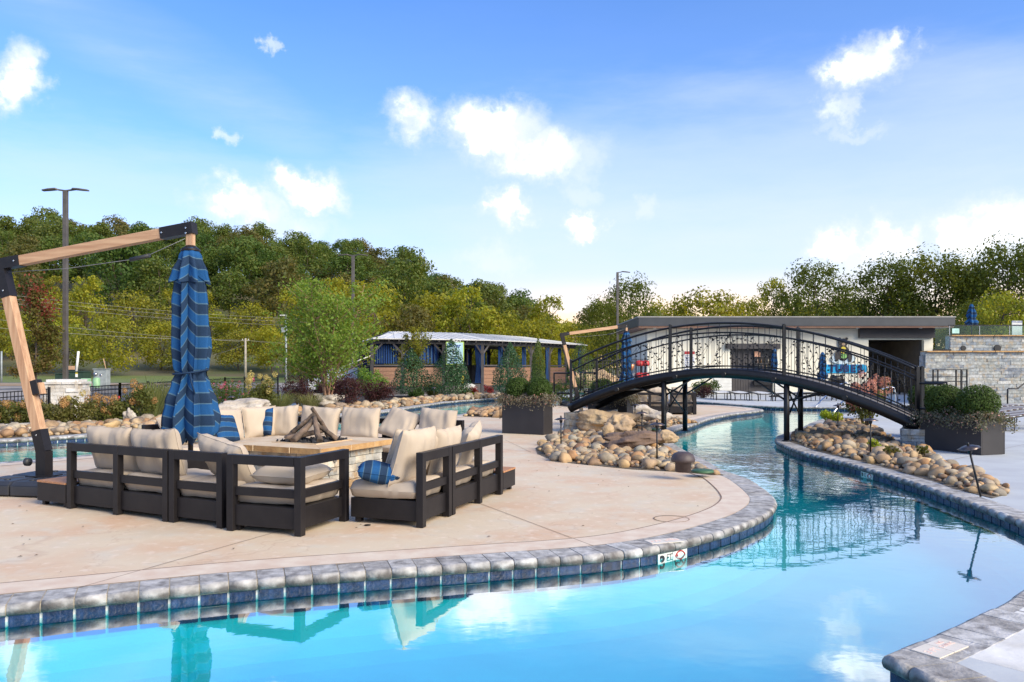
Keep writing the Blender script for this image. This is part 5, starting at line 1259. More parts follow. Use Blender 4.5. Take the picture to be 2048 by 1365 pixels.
def wbox(a, b, za, zb, nm='wall', m=wallm, y=PY, th=.25): return MB().box(((a+b)/2, y+th/2, (za+zb)/2), (b-a, th, zb-za)).build(nm, m, ph)
wbox(x0, xd0, 0, z1); wbox(xd0, xd1, zd, z1); wbox(xd1, xo0, 0, z1); wbox(xo0, xo1, zo, z1); wbox(xo1, x1, 0, z1)
MB().box((x0+.125, PY+D_/2+.13, z1/2), (.25, D_-.26, z1)).build('wall', wallm, ph); MB().box((x1-.125, PY+D_/2+.13, z1/2), (.25, D_-.26, z1)).build('wall', wallm, ph)
MB().box(((x0+x1)/2, PY+D_+.12, z1/2), (x1-x0, .25, z1)).build('wall', wallm, ph)
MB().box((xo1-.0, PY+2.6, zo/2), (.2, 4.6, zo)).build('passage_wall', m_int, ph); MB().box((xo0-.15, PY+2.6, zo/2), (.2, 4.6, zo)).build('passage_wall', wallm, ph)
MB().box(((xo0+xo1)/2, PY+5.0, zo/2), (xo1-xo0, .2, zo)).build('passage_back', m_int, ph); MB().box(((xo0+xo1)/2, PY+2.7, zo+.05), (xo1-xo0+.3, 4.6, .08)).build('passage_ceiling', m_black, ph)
# roof
rx0, rx1 = X45(1262)+.25, X45(1900)-.35; yf, yb = PY-1.1, PY+D_+1
MB().box(((rx0+rx1)/2, (yf+yb)/2, z1+.06), (rx1-rx0-.06, yb-yf-.06, .10)).build('soffit', m_soffit, ph)
for (a, b) in (((rx0, yf), (rx1, yf)), ((rx1, yf), (rx1, yb)), ((rx1, yb), (rx0, yb)), ((rx0, yb), (rx0, yf))):
    MB().bar((a[0], a[1], z1+.33), (b[0], b[1], z1+.33), .06, .46).build('fascia', m_fascia, ph)
MB().prism([(rx0-.05, yf-.06), (rx1+.05, yf-.06), (rx1+.05, yb+.05), (rx0-.05, yb+.05)], z1+.565, z1+.63).build('roof', m_roofedge, ph)
for px in (1312, 1722, 1849): MB().lathe([(.09, 0), (.09, -.02), (.06, -.03), (0, -.03)], (X45(px)*.975, PY-.7, z1+.005), 12).build('soffit_light', m_white, ph)
MB().box(((X45(1716)+X45(1866))/2, PY-.12, Z45(666)), (X45(1866)-X45(1716), .24, .58)).build('opening_beam', m_char2, ph)
MB().box(((X45(1451)+X45(1559))/2, PY-.10, Z45(693)), (X45(1559)-X45(1451), .2, .30)).build('window_header', m_char2, ph)
# serving bar with dark boards
sb = MB().box(((xd0+xd1)/2, PY+.3, zd/2), (xd1-xd0, .1, zd)).build('bar_back', m_char2, ph)
for i in range(8): MB().box((xd0+(xd1-xd0)*(i+.5)/8*.5, PY+.235, zd/2), ((xd1-xd0)/16-.02, .03, zd-.02)).build('board', m_char2, ph)
wx0 = X45(1508); MB().box(((wx0+xd1)/2, PY+.20, 1.85), (xd1-wx0-.1, .08, 1.3)).build('serving_window', m_black, ph)
for z in (1.35, 1.72, 2.1): MB().box(((wx0+xd1)/2, PY+.14, z), (xd1-wx0-.3, .05, .05)).build('shelf', m_char2, ph)
rbt = random.Random(9); m_bot = M('bottles', (.2,)*3, ramp=[(.15,.08,.03), (.04,.06,.03), (.30,.24,.18), (.10,.03,.02)], rough=.2, scale=5)
for i in range(9): MB().lathe([(0, 0), (.04, 0), (.04, .16), (.015, .2), (.015, .26), (0, .26)], (wx0+.25+i*.1, PY+.14, 1.375 if i % 2 else 1.745), 8).build('bottle', m_bot, ph)
MB().box((X45(1516), PY+.12, 2.25), (.32, .04, .3)).build('notice', M('peach_card', (.6,.32,.2), scale=5), ph)
MB().box((X45(1525), PY+.10, .62), (.95, .2, .26)).build('grill_panel', m_black, ph)
for i in range(5): MB().box((X45(1455)-.28+.0, PY-.03, .11+.19*i), (1.0, .05, .18)).build('board', m_whiteboard, ph)
for i in range(5): MB().box((X45(1551)+.22, PY-.03, .11+.19*i), (.5, .05, .18)).build('board', m_whiteboard, ph)
# safety rules sign
sg = thing('rules_sign', 'tall white rules sign with red heading on the pool house wall', 'sign', (X45(1379), PY-.02, 0))
MB().box((0, 0, Z45(722)), (.62, .03, 1.15)).build('board', m_whiteboard, sg); MB().box((0, -.02, Z45(706)), (.58, .012, .16)).build('heading', m_red, sg)
m_bluetxt = M('blue_print', (.03, .09, .35), scale=5, rough=.5)
rs = random.Random(4)
tl = MB()
for i in range(9):
    z = Z45(712)-i*.095; w = rs.uniform(.36, .5); x = -.25
    while x < w-.25: l = rs.uniform(.03, .09); tl.box((x+l/2, -.02, z), (l, .006, .035)); x += l+.02
o = tl.build('print_lines', m_bluetxt, sg); o['kind'] = 'stuff'
# bear and TUBES sign
m_cyan = M('cyan_sign_face', (.02, .40, .75), scale=4, rough=.35); m_navy = M('navy_letters', (.015, .04, .16), scale=4, rough=.4); m_bear = M('bear_brown_black', (.02, .018, .018), (.035, .03, .028), scale=6, rough=.6)
ts_ = thing('tubes_sign', 'blue TUBES sign on the cream pool house wall', 'sign', (X45(1690), PY-.05, Z45(738)))
MB().box((0, 0, 0), (1.98, .05, .50)).build('board', m_cyan, ts_, .02)
for dx in (-1.0, 1.0): MB().tube([(dx, -.024, 0), (dx, .024, 0)], .25, 18).build('board_end', m_cyan, ts_)
for i, chx in enumerate('TUBES'):
    o = text(chx, .56, m_navy, ts_, ext=.012, bold=.028); o.location = (-.78+.40*i, -.045, 0); o.rotation_euler = (R(90), 0, 0)
bs = thing('bear_figure', 'flat painted bear figure sitting in a pale ring above the blue sign', 'sign', (X45(1685), PY-.06, Z45(738)+.28))
def disc(x, z, rx, rz_, y, m, nm): MB().prism([(x+rx*math.cos(a), z+rz_*math.sin(a)) for a in np.linspace(0, 2*PI, 21)[:-1]], y, y+.02).build(nm, m, bs).rotation_euler = (R(90), 0, 0)
m_pale = M('pale_blue_paint', (.55, .68, .75), scale=4, rough=.5); m_yel = M('yellow_paint', (.75, .60, .05), scale=4, rough=.5); m_muz = M('tan_paint', (.45, .32, .20), scale=4)
disc(0, .28, .72, .30, 0, m_pale, 'ring'); disc(0, .62, .34, .46, .02, m_bear, 'body'); disc(0, 1.20, .26, .24, .03, m_bear, 'head'); disc(-.20, 1.42, .08, .08, .025, m_bear, 'ear'); disc(.20, 1.42, .08, .08, .025, m_bear, 'ear')
disc(0, 1.12, .10, .08, .055, m_muz, 'muzzle'); disc(0, .78, .16, .2, .045, m_yel, 'shirt'); disc(.02, .44, .18, .14, .045, M('lime_paint', (.20,.45,.12), scale=4), 'belly'); disc(-.35, .45, .12, .3, .05, m_bear, 'arm'); disc(.38, .40, .12, .3, .05, m_bear, 'arm')
# simple closed market umbrellas
def market_umbrella(x, y, z, h, label, r=.2):
    e = thing('market_umbrella', label, 'umbrella', (x, y, z), random.random(), 'closed market umbrellas')
    MB().tube([(0, 0, 0), (0, 0, h)], .025, 8).build('pole', m_dark, e)
    L = h*.62; o = link('canopy', canopy_mesh([(0, .05), (.12, .12), (L*.5, r*.95), (L*.68, r*.75), (L*.85, r*1.3), (L, r*1.1)], 6, 26, 60, 3), e); o.location = (0, 0, h-.02)
    MB().lathe([(0, 0), (.26, 0), (.26, .05), (.05, .09), (0, .09)], n=16).build('base', m_dark, e); return e
market_umbrella(X45(1549)*40/45, 40, 0, 2.45, 'closed blue umbrella in front of the dark serving window', .19)
market_umbrella((1645-CX)*41/F, 41, 0, 2.30, 'closed blue umbrella left of the blue TUBES sign', .22)
# bin, shelves and a dark pile by the passage
e = thing('towel_bin', 'dark bin with a small white label under the blue sign', 'bin', ((1673-CX)*43/F, 43, 0))
MB().box((0, 0, .45), (.72, .5, .86)).build('body', m_black, e, .02); MB().tube([(-.30, 0, .88), (.30, 0, .88)], .18, 14).build('lid', m_black, e)
o = text('TOWELS', .11, m_white, e, bold=.002); o.location = (0, -.256, .42); o.rotation_euler = (R(90), 0, 0)
def table_chairs(x, y, label):
    e = thing('dining_table', label, 'table', (x, y, 0)); MB().lathe([(0, .72), (.5, .72), (.5, .75), (0, .75)], n=18).build('table_top', m_iron, e); MB().tube([(0, 0, 0), (0, 0, .72)], .04, 8).build('pedestal', m_iron, e)
table_chairs(X45(1768)*.97, 44, 'round black table at the left of the dark passage'); table_chairs(X45(1810)*.97, 44.3, 'round black table at the right of the dark passage')
def chair(x, y, rz, label):
    e = thing('metal_chair', label, 'chair', (x, y, 0), rz, 'black metal chairs by the passage')
    MB().box((0, 0, .45), (.45, .45, .03)).build('seat', m_iron, e)
    for k in range(6): MB().bar((-.2+.08*k, .22, .46), (-.2+.08*k, .26, .95), .02, .02).build('slat', m_iron, e)
    MB().bar((-.22, .26, .96), (.22, .26, .96), .03, .03).build('top_rail', m_iron, e)
    for a in (-.2, .2):
        for b in (-.2, .2): MB().tube([(a, b, 0), (a, b, .45)], .015, 6).build('leg', m_iron, e)
for k, (px, y, rz) in enumerate(((1755, 43.4, .4), (1780, 43.6, -.3), (1800, 43.6, .3), (1822, 43.8, -.5))): chair((px-CX)*y/F, y, rz+PI, ['leftmost black chair at the dark passage', 'second black chair from the left at the passage', 'third black chair from the left at the passage', 'rightmost black chair at the dark passage'][k])

# ================================================================ sun loungers
m_sling = M('pale_sling', (.62, .62, .60), (.54, .54, .52), scale=6, rough=.8)
m_brslat = M('brown_slat', (.14, .08, .055), (.10, .055, .04), scale=8, rough=.6)
def lounger_a():
    e = thing('sun_lounger', '', 'sun lounger', group='low sun loungers in front of the pool house')
    for sy in (-.32, .32):
        MB().tube([(-.95, sy, .36), (-.55, sy, .37), (.6, sy, .33), (.88, sy, .30), (.95, sy, .22), (.97, sy, 0)], .024, 8).build('side_rail', m_iron, e)
        for x in (-.60, .1): MB().tube([(x, sy, .34), (x, sy, 0)], .018, 6).build('leg', m_iron, e)
    for x, z in ((-.93, .365), (.86, .30)): MB().tube([(x, -.32, z), (x, .32, z)], .018, 6).build('cross_bar', m_iron, e)
    m = MB(); xs = np.linspace(-.93, .86, 12); vs = [(x, y, .385-.03*max(0, x)-.03*(1-(y/.3)**2)) for x in xs for y in np.linspace(-.30, .30, 5)]
    m.add(vs, [(i*5+j, i*5+j+1, i*5+j+6, i*5+j+5) for i in range(11) for j in range(4)], 0, True); m.build('sling', m_sling, e); return e
la = lounger_a(); fl = True
for (px, py, rz, lab) in [(1440, 799, 205, 'first sun lounger from the left in front of the pool house'), (1474, 800, 208, 'second sun lounger from the left below the dark serving window'), (1516, 801, 212, 'third sun lounger from the left below the serving window'), (1590, 802, 178, 'sun lounger behind the right bridge pillar'), (1640, 802, 176, 'sun lounger left of the chrome pool handrail'), (1700, 799, 182, 'sun lounger behind the chrome handrails')]:
    o = la if fl else copy_tree(la); fl = False; y = 1.5*F/(py-HY); o.location = ((px-CX)*y/F, y, 0); o.rotation_euler.z = R(rz+60 if rz > 200 else rz); o['label'] = lab
def lounger_b():
    e = thing('sun_lounger', '', 'sun lounger', group='slatted sun loungers on the right deck')
    def zc(x): return .36+.07*math.sin((x+.3)*2.2)+(.10*max(0, x-.35))
    xs = np.linspace(-1.0, 1.0, 25)
    for sy in (-.33, .33):
        MB().tube([(x, sy, zc(x)) for x in xs], .02, 6).build('side_rail', m_iron, e)
        for x in (-.7, .5): MB().tube([(x-.12, sy, zc(x)), (x-.12, sy, .012), (x+.12, sy, .012), (x+.12, sy, zc(x))], .014, 6).build('leg', m_iron, e)
    for i in range(22):
        x = -.96+1.92*i/21; MB().box((x, 0, zc(x)+.025), (.062, .68, .014), M=Matrix.Rotation(-math.atan((zc(x+.01)-zc(x-.01))/.02), 4, 'Y')).build('slat', m_brslat if i % 2 else m_sling, e)
    return e
lb = lounger_b(); fl = True
for (x, y, rz, lab) in [(12.3, 19.0, 12, 'nearest slatted sun lounger at the right edge of the picture'), (12.6, 20.3, 12, 'second slatted sun lounger at the right edge'), (13.0, 21.6, 12, 'third slatted sun lounger at the right edge by the stone wall'), (15.0, 20.0, 12, 'slatted sun lounger farthest right beyond the planter')]:
    o = lb if fl else copy_tree(lb); fl = False; o.location = (x, y, 0); o.rotation_euler.z = R(rz); o['label'] = lab

# ================================================================ far sofas
fs1 = sofa((G(1205, 831).x, 25.2), -3, [.78, .78, .55], 'far black-framed sofa behind the footbridge, back toward the camera', group='far sofa units behind the footbridge')
fs2 = sofa((G(1342, 830).x, 25.1), -3, [.80], 'far corner sofa unit right of the bridge pillar', corner=False, group='far sofa units behind the footbridge')
fs3 = sofa((G(1342, 830).x+.85, 25.15), 82, [.75, .75, .7], 'far row of sofa units running away at the right of the far group', group='far sofa units behind the footbridge')
fs4 = sofa((2.9, 30.2), -90+8, [.78, .78], 'far pale sofa seen through the left railing with blue pillows', group='far sofa units behind the footbridge')
for i, (s, x, lab) in enumerate([(fs1, .4, 'left back cushion of the far sofa behind the bridge'), (fs1, 1.2, 'middle back cushion of the far sofa behind the bridge'), (fs1, 1.85, 'right back cushion of the far sofa behind the bridge'), (fs2, .4, 'back cushion of the far corner sofa unit'), (fs3, .4, 'nearest cushion of the far receding sofa row'), (fs3, 1.15, 'middle cushion of the far receding sofa row'), (fs3, 1.8, 'last cushion of the far receding sofa row'), (fs4, .4, 'far cushion of the pale sofa seen through the railing'), (fs4, 1.15, 'near cushion of the pale sofa seen through the railing')]):
    pillow(s, x, .26, .62, .66, .5, .2, 12, 0, random.uniform(-4, 4), lab, seed=50+i)
pillow(fs4, .9, .55, .52, .45, .42, .15, -40, 20, 10, 'blue pillow lying on the pale sofa seen through the railing', 'throw_pillow', 'pillow', m_pillow, 70, 'blue throw pillows')
pillow(fs4, 1.3, .62, .50, .45, .42, .15, -60, -30, 10, 'second blue pillow on the pale sofa seen through the railing', 'throw_pillow', 'pillow', m_pillow, 71, 'blue throw pillows')

# chrome pool handrails
def grabrail(px, py, px2, py2, label, hook=True):
    a = G(px, py, WZ-.1); b = G(px2, py2, 0)
    e = tag(MB().tube([a, a.lerp(b, .25)+Vector((0, 0, .35)), a.lerp(b, .75)+Vector((0, 0, .82)), b+Vector((-.05, 0, .86)), b+Vector((.08, 0, .80)), b+Vector((.12, 0, .6)), b+Vector((.12, 0, 0))], .032, 10).build('pool_handrail', m_steel), label, 'handrail', 'chrome pool handrails'); return e
grabrail(1622, 826, 1693, 806, 'left chrome handrail rising out of the far pool'); grabrail(1662, 832, 1735, 812, 'middle chrome handrail seen through the bridge railing'); grabrail(1700, 842, 1783, 824, 'right chrome handrail by the right bridge ramp')
# ================================================================ retaining walls and terrace on the right
YW = 33.0; Xl = (1850-CX)*YW/F; WT = 2.13
rw = thing('retaining_wall', 'tall grey ledger stone retaining wall behind the right planter', 'wall', (Xl, YW, 0))
MB().box((6.5, .2, WT/2), (13, .36, WT)).build('core', m_stone, rw)
ledger(rw, (0, 0), (5.2, 0), .0, WT, 16, (.22, .62), .10, m_stone, (0, -1), .03)
r0 = len(rw.children)
for i in range(14):
    a = i*.95; block('cap_slab', m_sandedge, rw, (a+.475, .13, WT+.028), (.94, .55, .055))
for i in range(4): block('stone', m_stone, rw, (-.02, .1+.1*i % .2, .25+i*.5), (.08, .3, .45))
tg = MB().prism([(Xl+.05, YW+.35), (Xl+15, YW+.35), (Xl+15, YW+2.5), (Xl+1.3, YW+2.5)], WT-.08, WT-.02).build('terrace_floor', m_grey); tg['kind'] = 'structure'
YU = 35.3; Xu = (1900-CX)*YU/F; UT = EYE+(HY-672)*YU/F
uw = thing('upper_terrace_wall', 'low upper ledger stone wall below the glass railing', 'wall', (Xu, YU, WT-.02))
MB().box((6, .2, (UT-WT)/2), (12, .36, UT-WT)).build('core', m_stone, uw)
ledger(uw, (0, 0), (4.6, 0), 0, UT-WT, 6, (.22, .6), .10, m_stone, (0, -1), .03)
for i in range(12): block('cap_slab', m_sandedge, uw, (i*.95+.475, .13, UT-WT+.026), (.94, .55, .05))
tf = MB().prism([(Xu+.05, YU+.1), (Xu+20, YU+.1), (Xu+20, YU+12), (26.5, YU+12), (24.8, YU+9.5), (24.4, YU+8), (Xu+1.5, YU+2.5)], UT-.07, UT-.01).build('upper_terrace_floor', m_grey); tf['kind'] = 'structure'
for px, r, lab in ((1925, .11, 'small round black opening in the upper wall, left one'), (1993, .15, 'larger round black opening in the upper wall, right one')):
    z = EYE-((697 if r > .12 else 697)-HY)*YU/F; MB().tube([((px-CX)*YU/F, YU-.10, z), ((px-CX)*YU/F, YU+.05, z)], r, 20).build('drain_opening', m_black)
    tag(bpy.data.objects['drain_opening' if r < .12 else 'drain_opening.001'], lab, 'vent')
def glassmat():
    m, N, L = newmat('clear_glass'); out = N.new('ShaderNodeOutputMaterial'); t = N.new('ShaderNodeBsdfTransparent'); t.inputs[0].default_value = (.80, .90, .88, 1); g = N.new('ShaderNodeBsdfGlossy'); g.inputs['Roughness'].default_value = .02
    f = N.new('ShaderNodeFresnel'); f.inputs[0].default_value = 1.45; mx = N.new('ShaderNodeMixShader'); L.new(f.outputs[0], mx.inputs[0]); L.new(t.outputs[0], mx.inputs[1]); L.new(g.outputs[0], mx.inputs[2]); L.new(mx.outputs[0], out.inputs[0]); return m
m_glass = glassmat()
gr = thing('glass_railing', 'frameless glass railing with dark top rail on the upper terrace', 'railing', (0, YU+.22, 0))
gx0 = (1905-CX)*YU/F; gz0 = UT+.04; gz1 = EYE+(HY-652)*YU/F
npn = 7
for i in range(npn):
    a = gx0+i*1.35; MB().box((a+.66, 0, (gz0+gz1)/2), (1.30, .014, gz1-gz0)).build('pane', m_glass, gr); MB().bar((a-.01, 0, gz0-.03), (a-.01, 0, gz1+.02), .02, .02).build('post', m_steel, gr)
MB().bar((gx0-.05, 0, gz1+.03), (gx0+1.35*npn, 0, gz1+.03), .05, .04).build('top_rail', m_iron, gr)
MB().box((gx0+.26, -.015, gz1-.22), (.32, .006, .22)).build('notice', M('pale_green_notice', (.45,.75,.68), scale=4), gr)
gr2 = thing('glass_railing', 'short glass railing between the pool house roof and the upper wall', 'railing', (0, YW+1.6, 0))
MB().box(((1868+1900)/2*(YW+1.6)/F-CX*(YW+1.6)/F, 0, 2.75), (.62, .014, 1.05)).build('pane', m_glass, gr2); MB().box(((1884-CX)*(YW+1.6)/F, 0, 2.24), (.8, .06, .10)).build('base_shoe', m_iron, gr2)
o = market_umbrella((1943-CX)*38/F, 38, UT, EYE+(HY-608)*38/F-UT, 'closed blue umbrella standing on the upper terrace', .26)
sn = thing('terrace_sign', 'white rules sign on the upper terrace at the right edge', 'sign', ((2034-CX)*36.2/F, 36.2, 0))
MB().box((0, 0, EYE+(HY-657)*36.2/F), (.46, .03, .68)).build('board', m_whiteboard, sn); MB().box((0, -.02, EYE+(HY-651)*36.2/F), (.42, .01, .05)).build('stripe', m_bluetxt, sn)
o = text('POOL RULES', .085, m_bluetxt, sn, bold=.002); o.location = (0, -.02, EYE+(HY-644.5)*36.2/F); o.rotation_euler = (R(90), 0, 0)
for dx in (-.2, .2): MB().tube([(dx, .03, UT), (dx, .03, EYE+(HY-644)*36.2/F)], .02, 6).build('post', m_steel, sn)
sh = thing('metal_shelf', 'black open shelf rack against the tall stone wall', 'shelf', ((1908-CX)*31.5/F, 31.8, 0))
zt = EYE-(739-HY)*31.8/F
for x in (-.58, .35, .58): 
    for y in (-.18, .18): MB().bar((x, y, 0), (x, y, zt), .045, .045).build('post', m_iron, sh)
for z in (.3, .62, .92, 1.14, zt-.02): MB().box((0, 0, z), (1.18, .36, .03)).build('shelf_board', m_iron, sh)
hr = thing('stair_handrail', 'black stair handrail in front of the stone wall at the right edge', 'handrail')
a = P(2015, 778, 27.5); 
MB().tube([(a.x, 27.5, 0), (a.x, 27.5, a.z-.02), (a.x+.03, 27.5, a.z), (a.x+.34, 27.5, a.z), (a.x+2.2, 27.8, a.z+1.25)], .026, 8).build('rail', m_iron, hr)
for i, h in ((.9, .42), (1.9, .95)): MB().tube([(a.x+i, 27.6, 0), (a.x+i, 27.6, a.z+h)], .02, 6).build('post', m_iron, hr)

# ================================================================ pavilion (arc of cabanas)
m_metalroof = M('standing_seam_roof', (.66, .65, .62), (.55, .54, .51), scale=1.5, rough=.5, metal=.1)
m_post = M('dark_timber', (.055, .050, .052), (.075, .068, .07), scale=4, rough=.7)
m_cedar = M('cedar_panel', (.30, .165, .10), (.22, .115, .07), scale=3, rough=.7, stretch=(1.2, 8, 8), detail=8)
def curtmat():
    m, N, L = newmat('blue_curtain'); out = N.new('ShaderNodeOutputMaterial'); b = N.new('ShaderNodeBsdfPrincipled'); b.inputs['Roughness'].default_value = .9; L.new(b.outputs[0], out.inputs[0])
    t = N.new('ShaderNodeTexCoord'); s = N.new('ShaderNodeSeparateXYZ'); L.new(t.outputs['UV'], s.inputs[0]); ml = N.new('ShaderNodeMath'); ml.operation = 'MULTIPLY'; ml.inputs[1].default_value = 9; L.new(s.outputs[0], ml.inputs[0])
    f = N.new('ShaderNodeMath'); f.operation = 'FRACT'; L.new(ml.outputs[0], f.inputs[0]); c = N.new('ShaderNodeValToRGB'); c.color_ramp.interpolation = 'CONSTANT'; L.new(f.outputs[0], c.inputs[0])
    e = c.color_ramp; e.elements[0].color = (.014, .065, .22, 1); e.elements[1].position = .55; e.elements[1].color = (.010, .022, .08, 1); k = e.elements.new(.9); k.color = (.09, .19, .30, 1)
    L.new(c.outputs[0], b.inputs['Base Color']); return m
m_curt = curtmat()
def curtain(parent, a, b, z0, z1, gather=None, folds=9):
    a, b = Vector(a), Vector(b); n = folds*8; nz = 10; d = b-a; nn = Vector((-d.y, d.x, 0)).normalized(); vs = []; uv = []
    for j in range(nz+1):
        t = j/nz; z = z0+(z1-z0)*t; k = 1.
        if gather is not None: k = .35+.65*abs((t-gather)/max(gather, 1-gather))**.8
        for i in range(n+1):
            s = i/n; q = a+d*(.5+(s-.5)*k)+nn*.05*math.sin(s*folds*2*PI); vs.append((q.x, q.y, z)); uv.append((s, t))
    me = bpy.data.meshes.new('curtain'); me.from_pydata(vs, [], [(j*(n+1)+i, j*(n+1)+i+1, (j+1)*(n+1)+i+1, (j+1)*(n+1)+i) for j in range(nz) for i in range(n)])
    me.polygons.foreach_set('use_smooth', [True]*len(me.polygons)); ul = me.uv_layers.new(name='UVMap'); me.materials.append(m_curt)
    for k, lp in enumerate(me.loops): ul.data[k].uv = uv[lp.vertex_index]
    return link('curtain', me, parent)
pv = thing('pavilion', 'curved open pavilion with metal roof, cedar half walls and blue curtains', 'pavilion')
ZE, ZR, ZF = 3.05, 3.58, .55
fr_px = [(744, 42.5), (806, 43.0), (965, 45.0), (1062, 48.5), (1162, 55.0)]
FRONT = [Vector(((u-CX)*y/F, y, 0)) for u, y in fr_px]
def nrm_at(i):
    d = (FRONT[min(i+1, 4)]-FRONT[max(i-1, 0)]).normalized(); return Vector((-d.y, d.x, 0))
RIDG = [FRONT[i]+nrm_at(i)*3.2 for i in range(5)]; BACK = [FRONT[i]+nrm_at(i)*6.2 for i in range(5)]
RIDG[0] += (FRONT[1]-FRONT[0]).normalized()*2.2; RIDG[4] -= (FRONT[4]-FRONT[3]).normalized()*2.4
v3 = lambda p, z: Vector((p.x, p.y, z))
def roofpanel(a, b, c, d):   # eave a-b, ridge d-c
    nrm = (b-a).cross(d-a).normalized(); nrm = nrm if nrm.z > 0 else -nrm
    q = [a, b, c, d] if (c-d).length > .01 else [a, b, c]
    k = len(q); m = MB().add([p for p in q]+[p-nrm*.05 for p in q], [tuple(range(k)), tuple(reversed(range(k, 2*k)))]+[(i, (i+1) % k, k+(i+1) % k, k+i) for i in range(k)]); o = m.build('roof', m_metalroof, pv)
    L = (b-a).length; n = int(L/.45); s = MB()
    for i in range(1, n):
        t = i/n; p = a.lerp(b, t); q2 = d.lerp(c, t); s.bar(p+nrm*.012, q2+nrm*.012, .022, .03, up=nrm)
    if s.v: so = s.build('seam', m_metalroof, o); so['kind'] = 'stuff'
for i in range(4):
    roofpanel(v3(FRONT[i]-nrm_at(i)*.5, ZE), v3(FRONT[i+1]-nrm_at(i+1)*.5, ZE), v3(RIDG[i+1], ZR), v3(RIDG[i], ZR))
    roofpanel(v3(BACK[i+1]+nrm_at(i+1)*.5, ZE), v3(BACK[i]+nrm_at(i)*.5, ZE), v3(RIDG[i], ZR), v3(RIDG[i+1], ZR))
for a, c, b in ((FRONT[0]-nrm_at(0)*.5, RIDG[0], BACK[0]+nrm_at(0)*.5), (FRONT[4]-nrm_at(4)*.5, RIDG[4], BACK[4]+nrm_at(4)*.5)): roofpanel(v3(a, ZE), v3(b, ZE), v3(c, ZR), v3(c, ZR))
flr = [(p.x, p.y) for p in FRONT]+[(p.x, p.y) for p in reversed(BACK)]
MB().prism(flr, -.1, ZF).build('floor', m_char2, pv)
posts = []
for i in range(4):
    a, b = FRONT[i], FRONT[i+1]; MB().bar(v3(a, ZE-.16), v3(b, ZE-.16), .12, .22).build('beam', m_post, pv); MB().bar(v3(BACK[i], ZE-.16), v3(BACK[i+1], ZE-.16), .12, .22).build('beam', m_post, pv)
    L = (b-a).length; n = max(1, round(L/2.4)); d = (b-a).normalized()
    for k in range(n+(1 if i == 3 else 0)): posts.append((a+(b-a)*(k/n), d, i, k))
    for k in range(int(L/.55)):
        p = a+d*(.3+k*.55); MB().bar(v3(p-nrm_at(i)*.42, ZE-.10), v3(p+nrm_at(i)*.3, ZE+.04), .06, .12).build('rafter', m_post, pv)
for p, d, i, k in posts:
    MB().bar(v3(p, 0), v3(p, ZE-.27), .16, .16).build('post', m_post, pv)
    for s in (-1, 1): MB().bar(v3(p+d*s*.06, ZE-.78), v3(p+d*s*.55, ZE-.28), .09, .09, up=Vector((0, 1, 0))).build('brace', m_post, pv)
    q = p+nrm_at(i)*6.2; MB().bar(v3(q, 0), v3(q, ZE-.27), .15, .15).build('post', m_post, pv)
    for s in (-1, 1): MB().bar(v3(q+d*s*.06, ZE-.78), v3(q+d*s*.5, ZE-.28), .08, .08, up=Vector((0, 1, 0))).build('brace', m_post, pv)
for j in range(len(posts)-1):
    a, b = posts[j][0], posts[j+1][0]; d = (b-a).normalized(); L = (b-a).length
    nn = Vector((-d.y, d.x, 0)); kind = ['panel', 'panel', 'hedge', 'panel', 'panel', 'hedge', 'panel', 'hedge', 'panel'][j % 9]
    zp = ZF+1.05
    if kind == 'panel':
        for r in range(5):
            MB().bar(v3(a+d*.09, ZF-.1+.21*r+.1), v3(b-d*.09, ZF-.1+.21*r+.1), .05, .195).build('plank', m_cedar, pv)
        MB().bar(v3(a+d*.08, zp+.0), v3(b-d*.08, zp+.0), .12, .08).build('top_rail', m_post, pv)
        if j < 2: curtain(pv, v3(a+d*.2+nn*.3, 0), v3(b-d*.2+nn*.3, 0), zp+.1, ZE-.3, folds=10)
        else: curtain(pv, v3(a+d*.1+nn*.3, 0), v3(a+d*.5+nn*.3, 0), ZF+.3, ZE-.3, folds=4); curtain(pv, v3(b-d*.5+nn*.3, 0), v3(b-d*.15+nn*.3, 0), ZF+.3, ZE-.3, folds=4)
    else:
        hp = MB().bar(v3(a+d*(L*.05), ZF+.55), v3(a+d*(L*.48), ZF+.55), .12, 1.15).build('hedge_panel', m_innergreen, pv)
        n = 900; u = RNG.random(n)*L*.43+L*.05; z = ZF-.02+RNG.random(n)*1.15; c = np.stack([a.x+d.x*u-nn.x*.07, a.y+d.y*u-nn.y*.07, z], 1); leaf_obj('leaves', c, .09, l_hedge, hp)['kind'] = 'stuff'
        curtain(pv, v3(b-d*.5, 0), v3(b-d*.1, 0), ZF+.05, ZE-.3, gather=.45, folds=5)
    q1_, q2_ = a+nn*6.2, b+nn*6.2
    MB().bar(v3(q1_, zp), v3(q2_, zp), .1, .1).build('back_rail', m_post, pv); MB().bar(v3(q1_, ZF+.5), v3(q2_, ZF+.5), .05, 1.0).build('back_panel', m_post, pv)
    curtain(pv, v3(q1_+d*.15, 0), v3(q1_+d*.5, 0), zp, ZE-.3, folds=4); curtain(pv, v3(q2_-d*.45, 0), v3(q2_-d*.15, 0), zp, ZE-.3, folds=4)
# ramp railing at its left end
rr = thing('ramp_railing', 'black ramp railing climbing to the left end of the pavilion', 'railing')
a0, a1 = P(668, 742, 42), P(741, 712, 42.3)
for dz in (0, -.25, -.5): MB().tube([a0+Vector((0, 0, dz)), a1+Vector((0, 0, dz))], .025, 6).build('rail', m_whiteboard if dz == 0 else m_iron, rr)
for t in (0, .35, .7, 1): p = a0.lerp(a1, t); MB().tube([(p.x, p.y, 0), p], .025, 6).build('post', m_iron, rr)
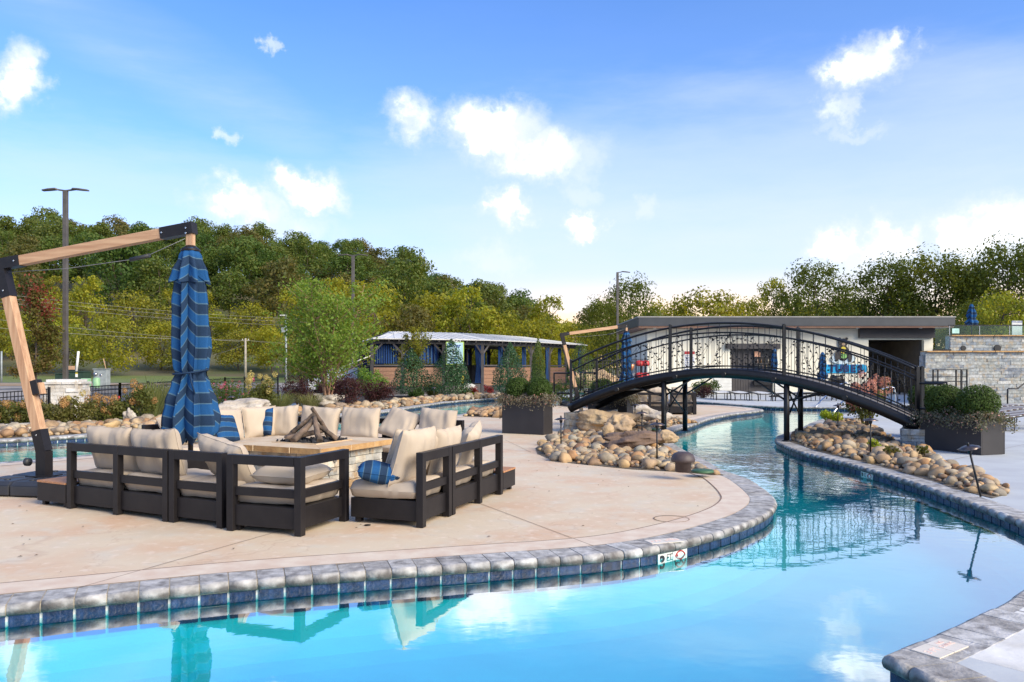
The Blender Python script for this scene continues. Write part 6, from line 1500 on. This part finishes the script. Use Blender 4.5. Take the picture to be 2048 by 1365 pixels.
# menu board and standing figures
mb = thing('welcome_sign', 'pale blue upright sign with green edge in the pavilion opening', 'sign', (P(910, 700, 43.2).x, 43.2, 0))
zt_, zb_ = EYE+(HY-684)*43.2/F, EYE+(HY-730)*43.2/F
MB().box((0, 0, (zt_+zb_)/2), (.98, .05, zt_-zb_)).build('board', M('lime_edge', (.45,.62,.12), scale=4), mb); MB().box((0, -.035, (zt_+zb_)/2), (.88, .02, zt_-zb_-.1)).build('face', M('sign_face', (.38,.62,.70), (.55,.74,.78), scale=3), mb)
for s in (-.4, .4): MB().tube([(s, .02, 0), (s, .02, zt_)], .03, 6).build('post', m_post, mb)
o = text('LAZY', .26, m_white, mb, bold=.006); o.location = (.05, -.06, zt_+.06); o.rotation_euler = (R(90), 0, 0)
o = text('River', .30, m_bluetxt, mb, bold=.008); o.location = (0, -.05, zt_-.22); o.rotation_euler = (R(90), 0, 0)
for i in range(6): MB().box((-.05+.04*(i % 2), -.05, zt_-.55-i*.12), (.6-.1*(i % 3), .006, .035)).build('print_line', m_bluetxt, mb)
cf = thing('cutout_figure', 'small black and white cutout figure beside the green hedge panel', 'sign', (P(930, 750, 42).x, 42, .1))
def disc2(x, z, rx, rz_, y, m, nm): MB().prism([(x+rx*math.cos(a), z+rz_*math.sin(a)) for a in np.linspace(0, 2*PI, 17)[:-1]], y, y+.02).build(nm, m, cf).rotation_euler = (R(90), 0, 0)
disc2(0, .85, .20, .55, 0, m_black, 'body'); disc2(.25, .28, .38, .26, .02, m_white, 'ring'); disc2(-.03, 1.15, .12, .12, .03, m_muz, 'face'); disc2(-.12, .75, .08, .2, .03, m_yel, 'shirt')

# ================================================================ left side: fence, gate pillar, poles, utilities
def fence(pts, label, h=1.12, sp=.105, name='metal_fence'):
    """pts: (x, y, zbase)"""
    e = thing(name, label, 'fence', (0, 0, 0)); pk = MB()
    for a, b in zip(pts[:-1], pts[1:]):
        a, b = Vector(a), Vector(b); L = (b-a).length; d = (b-a)/L; 
        for z in (h-.02, h-.17, .12): MB().bar(a+Vector((0, 0, z)), b+Vector((0, 0, z)), .028, .03).build('rail', m_iron, e)
        for i in range(int(L/sp)): p = a+d*(i+.5)*sp; pk.bar(p+Vector((0, 0, .04)), p+Vector((0, 0, h)), .017, .017)
        n = max(1, round(L/2.35))
        for i in range(n+1): p = a+d*(L*i/n); MB().bar(p-Vector((0, 0, .1)), p+Vector((0, 0, h+.05)), .065, .065).build('post', m_iron, e)
    o = pk.build('picket', m_iron, e); o['kind'] = 'stuff'; return e
def FB(px, pt, y, h=1.10): p = P(px, pt, y); return (p.x, p.y, p.z-h)
fence([FB(-160, 800, 21.3), FB(-60, 790, 22.7), FB(98, 779, 24.6)], 'black picket fence left of the white stone pillar')
fence([FB(164, 775, 26.3), FB(240, 770, 29), FB(345, 763.5, 33.5), FB(450, 758, 38), FB(556, 753.5, 44)], 'black picket fence running from the white stone pillar behind the roses')
gp_ = thing('stone_gate_pillar', 'whitewashed stone pillar with flat cap between the fence runs', 'pillar', (P(127, 800, 25.4).x, 25.6, -.28), R(12))
MB().box((0, 0, .62), (.94, .94, 1.24)).build('core', m_mortar, gp_)
for (a, b, n_) in (((-.5, -.5), (.5, -.5), (0, -1)), ((.5, -.5), (.5, .5), (1, 0)), ((-.5, .5), (-.5, -.5), (-1, 0))): ledger(gp_, a, b, 0, 1.24, 10, (.16, .42), .07, m_whitestone, n_, .05)
for i in range(2): block('cap_slab', m_whitestone, gp_, (-.29+.58*i, 0, 1.275), (.575, 1.15, .07))
block('cap_slab', m_whitestone, gp_, (0, 0, 1.35), (.95, .95, .08))
def lamp_post(px, py, y, arms, label, w=.19):
    top = P(px, py, y); z0 = hill(top.x, y)-.1; e = thing('lamp_post', label, 'street lamp', (top.x, y, 0))
    MB().bar((0, 0, z0), (0, 0, top.z), w, w).build('pole', m_lampm, e, .01); MB().box((0, 0, z0+.25), (w+.22, w+.22, .4)).build('base', m_gravel, e)
    for s in arms:
        MB().bar((s*.05, 0, top.z-.02), (s*.34, 0, top.z+.02), .07, .07).build('arm', m_lampm, e)
        m = MB(); xs = [.30, .42, .75, 1.08]; hw_ = [.07, .16, .17, .10]; zt2 = [.05, .09, .06, .02]; vs = []
        for x, h2, z in zip(xs, hw_, zt2): vs += [(s*x, -h2, top.z+z-.06), (s*x, h2, top.z+z-.06), (s*x, h2, top.z+z), (s*x, -h2, top.z+z)]
        m.add(vs, [(i*4+j, i*4+(j+1) % 4, i*4+4+(j+1) % 4, i*4+4+j) for i in range(3) for j in range(4)]+[(3, 2, 1, 0), (12, 13, 14, 15)]); m.build('lamp_head', m_lampm, e)
    return e
m_lampm = M('bronze_lamp_post', (.07, .062, .058), (.10, .09, .08), scale=3, rough=.5)
lamp_post(131, 381, 37.5, (-1, 1), 'tall bronze twin-head lamp post on the left'); lamp_post(706, 511, 58, (-1, 1), 'twin-head lamp post behind the birch tree', .2); lamp_post(1235, 545, 68, (1,), 'single-arm lamp post left of the pool house roof', .2)
m_wood = M('weathered_pole', (.42, .38, .32), (.32, .28, .22), scale=4, rough=.9)
def util_pole(px, top, y, label):
    t = P(px, top, y); e = thing('utility_pole', label, 'utility pole', (t.x, y, 0)); MB().tube([(0, 0, hill(t.x, y)-.3), (0, 0, t.z)], [.16, .11], 10).build('pole', m_wood, e); MB().bar((-.45, 0, t.z-.25), (.45, 0, t.z-.25), .1, .1).build('crossarm', m_wood, e)
    for x in (-.35, 0, .35): MB().lathe([(0, 0), (.05, 0), (.04, .12), (0, .14)], (x, 0, t.z-.2), 8).build('insulator', m_whiteboard, e)
util_pole(491, 677, 94, 'pale utility pole at the foot of the hill right of the umbrella')
util_pole(-330, 560, 70, 'utility pole beyond the left edge')
m_wire = M('wire', (.30, .30, .28), rough=.5, scale=5)
def wire(a, b, sag, label, r=.018):
    a, b = Vector(a), Vector(b); pts = [a.lerp(b, t)-Vector((0, 0, sag*4*t*(1-t))) for t in np.linspace(0, 1, 25)]
    tag(MB().tube(pts, r, 4).build('power_line', m_wire), label, 'power line', 'power lines crossing the hillside')
for (ay, by, lab) in ((545, 640, 'topmost power line in front of the dark hillside'), (553, 646, 'second power line from the top over the hillside'), (563, 653, 'third power line from the top over the hillside'), (598, 690, 'fourth power line crossing the lower hillside')): wire(P(-330, ay, 70), P(760, by, 130), 1.2, lab)
wire(P(-330, 622, 70), P(491, 681, 94), .6, 'lowest long power line leading to the pale utility pole'); wire(P(491, 681, 94), P(900, 690, 110), .5, 'power line right of the pale utility pole'); wire(P(491, 690, 94), P(330, 735, 96), .2, 'short guy line sloping down from the pale utility pole')
def ubox(name, label, cat, px, pb, y, w, d, h, mat, extra=None):
    x = (px-CX)*y/F; z = EYE-(pb-HY)*y/F; e = thing(name, label, cat, (x, y, z)); MB().box((0, 0, h/2-.15), (w, d, h+.3)).build('body', mat, e, .02); MB().box((0, -.02, h+.03), (w+.08, d+.08, .05)).build('lid', mat, e, .01); return e
m_tgreen = M('transformer_green', (.025, .055, .03), scale=4, rough=.5); m_ugrey = M('utility_grey', (.32, .36, .36), scale=4, rough=.5); m_lgreen = M('pale_green_plastic', (.28, .50, .27), scale=4, rough=.5); m_yst = M('yellow_sticker', (.7, .55, .05), scale=4)
e = ubox('transformer_box', 'dark green transformer box with yellow and white stickers', 'transformer', 161, 763, 52, .95, .9, .60, m_tgreen); MB().box((-.0, -.47, .38), (.16, .01, .2)).build('sticker', m_white, e); MB().box((0, -.47, .53), (.16, .01, .08)).build('sticker', m_yst, e)
e = ubox('transformer_box', 'wide low dark box behind the lamp post base', 'transformer', 132, 761, 54, 1.0, .9, .42, m_tgreen)
MB().box((140/1e6, 0, 0), (.01, .01, .01))
e = ubox('electric_cabinet', 'light grey electric cabinet with a round logo plate', 'cabinet', 204, 768, 50, .82, .5, .90, m_ugrey); MB().lathe([(0, 0), (.10, 0), (.10, .01), (0, .01)], n=16).build('logo_plate', m_steel, e).matrix_local = Matrix.Translation((.05, -.262, .55)) @ Matrix.Rotation(R(90), 4, 'X') @ Matrix.Scale(.6, 4, Vector((0, 1, 0)))
e = thing('meter_post', 'electric meter box on a post left of the grey cabinet', 'meter', (P(193, 760, 49).x, 49, P(193, 772, 49).z)); MB().box((0, 0, .62), (.26, .16, .42)).build('box', m_ugrey, e); MB().lathe([(0, 0), (.10, 0), (.10, .1), (0, .12)], n=14).build('dial', m_steel, e).matrix_local = Matrix.Translation((0, -.08, .72)) @ Matrix.Rotation(R(90), 4, 'X'); MB().tube([(0, 0, -.2), (0, 0, .45)], .04, 8).build('post', m_ugrey, e)
o = MB().lathe([(.20, -.1), (.20, .38), (.17, .42), (.17, .46), (0, .50)], n=16).build('green_bollard', m_lgreen); o.location = P(193, 772, 47); tag(o, 'pale green rounded plastic pedestal in front of the meter', 'pedestal')
o = MB().box((0, 0, .2), (.5, .3, .5)).build('green_pedestal', m_lgreen, None, .03); o.location = P(172, 772, 48); tag(o, 'pale green slanted plastic pedestal behind the fence', 'pedestal')
def stake(px, p0, p1, y, m, label, w=.05, dx=0, cat='stake', name='stake'): a = P(px, p1, y); b = P(px+dx, p0, y); tag(MB().tube([a, b], w, 8).build(name, m), label, cat)
stake(152, 703, 750, 60, m_whiteboard, 'leaning white marker post behind the transformer', .09, 5); stake(212, 718, 740, 50, m_beam, 'orange wooden stake behind the grey cabinet', .025, -5); stake(3, 703, 765, 48, m_ugrey, 'grey sign post at the left edge', .05)
tag(MB().box((0, 0, 0), (.72, .03, .25)).build('wood_board', m_beam), 'pale wooden board behind the green transformer', 'board').location = P(139, 736, 53)
e = thing('fire_hydrant_tag', 'small red horn-shaped fitting on the fence post', 'fitting', P(236, 802, 28.4)); MB().tube([(0, 0, -.1), (-.03, 0, 0), (.05, 0, .08), (.02, 0, .16)], [.05, .03, .03, .04], 8).build('body', m_red, e)
# street light pole and white vehicle half hidden by the birch
wp = thing('white_pole', 'thin white pole with small lamp half hidden by the birch tree', 'pole', (P(572, 700, 48).x, 48, 0)); MB().tube([(0, 0, -.3), (0, 0, EYE+(HY-632)*48/F)], .06, 8).build('pole', m_ugrey, wp); MB().box((-.2, 0, EYE+(HY-631)*48/F), (.42, .12, .06)).build('lamp_head', m_whiteboard, wp); MB().box((-.1, -.05, EYE+(HY-660)*48/F), (.35, .05, .3)).build('camera_box', m_ugrey, wp)
def car(px, py, y, rz, label, paint, suv=True):
    p = P(px, py, y); z0 = hill(p.x, y)+.02; e = thing('parked_car', label, 'car', (p.x, y, z0), rz); L2, H1, H2, Wc = 4.5, .95, 1.65, 1.8
    prof = [(-2.2, .35), (-2.25, .75), (-2.15, .95), (-1.3, 1.05), (-.75, 1.62), (1.35, 1.68), (2.0, 1.1), (2.2, 1.0), (2.25, .4), (2.1, .3), (-2.1, .3)]
    m = MB().add([(x, -.9+(.12 if z > 1.1 else 0), z) for x, z in prof]+[(x, .9-(.12 if z > 1.1 else 0), z) for x, z in prof], [tuple(range(11)), tuple(reversed(range(11, 22)))]+[(i, (i+1) % 11, 11+(i+1) % 11, 11+i) for i in range(11)]); m.build('body', paint, e, .05)
    for s in (-1, 1): MB().add([(x, s*.80, z) for x, z in ((-.95, 1.1), (-.65, 1.52), (1.2, 1.56), (1.65, 1.12))]+[(x, s*.795, z) for x, z in ((-.95, 1.1), (-.65, 1.52), (1.2, 1.56), (1.65, 1.12))], [(0, 1, 2, 3), (7, 6, 5, 4)]).build('side_window', m_black, e)
    for x in (-1.4, 1.4):
        for s in (-1, 1):
            w = MB().tube([(x, s*.72, .34), (x, s*.92, .34)], .34, 18).build('wheel', m_black, e); MB().tube([(x, s*.915, .34), (x, s*.93, .34)], .2, 12).build('rim', m_steel, w)
    for s in (-1, 1): MB().box((-2.2, s*.62, .78), (.1, .34, .16)).build('headlight', m_glass, e)
m_carwhite = M('white_car_paint', (.75, .76, .78), scale=3, rough=.25, coat=.6)
car(685, 768, 50, R(20), 'white parked car behind the purple shrubs and birch', m_carwhite)

# red canopies right of the far umbrella
for (px, py, y, lab) in ((1284, 728, 36, 'upper red life ring rack behind the bridge railing'), (1284, 752, 36, 'lower red tub behind the bridge railing')):
    e = thing('red_rack', lab, 'rack', P(px, py, y)); e.scale = (.8, .8, .8); MB().lathe([(.0, -.15), (.22, -.12), (.26, 0), (.2, .16), (0, .2)], (-.16, 0, 0), 14).lathe([(.0, -.15), (.22, -.12), (.26, 0), (.2, .16), (0, .2)], (.2, 0, 0), 14).build('body', M('bright_red', (.5,.03,.03), scale=4, rough=.4), e); MB().tube([(0, .1, -1.0), (0, .1, .2)], .03, 8).build('post', m_iron, e)
o = MB().lathe([(0, -.15), (.10, -.14), (.16, .12), (.13, .13), (0, .1)], n=14).build('copper_lantern', M('copper', (.5,.2,.1), scale=4, rough=.3, metal=.6)); o.location = P(1262, 735, 33); tag(o, 'copper coloured cone lantern right of the far blue umbrella', 'lantern')
fence([FB(1170, 722, 41, 1.3), FB(1290, 718, 42, 1.3)], 'dark fence behind the rock waterfall', 1.3, .12)

# ================================================================ planting beds
flat([(-15, 14.2), (-12.4, 18.8), (-11.0, 22.9), (-9.8, 28.9), (-8.7, 35.9), (-7.7, 43.8), (-10.5, 44), (-12.5, 34), (-15.3, 24), (-19, 19)], -.20, 'planting_bed', m_mulch)
cb = catmull([(-16.5, 14.9), (-12.9, 18.4), (-11.5, 20.7), (-9.8, 23.9), (-8.2, 26.6)], False, .95)
cu = thing('concrete_curb', 'pale concrete curb behind the left stone bed', 'curb')
for a, b in zip(cb[:-1], cb[1:]): MB().bar(v3(a, .03), v3(b, .03), .26, .16).build('curb_section', m_curb, cu)
flat([(-8.0, 27), (-5.6, 28), (-5.1, 33), (-3.6, 37.5), (-1, 40.6), (1.8, 41.5), (3, 47), (-1, 44), (-4, 42.4), (-8, 41)], .02, 'mulch_bed', m_mulch)
holprof = [(0, .5), (.08, .95), (.25, 1), (.5, .78), (.75, .45), (.92, .18), (1, .05)]
def hol(px, pb, y, w, ptop, label, mat=l_holly, leaf=.075, n=5200, prof=holprof):
    x = (px-CX)*y/F; z = EYE-(pb-HY)*y/F; return shrub('holly_bush', label, 'bush', x, y, max(0, z), w*y/F*.66, (pb-ptop)*y/F*1.05, int(n*1.4), leaf, mat, 'cone-shaped evergreen bushes by the pavilion', prof)
hol(824, 788, 39, 66, 702, 'dark cone-shaped holly left of the pavilion entrance'); hol(903, 790, 38, 66, 684, 'dark cone-shaped holly in front of the pale blue sign'); hol(1020, 786, 37, 54, 690, 'cone-shaped holly behind the left planter')
hol(1076, 780, 36, 24, 682, 'narrow upright conifer behind the left planter', l_loosegreen, .06, 3000, [(0, .7), (.2, 1), (.6, .8), (.9, .35), (1, .05)])
shrub('evergreen_shrub', 'small bright green round shrub in front of the left holly', 'shrub', P(832, 790, 36).x, 36, .02, .38, .62, 1800, .055, l_box); shrub('yellow_shrub', 'small yellow mum by the pavilion mulch', 'shrub', P(940, 785, 38).x, 38, .02, .3, .35, 800, .05, l_yshrub)
shrub('red_shrub', 'red leafed shrub left of the pavilion steps', 'shrub', P(946, 770, 40).x, 40, .1, .30, .5, 700, .06, l_red); shrub('red_shrub', 'red leafed shrub right of the gathered blue curtain', 'shrub', P(979, 768, 40).x, 40, .1, .28, .55, 700, .06, l_red)
shrub('loose_shrub', 'loose green shrub behind the left railing posts of the bridge', 'shrub', P(1180, 745, 33).x-.3, 34, 0, .7, 2.6, 3200, .07, l_loosegreen, None, [(0, .6), (.3, 1), (.7, .8), (1, .15)])
for i, (px, y, w, h, lab) in enumerate([(598, 30, .75, 1.25, 'purple-leaved shrub left of the birch trunk'), (700, 28.5, .80, 1.35, 'purple-leaved shrub right of the birch trunk'), (752, 30, .75, 1.15, 'purple-leaved shrub beside the far stone strip'), (655, 34, .7, 1.0, 'purple-leaved shrub behind the birch trunk')]):
    shrub('purple_shrub', lab, 'shrub', (px-CX)*y/F, y, 0, w, h, 3600, .06, l_ninebark, 'purple-leaved shrubs round the birch', lumps=14, stems=16, shell=1.)
shrub('green_shrub', 'leafy green shrub between the purple shrubs and the pavilion', 'shrub', P(740, 760, 33).x, 33, 0, .9, 1.6, 2400, .08, l_birch, lumps=14, shell=1.)
def hyd(px, pb, y, w, h, blooms, bm_, label, n=2200): x = (px-CX)*y/F; shrub('hydrangea', label, 'shrub', x, y, EYE-(pb-HY)*y/F, w, h, n, .075, l_hyd, 'hydrangeas in the left planting bed', flowers=(blooms, .10, bm_, 130), lumps=10)
hyd(268, 850, 21.5, .7, 1.1, 9, l_bloomt, 'hydrangea with large tan heads left of the umbrella canopy'); hyd(210, 858, 21, .55, .85, 14, l_bloomt, 'rusty hydrangea in front of the black fence post'); hyd(150, 862, 20.2, .55, .95, 9, l_bloomy, 'yellowish hydrangea right of the umbrella mast')
hyd(100, 868, 19.5, .6, .85, 4, l_bloomt, 'leafy shrub just right of the wooden umbrella mast'); hyd(20, 858, 20.3, .7, .75, 10, l_bloomt, 'rusty hydrangea at the left edge of the picture'); hyd(515, 822, 24.5, .6, 1.15, 16, l_bloomy, 'hydrangea with yellow heads right of the pink roses'); hyd(-40, 862, 19.6, .6, .7, 6, l_bloomt, 'hydrangea beyond the left edge by the fence')
hyd(60, 860, 20.8, .6, .7, 6, l_bloomt, 'low shrub behind the wooden umbrella mast')
shrub('rose_bush', 'pink rose bush behind the left back sofas', 'rose bush', P(455, 800, 26).x, 26, -.1, 1.1, 1.2, 3000, .065, l_loosegreen, flowers=(34, .055, l_rose, 40), lumps=14, ry=.7)
shrub('rose_bush', 'pink flowering bush behind the left front planter', 'rose bush', P(1120, 770, 31).x, 31, 0, .6, 1.1, 1500, .06, l_loosegreen, flowers=(16, .06, l_bloomp, 40))
def grass_tuft(px, y, r, h, label, n=420, z=0):
    x = (px-CX)*y/F; e = thing('ornamental_grass', label, 'grass', (x, y, z)); m = MB(); q = random.Random(zlib.crc32(label.encode()) % 999)
    for i in range(n):
        a = q.random()*6.28; b = q.random()**.5*r*.25; l = r*q.uniform(.4, 1.1); hh = h*q.uniform(.6, 1.1); s = Vector((math.cos(a), math.sin(a), 0)); t = Vector((-s.y, s.x, 0))*.006
        p0, p1, p2 = s*b, s*(b+l*.45)+Vector((0, 0, hh*.75)), s*(b+l)+Vector((0, 0, hh*q.uniform(.6, 1)))
        m.add([p0-t, p0+t, p1+t, p1-t, p2], [(0, 1, 2, 3), (3, 2, 4)])
    o = m.build('blades', l_grass, e); o['kind'] = 'stuff'
grass_tuft(560, 26.5, .9, .75, 'wispy green grass tuft left of the birch'); grass_tuft(620, 27.5, .8, .65, 'wispy grass tuft at the foot of the birch'); grass_tuft(300, 22.5, .9, 1.3, 'tall grass with pale plumes left of the canopy'); grass_tuft(330, 25, .9, 1.1, 'grass tuft behind the blue canopy'); grass_tuft(865, 40, .9, .9, 'grass tuft between the two hollies'); grass_tuft(930, 40, .7, .6, 'low grass tuft in front of the pavilion', 300)
# right bank plants
shrub('hydrangea', 'pink hydrangea with fading heads on the right stone bed', 'shrub', P(1730, 860, 19).x, 19.0, .05, .55, 1.0, 900, .07, l_hyd, None, flowers=(22, .10, l_bloomp, 150), stems=26, shell=1.)
shrub('hydrangea', 'smaller pink hydrangea by the right bridge ramp', 'shrub', P(1775, 850, 22).x, 23.0, .05, .7, 1.2, 700, .07, l_hyd, None, flowers=(18, .11, l_bloomp, 120), stems=16, shell=1.)
shrub('yellow_shrub', 'bright yellow-green needle shrub on the right bank', 'shrub', P(1664, 850, 20.5).x, 20.5, .05, .34, .30, 1500, .05, l_yshrub)
for (px, py, lab) in ((1750, 895, 'small leafy perennial in the right stones'), (1845, 908, 'small yellowing perennial by the right planter'), (1783, 908, 'small drying perennial in the right stones')):
    p = G(px, py, .12); shrub('perennial', lab, 'plant', p.x, p.y, .1, .13, .16, 160, .05, l_yshrub if '1750' in str(px) else l_hyd, 'small perennials in the right stones', stems=4)
for (px, y, lab) in ((1395, 40, 'low dark shrub left of the serving bar'), (1425, 40.5, 'round dark shrub by the white boards'), (1405, 38.5, 'brownish low hedge in front of the pool house')): shrub('low_shrub', lab, 'shrub', (px-CX)*y/F, y, 0, .62, .95 if y > 39 else .6, 1400, .07, l_ninebark if y < 39 else l_box)
# ---- birch and maple with visible branches
def airy_tree(name, label, x, y, z, h, rad, nstem, leaf, mat, bark, n_leaf, seed, spread=.25, crown0=.12, top=None, sr=.05, prof=None):
    r = random.Random(seed); e = thing(name, label, 'tree', (x, y, z)); b = MB(); cen = []
    for s in range(nstem):
        a = 2*PI*s/nstem+r.random(); lean = spread*r.uniform(.5, 1.1); hh = h*r.uniform(.78, 1.0) if s else h; pts = []
        for k in range(9):
            t = k/8; pts.append(Vector((math.cos(a)*lean*hh*.5*t**1.1+.06*math.sin(k*1.3+s), math.sin(a)*lean*hh*.5*t**1.1+.06*math.cos(k*1.7+s), hh*t-.05)))
        b.tube(pts, [sr*(1-.9*k/8)+.004 for k in range(9)], 6)
        nb_ = int(34*h/5)
        for k in range(nb_):
            t = crown0+(1-crown0)*r.random()**.9; i = min(7, int(t*8)); p = pts[i].lerp(pts[i+1], t*8-i); an = r.random()*6.28
            pf = np.interp(t, *zip(*(prof or [(0, .75), (.25, 1), (.6, .75), (.85, .45), (1, .12)]))); L = rad*pf*r.uniform(.55, 1.05)
            q = p+Vector((math.cos(an)*L, math.sin(an)*L, L*r.uniform(.35, .9))); m_ = (p+q)/2+Vector((0, 0, -.06*L))
            b.tube([p, m_, q], [.014, .009, .003], 4, cap=False)
            for _ in range(int(10*L/rad)+4):
                u = r.uniform(.25, 1.05); w = p.lerp(q, u); o2 = Vector((r.gauss(0, 1), r.gauss(0, 1), r.gauss(0, 1)))*.11*L; cen.append((w+o2, .07+.05*L))
    b.build('trunk', bark, e); k = n_leaf//len(cen)+1; C_ = np.array([c for c, s in cen for _ in range(k)]); S_ = np.array([s for c, s in cen for _ in range(k)])
    C_ = C_+RNG.normal(size=C_.shape)*S_[:, None]*.8
    leaf_obj('crown', C_, leaf, mat, e, aspect=.65); return e, C_
airy_tree('river_birch', 'young multi-stem river birch behind the fire pit sofas', P(655, 800, 31).x, 31, .0, 4.9, 2.2, 6, .11, l_birch, m_birchbark, 13500, 5, .7)
mp, mc = airy_tree('young_maple', 'young maple with red top leaves beside the left lamp post', P(70, 800, 36).x, 36, -.25, 5.1, 1.25, 1, .12, l_maple, m_bark, 6500, 8, .05, .2, sr=.07, prof=[(0, .5), (.3, 1), (.6, .8), (.85, .45), (1, .2)])
c = RNG.normal(size=(420, 3))*np.array([.28, .28, .45])+np.array([0, 0, 4.95]); leaf_obj('red_leaves', c, .12, l_red, mp); c = RNG.normal(size=(200, 3))*np.array([.2, .2, .35])+np.array([.55, 0, 4.5]); leaf_obj('red_leaves', c, .12, l_red, mp)
airy_tree('serviceberry', 'small yellowing tree in front of the left holly', P(822, 790, 38).x, 39.5, 0, 3.5, 1.0, 3, .09, l_yel, m_bark, 3200, 12, .25, .35)
